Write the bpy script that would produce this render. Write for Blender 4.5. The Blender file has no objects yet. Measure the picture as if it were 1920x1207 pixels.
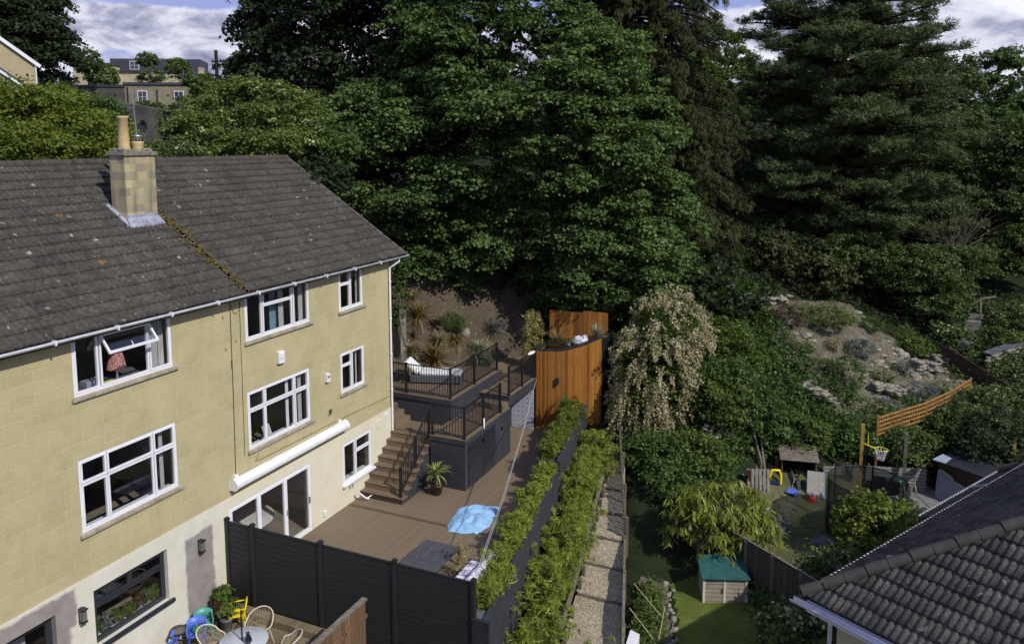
import bpy, math, random
import numpy as np
from mathutils import Vector, Matrix
R = math.radians
rnd = random.Random(7)
sc = bpy.context.scene
# ------------------------------------------------------------------ camera
# world: X = out of the long facade, Y = along it (away from the camera), Z = up, lower deck at z = 0
CAMP = (14.8, 0.0, 11.68)
F, CX, CY, TH, YAW = 1478., 960., 451., R(7.05), R(23.9)
cd = bpy.data.cameras.new('camera'); cam = bpy.data.objects.new('camera', cd)
sc.collection.objects.link(cam); sc.camera = cam
cam.location = CAMP
cam.rotation_euler = (R(90) - TH, 0, YAW)
cd.sensor_fit = 'HORIZONTAL'; cd.sensor_width = 36; cd.lens = F / 1920 * 36
cd.shift_y = -(603.5 - CY) / 1920
cd.clip_start = .2; cd.clip_end = 2500
# ------------------------------------------------------------------ light
SUN_AZ, SUN_EL = R(-21), R(42)          # azimuth measured from +X towards +Y
SUN_E, SKY_S, EXPO = 3.2, .15, .18
sd = bpy.data.lights.new('sun', 'SUN'); sun = bpy.data.objects.new('sun', sd); sc.collection.objects.link(sun)
sd.energy = SUN_E; sd.angle = R(.55); sd.color = (1, .965, .90)
tos = Vector((math.cos(SUN_EL) * math.cos(SUN_AZ), math.cos(SUN_EL) * math.sin(SUN_AZ), math.sin(SUN_EL)))
sun.rotation_euler = tos.to_track_quat('Z', 'Y').to_euler(); sun.location = (40, -10, 60)
sc.view_settings.view_transform = 'Standard'; sc.view_settings.look = 'None'
sc.view_settings.exposure = EXPO; sc.view_settings.gamma = 1
sc.cycles.max_bounces = 6; sc.cycles.transparent_max_bounces = 12; sc.cycles.use_denoising = True
sc.cycles.transmission_bounces = 4; sc.cycles.diffuse_bounces = 3; sc.cycles.glossy_bounces = 2
sc.cycles.caustics_reflective = False; sc.cycles.caustics_refractive = False
sc.cycles.use_adaptive_sampling = True; sc.cycles.adaptive_threshold = .03

class NT:
    def __init__(s, tree): s.t = tree; s.n = tree.nodes; s.l = tree.links
    def new(s, ty, **kw):
        n = s.n.new(ty)
        for k, v in kw.items():
            if k.startswith('i_'):
                key = k[2:]; key = int(key) if key.isdigit() else key.replace('_', ' ')
                n.inputs[key].default_value = v
            else: setattr(n, k, v)
        return n
    def link(s, a, b): s.l.new(a, b)
    def mix(s, fac, a, b, mode='MIX'):
        m = s.n.new('ShaderNodeMix'); m.data_type = 'RGBA'; m.blend_type = mode; m.clamp_factor = True
        for sock, v in ((m.inputs[0], fac), (m.inputs[6], a), (m.inputs[7], b)):
            if hasattr(v, 'links'): s.l.new(v, sock)
            elif isinstance(v, (int, float)): sock.default_value = v
            else: sock.default_value = (*v[:3], 1)
        return m.outputs[2]
    def math(s, op, a, b=0., c=None):
        m = s.n.new('ShaderNodeMath'); m.operation = op
        for i, v in enumerate((a, b) if c is None else (a, b, c)):
            if hasattr(v, 'links'): s.l.new(v, m.inputs[i])
            else: m.inputs[i].default_value = v
        return m.outputs[0]
    def ramp(s, fac, stops):
        r = s.n.new('ShaderNodeValToRGB'); el = r.color_ramp.elements
        while len(el) < len(stops): el.new(.5)
        for e, (p, c) in zip(el, stops):
            e.position = p; e.color = (*c[:3], 1) if not isinstance(c, (int, float)) else (c, c, c, 1)
        s.l.new(fac, r.inputs[0]); return r.outputs[0]
    def noise(s, vec, scale, detail=4, rough=.55, dist=0.):
        n = s.new('ShaderNodeTexNoise'); n.inputs['Scale'].default_value = scale
        n.inputs['Detail'].default_value = detail; n.inputs['Roughness'].default_value = rough
        n.inputs['Distortion'].default_value = dist
        if vec is not None: s.link(vec, n.inputs['Vector'])
        return n.outputs[0]
    def coord(s, scale=(1, 1, 1), rot=(0, 0, 0), loc=(0, 0, 0), kind='pos'):
        if kind == 'pos': o = s.new('ShaderNodeNewGeometry').outputs['Position']
        else: o = s.new('ShaderNodeTexCoord').outputs['Object']
        m = s.new('ShaderNodeMapping'); m.inputs['Scale'].default_value = scale
        m.inputs['Rotation'].default_value = rot; m.inputs['Location'].default_value = loc
        s.link(o, m.inputs[0]); return m.outputs[0]

# world: physical sky for the light, broken cloud banks low over the hill
w = bpy.data.worlds.new('World'); sc.world = w; w.use_nodes = True
t = NT(w.node_tree); t.n.clear()
sky = t.new('ShaderNodeTexSky', sky_type='NISHITA', sun_disc=False, sun_elevation=SUN_EL, sun_rotation=math.pi / 2 - SUN_AZ, air_density=1.0, dust_density=.6, ozone_density=2.5)
gen = t.new('ShaderNodeTexCoord').outputs['Generated']
def wmap(sx, sy, sz, loc=(0, 0, 0)):
    m = t.new('ShaderNodeMapping'); m.inputs['Scale'].default_value = (sx, sy, sz); m.inputs['Location'].default_value = loc
    t.link(gen, m.inputs[0]); return m.outputs[0]
sep = t.new('ShaderNodeSeparateXYZ'); t.link(gen, sep.inputs[0]); el = sep.outputs[2]
base = t.noise(wmap(4.6, 4.6, 11, (.3, 1.2, 0)), 1.5, 9, .58, .3)
big = t.noise(wmap(2, 2, 7, (4.1, 2.2, .4)), 1.2, 5, .5)
low = t.math('MINIMUM', t.math('MULTIPLY', t.math('SUBTRACT', .147, el), 18.), .20)        # more cloud near the skyline
rs = t.new('ShaderNodeMapRange'); rs.interpolation_type = 'SMOOTHSTEP'; rs.inputs['From Min'].default_value = -.45; rs.inputs['From Max'].default_value = 0.; rs.inputs['To Max'].default_value = .30; t.link(sep.outputs[0], rs.inputs[0])
low = t.math('ADD', low, rs.outputs[0])
cover = t.math('ADD', t.math('ADD', base, low), t.math('MULTIPLY', t.math('SUBTRACT', big, .5), .8))
fac = t.ramp(cover, [(.52, 0.), (.63, 1.)])
shade = t.noise(wmap(6, 6, 15, (2.9, 1.4, .2)), 1.5, 8, .6, .4)
ccol = t.ramp(shade, [(.32, (1.2, 1.25, 1.95)), (.43, (2.5, 2.6, 3.5)), (.50, (4.1, 4.2, 5.0)), (.62, (5.6, 5.7, 6.2))])
skyc = t.mix(.94, sky.outputs[0], (1.9, 2.2, 4.2))
out = t.mix(fac, skyc, ccol)
bg = t.new('ShaderNodeBackground'); t.link(out, bg.inputs[0]); bg.inputs[1].default_value = SKY_S
wo = t.new('ShaderNodeOutputWorld'); t.link(bg.outputs[0], wo.inputs[0])

# ------------------------------------------------------------------ placing helpers
_fw = (-math.sin(YAW), math.cos(YAW)); _rt = (math.cos(YAW), math.sin(YAW))
def _ray(u, v):
    dv = v - CY; fh = F * math.cos(TH) - dv * math.sin(TH); dn = dv * math.cos(TH) + F * math.sin(TH); r = u - CX
    return (_fw[0] * fh + _rt[0] * r, _fw[1] * fh + _rt[1] * r, -dn), fh
def DP(u, v, dep):      # surveyed point: bearing and drop read off the photograph, at a given distance
    d, fh = _ray(u, v); k = dep / fh; return tuple(CAMP[i] + d[i] * k for i in range(3))
def ZP(u, v, z):
    d, fh = _ray(u, v); k = (z - CAMP[2]) / d[2]; return tuple(CAMP[i] + d[i] * k for i in range(3))

# ------------------------------------------------------------------ materials
def newmat(name):
    m = bpy.data.materials.new(name); m.use_nodes = True; t = NT(m.node_tree); t.n.clear()
    b = t.new('ShaderNodeBsdfPrincipled'); o = t.new('ShaderNodeOutputMaterial'); t.link(b.outputs[0], o.inputs[0])
    return m, t, b, o
def bump(t, b, h, dist=.01, strength=1.):
    n = t.new('ShaderNodeBump'); n.inputs['Distance'].default_value = dist; n.inputs['Strength'].default_value = strength
    t.link(h, n.inputs['Height']); t.link(n.outputs[0], b.inputs['Normal'])
def plain(name, c, rough=.5, var=.12, scale=6, spec=.5, metal=0., bmp=0., kind='obj', grime=None, stretch=(1, 1, 1)):
    m, t, b, o = newmat(name)
    co = t.coord(stretch, kind=kind)
    n = t.noise(co, scale, 5, .6)
    lo = tuple(x * (1 - var * 1.6) for x in c); hi = tuple(min(1, x * (1 + var * 1.6)) for x in c)
    col = t.ramp(n, [(.28, lo), (.72, hi)])
    if grime:
        g = t.noise(t.coord((1, 1, 1), kind=kind), scale * .45, 7, .7)
        col = t.mix(t.ramp(g, [(.5, 0.), (.72, grime[1])]), col, grime[0])
    t.link(col, b.inputs['Base Color'])
    rr = t.math('ADD', t.math('MULTIPLY', n, .25), rough - .12); t.link(rr, b.inputs['Roughness'])
    b.inputs['Specular IOR Level'].default_value = spec; b.inputs['Metallic'].default_value = metal
    if bmp: bump(t, b, t.noise(t.coord(stretch, kind=kind), scale * 5, 4, .6), bmp)
    return m
def leafmat(name, c0, c1, trans=.3, rough=.5, c2=None):
    m, t, b, o = newmat(name)
    a = t.new('ShaderNodeAttribute', attribute_name='v').outputs['Fac']
    st = [(.0, c0), (1., c1)] if c2 is None else [(0., c0), (.80, c1), (.88, c2), (1., c2)]
    col = t.ramp(a, st); t.link(col, b.inputs['Base Color'])
    b.inputs['Roughness'].default_value = rough; b.inputs['Specular IOR Level'].default_value = .3
    tr = t.new('ShaderNodeBsdfTranslucent'); t.link(t.mix(.5, col, (.16, .25, .03), 'MIX'), tr.inputs[0])
    mx = t.new('ShaderNodeMixShader'); mx.inputs[0].default_value = trans
    t.link(b.outputs[0], mx.inputs[1]); t.link(tr.outputs[0], mx.inputs[2]); t.link(mx.outputs[0], o.inputs[0])
    return m
def boards(name, c, axis='x', wid=.145, length=3.6, rough=.6, gap=(.02, .016, .012), var=.2, grain=1., rot=0., bmp=.004):
    # boards running along `axis`; texture u = along boards, v = across
    m, t, b, o = newmat(name)
    if axis == 'y': co = t.coord(rot=(0, 0, R(-90) + rot))
    elif axis == 'x': co = t.coord(rot=(0, 0, rot))
    elif axis == 'zx': co = t.coord(rot=(0, R(90), 0))          # vertical boards, faces in any vertical plane
    br = t.new('ShaderNodeTexBrick'); br.offset = .37; br.squash = 1
    br.inputs['Scale'].default_value = 1; br.inputs['Mortar Size'].default_value = .006; br.inputs['Mortar Smooth'].default_value = .1
    br.inputs['Brick Width'].default_value = length; br.inputs['Row Height'].default_value = wid; br.inputs['Bias'].default_value = 0
    br.inputs['Color1'].default_value = (*[x * (1 - var) for x in c], 1); br.inputs['Color2'].default_value = (*[x * (1 + var) for x in c], 1)
    br.inputs['Mortar'].default_value = (*gap, 1); t.link(co, br.inputs['Vector'])
    mp = t.new('ShaderNodeMapping'); mp.inputs['Scale'].default_value = (.6, 14, 14) if axis != 'zx' else (.6, 14, 14); t.link(co, mp.inputs[0])
    g = t.noise(mp.outputs[0], 2.2, 6, .65)
    col = t.mix(1., br.outputs[0], t.ramp(g, [(.3, (1 - .28 * grain,) * 3), (.7, (1 + .0 * grain,) * 3)]), 'MULTIPLY')
    st = t.noise(t.coord(), .55, 6, .6)
    col = t.mix(t.ramp(st, [(.45, 0.), (.75, .22)]), col, (c[0] * .75, c[1] * .78, c[2] * .85))
    t.link(col, b.inputs['Base Color']); b.inputs['Roughness'].default_value = rough
    bump(t, b, t.math('ADD', t.math('MULTIPLY', br.outputs['Fac'], -1.), t.math('MULTIPLY', g, .25)), bmp)
    return m
def blockwork(name, c1, c2, mortar, bw=.50, bh=.225, stain=True, axis='x'):
    m, t, b, o = newmat(name)
    p = t.new('ShaderNodeNewGeometry').outputs['Position']; s = t.new('ShaderNodeSeparateXYZ'); t.link(p, s.inputs[0])
    cb = t.new('ShaderNodeCombineXYZ')
    t.link(t.math('ADD', s.outputs[1], s.outputs[0]), cb.inputs[0]); t.link(t.math('ADD', s.outputs[2], -.02), cb.inputs[1])
    br = t.new('ShaderNodeTexBrick'); br.offset = .5; br.offset_frequency = 2; br.squash = .72; br.squash_frequency = 3
    br.inputs['Scale'].default_value = 1; br.inputs['Mortar Size'].default_value = .010; br.inputs['Mortar Smooth'].default_value = .35
    br.inputs['Brick Width'].default_value = bw; br.inputs['Row Height'].default_value = bh
    br.inputs['Color1'].default_value = (*c1, 1); br.inputs['Color2'].default_value = (*c2, 1); br.inputs['Mortar'].default_value = (*mortar, 1)
    t.link(cb.outputs[0], br.inputs['Vector'])
    n = t.noise(t.coord(), 1.1, 6, .6); n2 = t.noise(t.coord(), 22, 4, .6)
    col = t.mix(1., br.outputs[0], t.ramp(n, [(.25, (.86, .85, .80)), (.7, (1.06, 1.04, 1.0))]), 'MULTIPLY')
    col = t.mix(1., col, t.ramp(n2, [(.3, (.90,) * 3), (.7, (1.04,) * 3)]), 'MULTIPLY')
    if stain:
        ms = t.coord((3.0, 3.0, .35)); st = t.noise(ms, 1., 7, .65)
        col = t.mix(t.ramp(st, [(.58 - .10 * (stain == .8), 0.), (.8 - .1 * (stain == .8), .35 if stain is True else .8)]), col, (.20, .17, .10) if stain is True else (.11, .10, .075))
    t.link(col, b.inputs['Base Color']); b.inputs['Roughness'].default_value = .85
    bump(t, b, t.math('ADD', t.math('MULTIPLY', br.outputs['Fac'], -.5), t.math('MULTIPLY', n2, .5)), .006)
    return m

MT = {}
MT['stone'] = blockwork('bath_stone_blocks', (.465, .410, .222), (.505, .447, .255), (.550, .495, .315))
MT['chim_stone'] = blockwork('chimney_blocks', (.30, .27, .18), (.55, .47, .27), (.42, .38, .27), .42, .21, .8)
# render: cream with bare grey patches
def render_mat():
    m, t, b, o = newmat('cream_render')
    n = t.noise(t.coord(), 1.3, 6, .6); n2 = t.noise(t.coord(), 30, 3, .6)
    p = t.new('ShaderNodeNewGeometry').outputs['Position']; s = t.new('ShaderNodeSeparateXYZ'); t.link(p, s.inputs[0])
    col = t.ramp(n, [(.3, (.60, .57, .44)), (.7, (.72, .70, .60))])
    warp = t.math('MULTIPLY', t.math('SUBTRACT', t.noise(t.coord(), 2.3, 5, .6), .5), .26)
    def patch(y0, y1, z0, z1, soft=.05):
        def edge(v, a, b_):   # 1 inside a..b
            c_ = (a + b_) / 2; h = (b_ - a) / 2
            d = t.math('SUBTRACT', h, t.math('ABSOLUTE', t.math('SUBTRACT', t.math('ADD', v, warp), c_)))
            mr = t.new('ShaderNodeMapRange'); mr.interpolation_type = 'SMOOTHSTEP'
            mr.inputs['From Min'].default_value = -soft; mr.inputs['From Max'].default_value = soft; t.link(d, mr.inputs[0]); return mr.outputs[0]
        return t.math('MULTIPLY', edge(s.outputs[1], y0, y1), edge(s.outputs[2], z0, z1))
    grey = t.ramp(t.noise(t.coord(), 2.6, 5, .6), [(.3, (.23, .205, .185)), (.7, (.34, .31, .285))])
    bare = t.math('MAXIMUM', t.math('MAXIMUM', patch(6.0, 10.55, 1.55, 2.36), patch(10.05, 10.40, -.3, 2.2, .06)), patch(13.50, 14.40, -.6, 1.98, .05))
    col = t.mix(bare, col, grey)
    st = t.noise(t.coord((2.4, 2.4, .6)), 1.4, 6, .7)
    col = t.mix(t.ramp(st, [(.60, 0.), (.78, .4)]), col, (.33, .30, .23))
    clean = t.new('ShaderNodeMapRange'); clean.inputs['From Min'].default_value = 14.5; clean.inputs['From Max'].default_value = 15.0; t.link(s.outputs[1], clean.inputs[0])
    col = t.mix(clean.outputs[0], col, t.ramp(n, [(.3, (.66, .61, .44)), (.7, (.72, .68, .52))]))
    t.link(col, b.inputs['Base Color']); b.inputs['Roughness'].default_value = .85; bump(t, b, n2, .004)
    return m
MT['render'] = render_mat()
def tile_mat(name, c0, c1, lichen=.5, sc_=1.):
    m, t, b, o = newmat(name)
    a = t.new('ShaderNodeAttribute', attribute_name='v').outputs['Fac']
    col = t.ramp(a, [(0., c0), (1., c1)])
    n = t.noise(t.coord(), 9 * sc_, 6, .7); col = t.mix(1., col, t.ramp(n, [(.3, (.48, .47, .46)), (.7, (1.5, 1.45, 1.35))]), 'MULTIPLY')
    big = t.noise(t.coord(), .7, 4, .6); col = t.mix(1., col, t.ramp(big, [(.3, (.78, .78, .76)), (.7, (1.12, 1.1, 1.05))]), 'MULTIPLY')
    def spots(scale, thr, c, loc):
        v = t.new('ShaderNodeTexVoronoi'); v.inputs['Scale'].default_value = scale; v.inputs['Randomness'].default_value = 1
        wv = t.new('ShaderNodeMixRGB') if False else None
        nn = t.new('ShaderNodeTexNoise'); nn.inputs['Scale'].default_value = 14; t.link(t.coord(loc=loc), nn.inputs['Vector'])
        ad = t.new('ShaderNodeVectorMath', operation='MULTIPLY_ADD'); t.link(nn.outputs['Color'], ad.inputs[0]); ad.inputs[1].default_value = (.22,) * 3; t.link(t.coord(loc=loc), ad.inputs[2])
        t.link(ad.outputs[0], v.inputs['Vector'])
        keep = t.ramp(v.outputs['Color'], [(.62, 0.), (.66, 1.)])
        return t.math('MULTIPLY', t.ramp(v.outputs['Distance'], [(thr * .55, 1.), (thr, 0.)]), keep), c
    for f, c in (spots(2.4, .15, (.36, .35, .29), (0, 0, 0)), spots(1.1, .13, (.22, .12, .03), (3, 5, 1)), spots(7.5, .22, (.22, .21, .17), (7, 1, 2))):
        col = t.mix(t.math('MULTIPLY', f, lichen), col, c)
    t.link(col, b.inputs['Base Color']); b.inputs['Roughness'].default_value = .88; b.inputs['Specular IOR Level'].default_value = .25
    bump(t, b, n, .015)
    return m
MT['tile'] = tile_mat('old_concrete_tiles', (.056, .053, .049), (.078, .074, .068), .95)
MT['tile2'] = tile_mat('grey_rolled_tiles', (.058, .056, .052), (.110, .105, .095), 1., 2.6)
MT['ridge'] = plain('ridge_tile', (.070, .060, .050), .85, .25, 5, .2, bmp=.01, kind='pos')
MT['lead'] = plain('lead_flashing', (.30, .31, .36), .45, .25, 5, .5, bmp=.004)
MT['pot'] = plain('buff_clay', (.52, .38, .19), .7, .12, 7, .3)
MT['mortar'] = plain('weathered_mortar', (.24, .22, .17), .9, .35, 9, .2, bmp=.02)
MT['moss'] = plain('dry_moss', (.13, .10, .035), .95, .5, 10, .1, bmp=.02)
MT['upvc'] = plain('white_upvc', (.80, .80, .82), .35, .03, 3)
MT['gutter'] = plain('white_gutter', (.66, .67, .72), .4, .10, 4, grime=((.30, .28, .24), .5))
MT['sill'] = plain('stone_sill', (.36, .33, .25), .85, .2, 6, .3, grime=((.12, .11, .09), .6), bmp=.006)
MT['anth'] = plain('anthracite_frame', (.028, .030, .036), .4, .1, 4)
MT['dark_rend'] = plain('anthracite_render', (.040, .042, .050), .75, .12, 2.5, .3, kind='pos', bmp=.002, grime=((.075, .075, .08), .4))
MT['black'] = plain('black_metal', (.014, .014, .016), .4, .1, 5)
MT['iron'] = plain('dark_metal', (.05, .05, .055), .45, .15, 6, metal=.6)
MT['steel'] = plain('galvanised_steel', (.45, .46, .48), .4, .15, 6, metal=.8)
MT['inside'] = plain('room_plaster', (.55, .53, .50), .9, .1, 2)
MT['carpet'] = plain('room_floor', (.20, .16, .12), .9, .2, 3)
MT['curtain'] = plain('pale_curtain', (.46, .46, .43), .9, .1, 4)
MT['curtain_blue'] = plain('blue_curtain', (.17, .28, .36), .9, .15, 4)
MT['white'] = plain('white_paint', (.78, .78, .77), .5, .05, 4)
MT['offwhite'] = plain('off_white', (.55, .52, .46), .7, .1, 4)
MT['fence'] = None
MT['wpc'] = boards('brown_composite_deck', (.205, .150, .095), 'y', .14, 3.6, .62, (.125, .09, .058), .06, .5)
MT['wpc_x'] = boards('brown_composite_tread', (.195, .140, .088), 'x', .14, 3.6, .62, (.045, .03, .02), .07, .5)
MT['old_deck'] = boards('weathered_pine_deck', (.21, .165, .095), 'y', .12, 3.0, .8, (.05, .04, .03), .16, 1.)
MT['cedar'] = None
MT['oldwood'] = plain('grey_old_timber', (.17, .145, .11), .85, .3, 5, .2, bmp=.01, stretch=(1, 1, 6), grime=((.07, .08, .05), .5))
MT['fencewood'] = boards('brown_feather_board', (.20, .115, .055), 'zx', .11, 4, .8, (.05, .03, .02), .3, 1.3)
MT['garden_fence'] = boards('grey_brown_fence', (.085, .072, .05), 'zx', .13, 4, .85, (.02, .018, .014), .2, 1.2)
MT['palefence'] = boards('pale_slats', (.27, .21, .13), 'zx', .12, 4, .85, (.03, .025, .02), .25, 1.2)
MT['orange'] = plain('orange_timber', (.36, .20, .060), .7, .2, 5, .3)
def slat_mat(name, c, per=.062):
    m, t, b, o = newmat(name)
    a = t.new('ShaderNodeAttribute', attribute_name='v').outputs['Fac']
    col = t.ramp(a, [(0., tuple(x * .50 for x in c)), (.5, c), (.8, tuple(x * 1.25 for x in c)), (1., (c[0] * .9, c[1] * 1.25, c[2] * 1.9))])
    g = t.noise(t.coord((8, 8, .7)), 3, 6, .65); col = t.mix(1., col, t.ramp(g, [(.3, (.7, .66, .6)), (.7, (1.12, 1.12, 1.12))]), 'MULTIPLY')
    t.link(col, b.inputs['Base Color']); b.inputs['Roughness'].default_value = .55; return m
MT['cedar'] = slat_mat('oiled_cedar_slats', (.46, .185, .030))
def glass(name, tint=(.75, .78, .8), refl=.10):
    m, t, b, o = newmat(name); t.n.remove(b)
    tr = t.new('ShaderNodeBsdfTransparent'); tr.inputs[0].default_value = (*tint, 1)
    gl = t.new('ShaderNodeBsdfGlossy'); gl.inputs['Roughness'].default_value = .03; gl.inputs[0].default_value = (.9, .92, .95, 1)
    fr = t.new('ShaderNodeLayerWeight'); fr.inputs[0].default_value = .5
    mx = t.new('ShaderNodeMixShader'); t.link(t.math('ADD', t.math('MULTIPLY', t.math('POWER', fr.outputs[1], 4.), .8), refl), mx.inputs[0])
    t.link(tr.outputs[0], mx.inputs[1]); t.link(gl.outputs[0], mx.inputs[2]); t.link(mx.outputs[0], o.inputs[0]); return m
MT['glass'] = glass('window_glass', (.88, .90, .91), .10)
def ground_mat(name, cs, scale=1.5, bmp=.03, rough=.95, fine=18):
    m, t, b, o = newmat(name)
    n = t.noise(t.coord(), scale, 8, .65, .3); n2 = t.noise(t.coord(), fine, 5, .7)
    col = t.ramp(n, [(.3, cs[0]), (.5, cs[1]), (.7, cs[2])])
    col = t.mix(1., col, t.ramp(n2, [(.3, (.6,) * 3), (.7, (1.3,) * 3)]), 'MULTIPLY')
    t.link(col, b.inputs['Base Color']); b.inputs['Roughness'].default_value = rough; b.inputs['Specular IOR Level'].default_value = .15
    bump(t, b, n2, bmp); return m
MT['earth'] = ground_mat('ground_earth', [(.012, .018, .008), (.020, .030, .010), (.032, .036, .016)])
MT['bank'] = ground_mat('bank_soil', [(.070, .054, .038), (.10, .078, .054), (.135, .11, .078)], 2.2, .05)
MT['lawn'] = ground_mat('lawn_grass', [(.085, .115, .020), (.12, .155, .028), (.17, .19, .045)], 1.2, .03, .9, 60)
MT['scrub'] = ground_mat('worn_lawn', [(.055, .072, .024), (.12, .12, .05), (.22, .185, .115)], .8, .03, .95, 30)
MT['rock_soil'] = ground_mat('rockery_soil', [(.095, .080, .055), (.16, .138, .10), (.24, .21, .155)], 2.4, .05)
MT['rock'] = ground_mat('limestone', [(.19, .17, .13), (.31, .28, .22), (.43, .40, .32)], 2.5, .05, .9, 12)
MT['slab'] = ground_mat('grey_paving', [(.16, .155, .145), (.20, .195, .185), (.24, .235, .22)], 1.5, .01, .85, 25)
MT['slate'] = ground_mat('slate_pieces', [(.07, .07, .08), (.12, .12, .13), (.2, .2, .21)], 5, .03, .8, 25)
def chip_mat():
    m, t, b, o = newmat('wood_chip')
    v = t.new('ShaderNodeTexVoronoi'); v.inputs['Scale'].default_value = 26; t.link(t.coord((1, 1.6, 1)), v.inputs['Vector'])
    s = t.new('ShaderNodeSeparateColor'); t.link(v.outputs['Color'], s.inputs[0])
    col = t.ramp(s.outputs[0], [(0., (.22, .16, .09)), (.3, (.42, .35, .22)), (1., (.68, .60, .42))])
    col = t.mix(t.ramp(t.noise(t.coord(), 1.3, 6, .6), [(.45, 0.), (.75, .4)]), col, (.24, .19, .12))
    t.link(col, b.inputs['Base Color']); b.inputs['Roughness'].default_value = .9; bump(t, b, t.math('ADD', v.outputs['Distance'], s.outputs[1]), .03); return m
MT['chip'] = chip_mat()
MT['bark'] = ground_mat('tree_bark', [(.020, .017, .013), (.035, .030, .022), (.055, .048, .036)], 6, .03, .95, 20)
MT['concrete'] = ground_mat('old_concrete', [(.16, .15, .12), (.22, .21, .17), (.28, .27, .22)], 1.5, .02)
MT['bark_pale'] = ground_mat('pale_branch', [(.10, .09, .07), (.15, .13, .10), (.20, .18, .14)], 6, .02)
# foliage
MT['f_syc'] = leafmat('sycamore_leaf', (.030, .066, .017), (.150, .225, .056), .25, .6)
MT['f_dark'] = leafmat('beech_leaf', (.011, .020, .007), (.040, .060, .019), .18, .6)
MT['f_larch'] = leafmat('spruce_needles', (.020, .030, .009), (.085, .098, .028), .12, .7)
MT['f_cedar'] = leafmat('cedar_needles', (.028, .042, .016), (.125, .155, .052), .12, .7)
MT['f_hedge'] = leafmat('hedge_leaf', (.05, .085, .008), (.22, .26, .028), .35, .6)
MT['f_mid'] = leafmat('shrub_leaf', (.034, .064, .010), (.145, .205, .034), .3, .6)
MT['f_ivy'] = leafmat('ivy_leaf', (.026, .056, .011), (.095, .165, .030), .25, .5)
MT['f_flow'] = leafmat('variegated_leaf', (.050, .080, .018), (.21, .26, .055), .32, .6, (.66, .66, .36))
MT['f_elder'] = leafmat('elder_leaf', (.024, .046, .012), (.105, .15, .034), .25, .6, (.40, .42, .20))
MT['f_bamboo'] = leafmat('bamboo_leaf', (.09, .135, .014), (.42, .47, .070), .38)
MT['f_lime'] = leafmat('lime_leaf', (.045, .075, .010), (.25, .30, .038), .35)
MT['f_cream'] = leafmat('cream_plume', (.20, .19, .08), (.62, .54, .32), .15, .8)
MT['f_tan'] = leafmat('tan_grass', (.13, .10, .045), (.36, .30, .15), .2)
MT['f_phor'] = leafmat('phormium_blade', (.10, .055, .015), (.34, .26, .07), .15)
MT['f_yuc'] = leafmat('yucca_blade', (.10, .14, .02), (.38, .42, .10), .2)
MT['f_pale'] = leafmat('pale_grass', (.14, .17, .08), (.42, .45, .28), .2)
MT['f_red'] = leafmat('bronze_leaf', (.03, .018, .012), (.10, .055, .03), .2)
MT['f_jun'] = leafmat('juniper_needles', (.040, .062, .010), (.135, .170, .030), .1)
MT['f_grey'] = leafmat('lavender_leaf', (.05, .065, .055), (.14, .17, .15), .1)
MT['twig'] = plain('bare_twig', (.16, .145, .11), .9, .2, 6)
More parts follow.
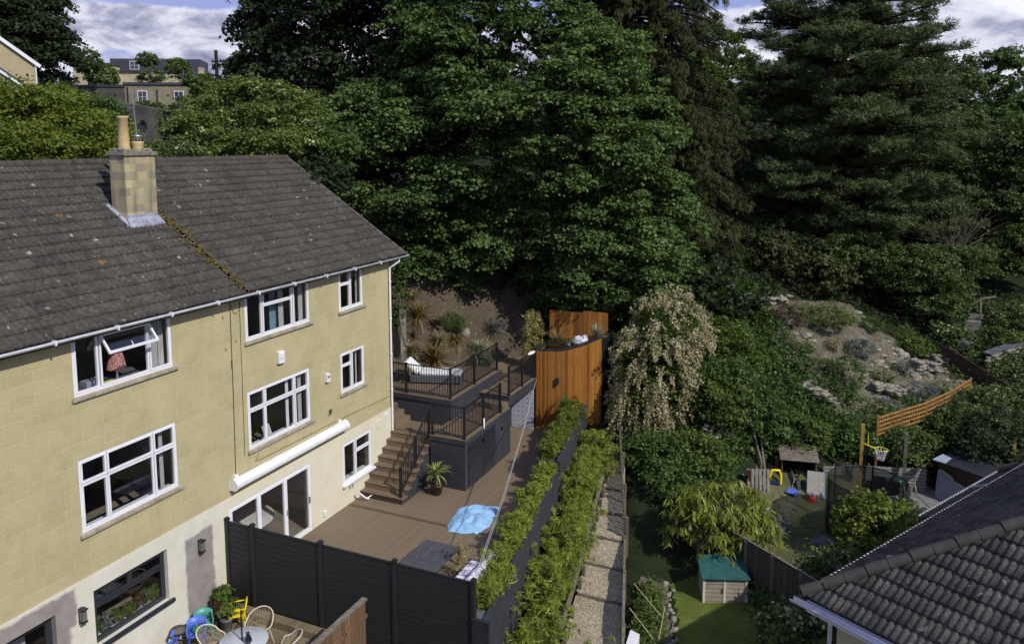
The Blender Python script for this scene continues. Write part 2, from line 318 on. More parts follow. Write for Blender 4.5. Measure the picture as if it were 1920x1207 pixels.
# ------------------------------------------------------------------ object helpers
WL = {}
def props(o, label=None, cat=None, group=None, kind=None):
    for k, v in (('label', label), ('category', cat), ('group', group), ('kind', kind)):
        if v: o[k] = v
    return o
def T(name, label, cat, loc=(0, 0, 0), group=None, rz=0.):
    o = bpy.data.objects.new(name, None); sc.collection.objects.link(o); o.location = loc; o.rotation_euler.z = rz
    o.empty_display_size = .2; WL[o.name] = np.array(loc, float); return props(o, label, cat, group)
class M:
    def __init__(s): s.v = []; s.f = []; s.mi = []; s.cur = 0; s.sm = []; s.av = []; s.a = 0.
    def add(s, vs, fs, smooth=False):
        n = len(s.v); s.v.extend(tuple(map(float, p)) for p in vs)
        for f in fs: s.f.append(tuple(i + n for i in f)); s.mi.append(s.cur); s.sm.append(smooth); s.av.append(s.a)
        return s
    def box(s, x0, y0, z0, x1, y1, z1):
        x0, x1 = min(x0, x1), max(x0, x1); y0, y1 = min(y0, y1), max(y0, y1); z0, z1 = min(z0, z1), max(z0, z1)
        return s.add([(x0, y0, z0), (x1, y0, z0), (x1, y1, z0), (x0, y1, z0), (x0, y0, z1), (x1, y0, z1), (x1, y1, z1), (x0, y1, z1)],
                     [(0, 3, 2, 1), (4, 5, 6, 7), (0, 1, 5, 4), (1, 2, 6, 5), (2, 3, 7, 6), (3, 0, 4, 7)])
    def bar(s, p0, p1, w, h=None, up=(0, 0, 1)):      # box beam between two points
        h = h or w; p0 = Vector(p0); p1 = Vector(p1); d = (p1 - p0).normalized(); up = Vector(up)
        a = d.cross(up)
        if a.length < 1e-4: a = d.cross(Vector((0, 1, 0)))
        a.normalize(); b = a.cross(d); a *= w / 2; b *= h / 2
        vs = [p0 - a - b, p0 + a - b, p0 + a + b, p0 - a + b, p1 - a - b, p1 + a - b, p1 + a + b, p1 - a + b]
        return s.add(vs, [(0, 1, 2, 3), (7, 6, 5, 4), (0, 4, 5, 1), (1, 5, 6, 2), (2, 6, 7, 3), (3, 7, 4, 0)])
    def prism(s, poly, z0, z1):
        n = len(poly); z1s = z1 if isinstance(z1, (list, tuple)) else [z1] * n; z0s = z0 if isinstance(z0, (list, tuple)) else [z0] * n
        vs = [(x, y, z0s[i]) for i, (x, y) in enumerate(poly)] + [(x, y, z1s[i]) for i, (x, y) in enumerate(poly)]
        return s.add(vs, [tuple(range(n - 1, -1, -1)), tuple(range(n, 2 * n))] + [(i, (i + 1) % n, (i + 1) % n + n, i + n) for i in range(n)])
    def tube(s, path, rad, n=8, cap=True, closed=False):
        P = [Vector(p) for p in path]; m = len(P); rs = rad if isinstance(rad, (list, tuple)) else [rad] * m; vs = []; prev = None
        for i, p in enumerate(P):
            if closed: d = P[(i + 1) % m] - P[i - 1]
            else: d = P[min(i + 1, m - 1)] - P[max(i - 1, 0)]
            d.normalize()
            if prev is None:
                a = d.cross(Vector((0, 0, 1)))
                if a.length < 1e-3: a = d.cross(Vector((1, 0, 0)))
            else: a = prev - d * prev.dot(d)
            a.normalize(); prev = a; b = d.cross(a)
            for k in range(n):
                an = 2 * math.pi * k / n; vs.append(p + (a * math.cos(an) + b * math.sin(an)) * rs[i])
        fs = []
        for i in range(m if closed else m - 1):
            j = (i + 1) % m
            for k in range(n): fs.append((i * n + k, i * n + (k + 1) % n, j * n + (k + 1) % n, j * n + k))
        s.add(vs, fs, True)
        if cap and not closed:
            s.add(vs[:n], [tuple(range(n))]); s.add(vs[-n:], [tuple(range(n - 1, -1, -1))])
        return s
    def cyl(s, x, y, z0, z1, r0, r1=None, n=16): return s.tube([(x, y, z0), (x, y, z1)], [r0, r0 if r1 is None else r1], n)
    def lathe(s, x, y, prof, n=20):     # prof: (r, z)
        vs = []; fs = []
        for r, z in prof:
            for k in range(n): a = 2 * math.pi * k / n; vs.append((x + r * math.cos(a), y + r * math.sin(a), z))
        for i in range(len(prof) - 1):
            for k in range(n): fs.append((i * n + k, i * n + (k + 1) % n, (i + 1) * n + (k + 1) % n, (i + 1) * n + k))
        return s.add(vs, fs, True)
    def ball(s, c, r, n=10, rough=0.):
        r = r if isinstance(r, (tuple, list)) else (r,) * 3; vs = []; fs = []
        for i in range(n + 1):
            th = math.pi * i / n
            for k in range(2 * n):
                a = math.pi * k / n; q = 1 + rough * (rnd.random() - .5)
                vs.append((c[0] + r[0] * q * math.sin(th) * math.cos(a), c[1] + r[1] * q * math.sin(th) * math.sin(a), c[2] + r[2] * q * math.cos(th)))
        m = 2 * n
        for i in range(n):
            for k in range(m): fs.append((i * m + k, (i + 1) * m + k, (i + 1) * m + (k + 1) % m, i * m + (k + 1) % m))
        return s.add(vs, fs, True)
    def build(s, name, mats, parent=None, bevel=0., label=None, cat=None, group=None, kind=None, solid=0., sub=0):
        me = bpy.data.meshes.new(name); mats = mats if isinstance(mats, list) else [mats]
        v = np.array(s.v, float).reshape(-1, 3)
        if parent is not None: org = WL[parent.name]
        elif kind == 'structure': org = np.zeros(3)
        else: org = np.array([(v[:, 0].min() + v[:, 0].max()) / 2, (v[:, 1].min() + v[:, 1].max()) / 2, v[:, 2].min()])
        me.from_pydata((v - org).tolist(), [], s.f)
        for m in mats: me.materials.append(MT[m] if isinstance(m, str) else m)
        me.polygons.foreach_set('material_index', s.mi); me.polygons.foreach_set('use_smooth', s.sm)
        if any(s.av): me.attributes.new('v', 'FLOAT', 'FACE').data.foreach_set('value', s.av)
        me.update(); o = bpy.data.objects.new(name, me); sc.collection.objects.link(o)
        if parent is not None: o.parent = parent; WL[o.name] = org
        else: o.location = org; WL[o.name] = org
        if bevel:
            b = o.modifiers.new('b', 'BEVEL'); b.width = bevel; b.segments = 2; b.limit_method = 'ANGLE'; b.angle_limit = R(40)
        if solid: q = o.modifiers.new('s', 'SOLIDIFY'); q.thickness = solid
        if sub: q = o.modifiers.new('u', 'SUBSURF'); q.levels = q.render_levels = sub
        return props(o, label, cat, group, kind)
def clone(o, loc=None, rz=None, label=None, parent=None, scale=None, mirror=None):
    c = o.copy(); sc.collection.objects.link(c)
    if parent is not None: c.parent = parent
    if loc is not None: c.location = loc
    if rz is not None: c.rotation_euler.z = rz
    if scale: c.scale = (scale,) * 3
    if label: c['label'] = label
    WL[c.name] = np.array(c.location)
    for ch in o.children: clone(ch, parent=c)
    return c
def fast(name, V, Fq, mats, parent=None, attr=None, label=None, cat=None, group=None, kind=None, org=None, smooth=False):
    V = np.asarray(V, np.float64).reshape(-1, 3); Fq = np.asarray(Fq, np.int32)
    if parent is not None: org = WL[parent.name]
    elif org is None: org = np.zeros(3) if kind == 'structure' else np.array([V[:, 0].mean(), V[:, 1].mean(), V[:, 2].min()])
    me = bpy.data.meshes.new(name); me.vertices.add(len(V)); me.vertices.foreach_set('co', (V - org).astype(np.float32).ravel())
    k = Fq.shape[1]; me.loops.add(Fq.size); me.loops.foreach_set('vertex_index', Fq.ravel()); me.polygons.add(len(Fq))
    me.polygons.foreach_set('loop_start', np.arange(0, Fq.size, k, dtype=np.int32))
    if smooth: me.polygons.foreach_set('use_smooth', np.ones(len(Fq), bool))
    for m in (mats if isinstance(mats, list) else [mats]): me.materials.append(MT[m])
    if attr is not None: me.attributes.new('v', 'FLOAT', 'FACE').data.foreach_set('value', np.asarray(attr, np.float32))
    me.update(calc_edges=True); o = bpy.data.objects.new(name, me); sc.collection.objects.link(o)
    WL[o.name] = np.array(org, float)
    if parent is not None: o.parent = parent
    else: o.location = org
    return props(o, label, cat, group, kind)

# ------------------------------------------------------------------ foliage
def unit(a): return a / np.maximum(np.linalg.norm(a, axis=-1, keepdims=True), 1e-9)
def leafquads(P, N, L, asp, rng, tone, fold=.22, tdir=None):
    n = len(P); L = np.broadcast_to(L, (n,))[:, None]
    r = rng.normal(size=(n, 3)) if tdir is None else tdir + rng.normal(size=(n, 3)) * .25
    t = unit(r - N * np.sum(r * N, 1, keepdims=True)); b = np.cross(N, t)
    V = np.empty((n, 4, 3)); h = L * .5; wd = h * asp
    V[:, 0] = P - t * h; V[:, 1] = P + b * wd - N * wd * fold; V[:, 2] = P + t * h - N * h * fold; V[:, 3] = P - b * wd - N * wd * fold
    return V.reshape(-1, 3), np.arange(4 * n).reshape(n, 4), tone
def clumps_to_leaves(C, Rc, tone, per, L, asp, rng, flat=.6, up=.45, droop=0., cut=-.55, spread=1.):
    """C clump centres, Rc radii -> leaves on uneven shells round each"""
    m = len(C); n = m * per; idx = np.repeat(np.arange(m), per)
    d = unit(rng.normal(size=(n, 3))); d[:, 2] = np.where(d[:, 2] < cut, -d[:, 2], d[:, 2])
    rr = (.35 + .65 * rng.random(n) ** .6) * Rc[idx] * (1 + .25 * rng.normal(size=n) * spread)
    off = d * rr[:, None]; off[:, 2] *= flat
    if droop: off[:, 2] -= droop * (rr ** 2) / np.maximum(Rc[idx], .1)
    P = C[idx] + off
    N = unit(d * .55 + np.array([0, 0, up]) + rng.normal(size=(n, 3)) * .42)
    tn = np.clip(tone[idx] * .6 + rng.random(n) * .4, 0, 1)
    return leafquads(P, N, L * (.5 + 1.0 * rng.random(n)), asp * (.7 + .6 * rng.random((n, 1))), rng, tn)
def shell_clumps(lobes, sp, rng, rin=.78, back=.45, inner=.12):
    out = []; lobes = [np.array(l, float) for l in lobes]
    for i, l in enumerate(lobes):
        c, r = l[:3], l[3:6]; p = 1.6; ab = ((r[0] * r[1]) ** p + (r[0] * r[2]) ** p + (r[1] * r[2]) ** p) / 3
        n = max(6, int(4 * math.pi * ab ** (1 / p) / sp ** 2))
        d = unit(rng.normal(size=(n, 3))); rad = (rin + (1.04 - rin) * rng.random(n))
        k = rng.random(n) < inner; rad[k] = .35 + .4 * rng.random(k.sum())
        P = c + d * r * rad[:, None]
        for j, q in enumerate(lobes):
            if j != i:
                ins = np.sum(((P - q[:3]) / q[3:6]) ** 2, 1) < .62; P = P[~ins]
        out.append(P)
    P = np.concatenate(out); cam_ = np.array(CAMP)
    cen = np.mean([l[:3] for l in lobes], 0); toc = unit((cam_ - cen)[None])[0]
    rel = unit(P - cen); far = (rel @ toc) < -.25
    return P[~(far & (rng.random(len(P)) > back))]
def sub_clumps(lobes, S, rs, rc, rng, back=.45, flat=.7):
    """boughs: medium masses over each big lobe, each carrying its own clumps"""
    B = shell_clumps(lobes, S, rng, rin=.72, back=back, inner=.10); n = len(B); rr = rs * (.65 + .7 * rng.random(n))
    per = np.maximum(4, (9 * (rr / rc) ** 2 * .28).astype(int)); idx = np.repeat(np.arange(n), per); d = unit(rng.normal(size=(len(idx), 3))); d[:, 2] = np.where(d[:, 2] < -.25, -d[:, 2], d[:, 2])
    C = B[idx] + d * (rr[idx] * (.72 + .3 * rng.random(len(idx))))[:, None] * np.array([1, 1, flat]); return C, rng.random(n)[idx]
def limb(m, p0, p1, r0, r1, rng, seg=5, wob=.12, n=7):
    p0 = np.array(p0, float); p1 = np.array(p1, float); L = np.linalg.norm(p1 - p0); pts = []; rs = []
    for i in range(seg + 1):
        t_ = i / seg; q = p0 + (p1 - p0) * t_ + (rng.normal(size=3) * wob * L * math.sin(math.pi * t_) * .35)
        q[2] += L * .06 * math.sin(math.pi * t_); pts.append(tuple(q)); rs.append(r0 + (r1 - r0) * t_ ** .8)
    m.tube(pts, rs, n)
def broadleaf(name, label, cat, base, lobes, mat, sp=.95, rc=.75, per=90, L=.19, asp=.8, seed=1, group=None, trunk_r=.3, flat=.6, up=.5, droop=0., tone=(.2, .9), back=.45, limbs=14, trunk_top=.5, inner=.12, barkm='bark', cut=-.55, S=1.9, rs=1.25, btone=.5):
    rng = np.random.default_rng(seed); root = T(name, label, cat, base, group)
    C, bt_ = sub_clumps(lobes, S, rs, rc, rng, back); n = len(C)
    z0, z1 = C[:, 2].min(), C[:, 2].max()
    tn = np.clip(tone[0] + (tone[1] - tone[0]) * (rng.random(n) * (1 - btone) + bt_ * btone), 0, 1)
    V, Fq, tt = clumps_to_leaves(C, rc * (.65 + .7 * rng.random(n)), tn, per, L, asp, rng, flat, up, droop, cut)
    fast('crown', V, Fq, mat, root, tt)
    m = M(); b = np.array(base, float); cen = np.mean([l[:3] for l in lobes], 0)
    top = np.array([b[0] * .3 + cen[0] * .7, b[1] * .3 + cen[1] * .7, b[2] + (z1 - b[2]) * trunk_top])
    limb(m, b - [0, 0, .3], top, trunk_r, trunk_r * .45, rng, 7, .05, 10)
    for k in range(limbs):
        q = C[rng.integers(n)]; s_ = b + (top - b) * (.35 + .65 * rng.random())
        e = s_ + (q - s_) * .68; limb(m, s_, e, trunk_r * .38, trunk_r * .10, rng, 6, .08)
    m.build('trunk', barkm, root); return root
def conifer(name, label, cat, base, height, rad, mat, seed=1, levels=20, per_level=7, z_start=.12, style='cedar', group=None, trunk_r=.35, dens=1., profile=None, L=.2, az_mid=None, tone=(.15, .9)):
    """boughs in whorls; cedar: level plates, spruce: drooping sprays"""
    rng = np.random.default_rng(seed); root = T(name, label, cat, base, group); b = np.array(base, float)
    m = M(); limb(m, b - [0, 0, .3], b + [0, 0, height], trunk_r, .05, rng, 10, .01, 10); Cs = []; Rs = []; D = []
    profile = profile or (lambda t_: (1 - t_) ** .75)
    for i in range(levels):
        t_ = z_start + (1 - z_start) * (i + .3 * rng.random()) / levels; z = b[2] + height * t_
        Lr = rad * profile(t_); nb = max(3, int(per_level * (.6 + .6 * Lr / rad)))
        for k in range(nb):
            a = 2 * math.pi * (k + rng.random() * .8) / nb + i * 1.3; ln = Lr * (.45 + .65 * rng.random()); z = b[2] + height * t_ + rng.normal() * height / levels * .45
            if ln < .3: continue
            d = np.array([math.cos(a), math.sin(a), 0]); per = np.array([-d[1], d[0], 0])
            rise = (.10 if style == 'cedar' else .05) * ln; sag = (-.05 + .20 * rng.random() if style == 'cedar' else -.30) * ln
            pts = []
            for q in np.linspace(0, 1, 6):
                pts.append(b * [1, 1, 0] + [0, 0, z] + d * ln * q + [0, 0, rise * math.sin(q * 2.2) + sag * q ** 2])
            m.tube([tuple(p) for p in pts], [trunk_r * .22 * (1 - .85 * q) + .008 for q in np.linspace(0, 1, 6)], 5)
            nc = max(3, int(ln * 3.2 * dens))
            for _ in range(nc):
                q = .22 + .8 * rng.random() ** .8; f = q * 5; j = min(4, int(f)); p = pts[j] + (pts[j + 1] - pts[j]) * (f - j)
                wid = ln * (.26 if style == 'cedar' else .16) * math.sin(min(1, q) * math.pi * .8 + .35)
                s_ = (rng.random() * 2 - 1) * wid; p = p + per * s_ + [0, 0, (.0 + .42 * rng.random() + .10 * abs(s_)) if style == 'cedar' else -abs(s_) * .5 - .1 * rng.random()]
                Cs.append(p); Rs.append((.24 + .30 * rng.random()) * (1 if style == 'cedar' else .85)); D.append(d + per * np.sign(s_) * .6)
    C = np.array(Cs); Rc = np.array(Rs); D = np.array(D); n = len(C); cam_ = np.array(CAMP)
    cenz = b + [0, 0, height * .5]; rel = unit((C - cenz) * [1, 1, 0]); toc = unit(((cam_ - cenz) * [1, 1, 0])[None])[0]
    keep = ~(((rel @ toc) < -.3) & (rng.random(n) > .5)); C, Rc, D = C[keep], Rc[keep], D[keep]; n = len(C)
    tn = tone[0] + (tone[1] - tone[0]) * rng.random(n); per_c = 46; N_ = n * per_c; idx = np.repeat(np.arange(n), per_c)
    dd = unit(rng.normal(size=(N_, 3))); rr = Rc[idx] * (.25 + .8 * rng.random(N_)); off = dd * rr[:, None]
    if style == 'cedar':
        off[:, 2] *= .55; td = unit(D[idx] * .5 + dd * 1.1 + np.array([0, 0, .5])); Nn = unit(rng.normal(size=(N_, 3)) * .8 + dd * .5 + np.array([0, 0, .5]))
    else:
        off[:, 0] *= .55; off[:, 1] *= .55; off[:, 2] = -abs(off[:, 2]) * 1.35; td = unit(D[idx] * .3 + dd * .3 + np.array([0, 0, -1.])); Nn = unit(rng.normal(size=(N_, 3)) * .6 + D[idx] * .6 + np.array([0, 0, .5]))
    V, Fq, tt = leafquads(C[idx] + off, Nn, L * (.7 + .8 * rng.random(N_)), .15, rng, np.clip(tn[idx] * .65 + .35 * rng.random(N_), 0, 1), .1, td)
    fast('crown', V, Fq, mat, root, tt); m.build('trunk', 'bark', root); return root
def bush(name, label, cat, lobes, mat, sp=.5, rc=.38, per=60, L=.12, asp=.7, seed=1, group=None, flat=.75, up=.45, kind=None, droop=0., tone=(.15, .95), inner=.15, stems=True, parent=None, cut=-.4):
    rng = np.random.default_rng(seed); C = shell_clumps(lobes, sp, rng, back=.6, inner=inner); n = len(C)
    tn = tone[0] + (tone[1] - tone[0]) * rng.random(n)
    V, Fq, tt = clumps_to_leaves(C, rc * (.6 + .8 * rng.random(n)), tn, per, L, asp, rng, flat, up, droop, cut)
    if parent is not None: return fast(name, V, Fq, mat, parent, tt)
    l0 = lobes[0]; zb = min(l[2] - l[5] for l in lobes); base = (l0[0], l0[1], zb)
    if kind == 'stuff' or not stems: return fast(name, V, Fq, mat, None, tt, label, cat, group, kind, org=np.array(base))
    root = T(name, label, cat, base, group); fast('foliage', V, Fq, mat, root, tt); m = M()
    for k in range(9):
        q = C[rng.integers(n)]; limb(m, (base[0] + rng.normal() * .1, base[1] + rng.normal() * .1, zb - .15), base + (q - base) * .9, .035, .01, rng, 4, .1, 5)
    m.build('stem', 'bark', root); return root
def blades(name, label, cat, loc, n, L, wdt, mat, seed=1, arch=1., spread=1., parent=None, group=None, up=0., seg=5, h0=0.):
    """strap leaves arching from one crown"""
    rng = np.random.default_rng(seed); V = []; Fq = []; tt = []; k = 0; loc = np.array(loc, float)
    for i in range(n):
        a = rng.random() * 2 * math.pi; el_ = R(88) - abs(rng.normal()) * R(38) * spread; ln = L * (.6 + .5 * rng.random()); w_ = wdt * (.7 + .6 * rng.random())
        d = np.array([math.cos(a), math.sin(a)]); p = np.array([0., 0., 0.]) + np.append(d * .03 * rng.random(), h0); e = el_; side = np.array([-d[1], d[0], 0]); tv = rng.random()
        for j in range(seg + 1):
            q = j / seg; ww = w_ * (1 - q ** 2.2) * (.55 + .45 * min(1, q * 4)) + .002
            V += [loc + p - side * ww / 2, loc + p + side * ww / 2 + np.array([0, 0, .15 * ww])]
            if j < seg: Fq.append((k, k + 1, k + 3, k + 2)); tt.append(tv)
            k += 2; st = ln / seg; p = p + np.append(d * math.cos(e), math.sin(e)) * st; e -= R(26) * arch * (.5 + q)
    return fast(name, V, Fq, mat, parent, tt, label, cat, group, org=loc)

# ------------------------------------------------------------------ terrain
CP = [(2, 10, -.6), (2, 14, -.6), (6, 8, -1.4), (8, 9, -2.6), (8, 14, -2.5), (0, 5, -.6), (-6, 10, 0), (-6, 18, 1.5),
      (2, 17, -1), (2, 24, -.8), (5, 22, -1), (8.8, 19, -2.1), (8.2, 22, -1.7), (7.4, 25.7, -1.15), (6.9, 28, -.7), (6.8, 31, .3),
      (11, 21, -1.95), (13, 22, -1.95), (9.8, 22.5, -1.9), (14, 17, -2.05), (10.5, 17, -2.05), (18, 20, -2), (22, 22, -2),
      (11.5, 27.2, -1.56), (15, 26.5, -1.56), (16, 30, -1.56), (18.5, 31.5, -1.56), (12.5, 29.6, -1.52), (14.3, 29.6, -1.54), (21, 29, -1.6), (26, 30, -1.6),
      (9.3, 26.5, -1.0), (9.5, 29.5, -.4), (12.3, 32.2, .3), (15, 33.3, 0.), (18, 34.5, -.3), (21, 36, .2), (26, 36, -.5),
      (9, 33, 1.8), (8, 37, 3.6), (11.4, 37.8, 3.7), (14.8, 39.4, 3.0), (18.3, 41, 1.6), (16, 36.5, 1.1), (22, 41, 1.8), (13, 35, 1.9),
      (5.5, 33, 2.6), (5, 37, 4.6), (3, 31.5, 2.3), (1, 32, 2.4), (-1, 31.2, 3.0),
      (-2.2, 27.2, 2.45), (-.3, 30.4, 2.7), (-2.7, 27.9, 3.35), (-1.2, 29.8, 3.15), (-3.1, 29.2, 4.3), (-1.4, 30.4, 4.1), (-1.9, 31.5, 5.1), (.4, 33, 4.0),
      (-5, 30, 5.6), (-8, 27, 6.0), (-12, 24, 7.0), (-15, 20, 7.6), (-20, 20, 9), (-10, 34, 8), (-4, 38, 7.2), (-20, 30, 10), (-30, 32, 12), (-44, 40, 14.2),
      (2, 45, 6.2), (12, 49, 5.6), (20, 48, 3.5), (27, 47, 1.5), (24, 60, 4.5), (12, 62, 7.5), (-5, 55, 9), (-20, 50, 11.5), (-72, 82, 16.0), (-55, 62, 14.8), (-102, 101, 22),
      (-60, 110, 22), (-20, 110, 15), (20, 110, 9), (60, 100, 6), (50, 50, 0), (40, 20, -2.5), (30, -10, -4), (0, -15, -2.5), (-20, -10, 2), (-40, 10, 9), (-80, 30, 16), (-120, 60, 24), (-40, -30, 4)]
CPa = np.array(CP, float)
def _k(r2): return np.where(r2 > 1e-9, .5 * r2 * np.log(np.maximum(r2, 1e-9)), 0.)
_n = len(CPa); _A = np.zeros((_n + 3, _n + 3)); _d2 = ((CPa[:, None, :2] - CPa[None, :, :2]) ** 2).sum(-1)
_A[:_n, :_n] = _k(_d2) + np.eye(_n) * .6; _A[:_n, _n] = 1; _A[:_n, _n + 1:] = CPa[:, :2]; _A[_n, :_n] = 1; _A[_n + 1:, :_n] = CPa[:, :2].T
_w = np.linalg.solve(_A, np.append(CPa[:, 2], [0, 0, 0]))
def wallx(y): return 7.42 - .165 * (y - 15)              # outer face of the long planter wall
def fencex(y): return 14.8 - .2735 * y                   # boundary fence beside the wood chip path
def terr(x, y):
    x = np.atleast_1d(np.asarray(x, float)); y = np.atleast_1d(np.asarray(y, float)); z = _w[_n] + _w[_n + 1] * x + _w[_n + 2] * y
    for i in range(_n): z = z + _w[i] * _k((x - CPa[i, 0]) ** 2 + (y - CPa[i, 1]) ** 2)
    r = np.hypot(x, y - 30); f = np.clip((r - 110) / 120, 0, 1); far = 10 - 6 * np.clip(x / 200, -2, 1) ; z = z * (1 - f) + far * f
    z = z + .05 * np.sin(x * 1.7 + y * .6) * np.sin(y * 1.3 - x * .4)
    # built platforms keep the soil below them
    def cap(mask, h): return np.where(mask, np.minimum(z, h), z)
    z = cap((x > wallx(y) + .75) & (x < fencex(y) + .02) & (y > 11) & (y < 28.7), np.interp(y, [12, 16, 20, 24, 28.6], [-3, -2.75, -2.25, -1.6, -1.05]))
    z = cap((x > -9.8) & (x < .2) & (y > 2) & (y < 23.1), -.8)
    z = cap((x > -.2) & (x < 4.9) & (y < 14.95) & (y > 0), -.66)
    z = cap((x > 4.85) & (x < wallx(y)) & (y < 15.5) & (y > 0), -1.6)
    z = cap((x > -.2) & (x < wallx(y) - .1) & (y >= 14.9) & (y < 30.2), -.3)
    z = cap((x > 15.2) & (x < 19.6) & (y > 27.9) & (y < 33.3), -1.66)
    z = np.where((x > -4.2) & (x < 1.9) & (y > 23.9) & (y < 26.2), np.minimum(z, 2.4), z)
    return z
def tz(x, y): return float(terr(x, y)[0])
def GP(u, v):       # where the line of sight of a photographed point meets the ground
    d, fh = _ray(u, v); dep = np.linspace(12, 150, 1400); k = dep / fh; x = CAMP[0] + d[0] * k; y = CAMP[1] + d[1] * k; zz = CAMP[2] + d[2] * k
    g = terr(x, y); i = int(np.argmax(zz < g)); return float(x[i]), float(y[i]), float(g[i]), float(dep[i])
def grid(xs, ys):
    X_, Y_ = np.meshgrid(xs, ys, indexing='ij'); Z_ = terr(X_.ravel(), Y_.ravel())
    V = np.stack([X_.ravel(), Y_.ravel(), Z_], 1); nx, ny = len(xs), len(ys); i = np.arange(nx - 1)[:, None] * ny + np.arange(ny - 1)[None]
    Fq = np.stack([i, i + ny, i + ny + 1, i + 1], -1).reshape(-1, 4); return V, Fq
xs = np.concatenate([[-900, -600, -400, -280, -200], np.arange(-150, -30, 6), np.arange(-30, -6, 1.2), np.arange(-6, 24, .25), np.arange(24, 60, 2), [70, 90, 120, 170, 250, 400, 600, 900]])
ys = np.concatenate([[-300, -150, -80, -40], np.arange(-20, 12, 2), np.arange(12, 44, .25), np.arange(44, 80, 1.5), np.arange(80, 160, 6), [180, 230, 300, 420, 600, 900, 1400]])
V, Fq = grid(xs, ys); V[:, :2] += 0
fast('ground', V, Fq, 'earth', kind='structure', smooth=True)
def patch(name, mat, poly, res=.22, lift=.02, kind='structure', rough=.0, seed=3, **kw):
    """a sheet lying just above the ground, cut to an outline"""
    P = np.array(poly, float); x0, y0 = P.min(0); x1, y1 = P.max(0); xs = np.arange(x0, x1 + res, res); ys = np.arange(y0, y1 + res, res); V, Fq = grid(xs, ys)
    rg = np.random.default_rng(seed); V[:, 2] += lift + rough * rg.random(len(V))
    c = V[Fq].mean(1); ins = np.zeros(len(c), bool); j = len(P) - 1
    for i in range(len(P)):
        cr = ((P[i, 1] > c[:, 1]) != (P[j, 1] > c[:, 1])) & (c[:, 0] < (P[j, 0] - P[i, 0]) * (c[:, 1] - P[i, 1]) / (P[j, 1] - P[i, 1] + 1e-12) + P[i, 0]); ins ^= cr; j = i
    return fast(name, V, Fq[ins], mat, kind=kind, smooth=True, **kw)
def carpet(name, label, mat, poly, n, L=.1, seed=1, h=.12, asp=.6, clump=.25, per=14, kind='stuff', cat='ground cover', up=.8):
    """low growth scattered over the ground inside an outline"""
    rng = np.random.default_rng(seed); P = np.array(poly, float); x0, y0 = P.min(0); x1, y1 = P.max(0)
    c = rng.random((n * 3, 2)) * [x1 - x0, y1 - y0] + [x0, y0]; ins = np.zeros(len(c), bool); j = len(P) - 1
    for i in range(len(P)):
        cr = ((P[i, 1] > c[:, 1]) != (P[j, 1] > c[:, 1])) & (c[:, 0] < (P[j, 0] - P[i, 0]) * (c[:, 1] - P[i, 1]) / (P[j, 1] - P[i, 1] + 1e-12) + P[i, 0]); ins ^= cr; j = i
    c = c[ins][:n]; C = np.column_stack([c, terr(c[:, 0], c[:, 1]) + h * .5])
    V, Fq, tt = clumps_to_leaves(C, clump * (.4 + rng.random(len(C))), rng.random(len(C)), per, L, asp, rng, h / clump, up)
    return fast(name, V, Fq, mat, None, tt, label, cat, None, kind, org=np.zeros(3))
# ------------------------------------------------------------------ tiled roofs
def tiled(name, O, A, U, length, courses, pitch_c, roll, amp, mat, parent, mask=None, lip=.035, seed=1, tilew=.30, res=8, jit=.012, stagger=False, flatten=1.4, clamp=None):
    """courses of rolled tiles with stepped, wavy lower edges; A along the eaves, U up the slope"""
    rng = np.random.default_rng(seed); O, A, U = (np.array(q, float) for q in (O, A, U)); Nn = np.cross(A, U); Nn /= np.linalg.norm(Nn)
    if Nn[2] < 0: Nn = -Nn
    na = int(length / roll * res); a = np.linspace(0, length, na + 1); V = []; Fq = []; tt = []; off = 0
    for i in range(courses):
        s0 = i * pitch_c; s1 = (i + 1) * pitch_c + .02
        ph = (tilew / 2 if (stagger and i % 2) else 0)
        wave = (0.5 + .5 * np.cos(2 * math.pi * (a + ph) / roll)) ** flatten * amp
        tid = ((a + ph) / tilew).astype(int); jj = rng.random(tid.max() + 2) * jit; jt = rng.random(tid.max() + 2); sj = rng.normal(size=tid.max() + 2) * .006
        h0 = wave + lip + jj[tid]; h1 = wave + .002
        def row(s_, h):
            aa = a if clamp is None else np.clip(a, *[f(np.mean(s_)) for f in clamp])
            return O + aa[:, None] * A + np.asarray(s_ if np.ndim(s_) else np.full(na + 1, s_))[:, None] * U + h[:, None] * Nn
        def row_(s_, h): return O + a[:, None] * A + np.asarray(s_ if np.ndim(s_) else np.full(na + 1, s_))[:, None] * U + h[:, None] * Nn
        rows = [row(s0 + sj[tid] + .002, h0 - lip - .012), row(s0 + sj[tid], h0), row(np.full(na + 1, s1), h1)]
        V.append(np.concatenate(rows)); k = np.arange(na); mid = (a[:-1] + a[1:]) / 2
        ok = np.ones(na, bool) if mask is None else mask(mid, (i + .5) * pitch_c)
        for r_ in range(2):
            b0 = off + r_ * (na + 1); b1 = b0 + na + 1
            Fq.append(np.stack([b0 + k, b0 + k + 1, b1 + k + 1, b1 + k], 1)[ok]); tt.append(jt[tid[:-1]][ok] * (1 if r_ else .5))
        off += 3 * (na + 1)
    return fast(name, np.concatenate(V), np.concatenate(Fq), mat, parent, np.concatenate(tt))

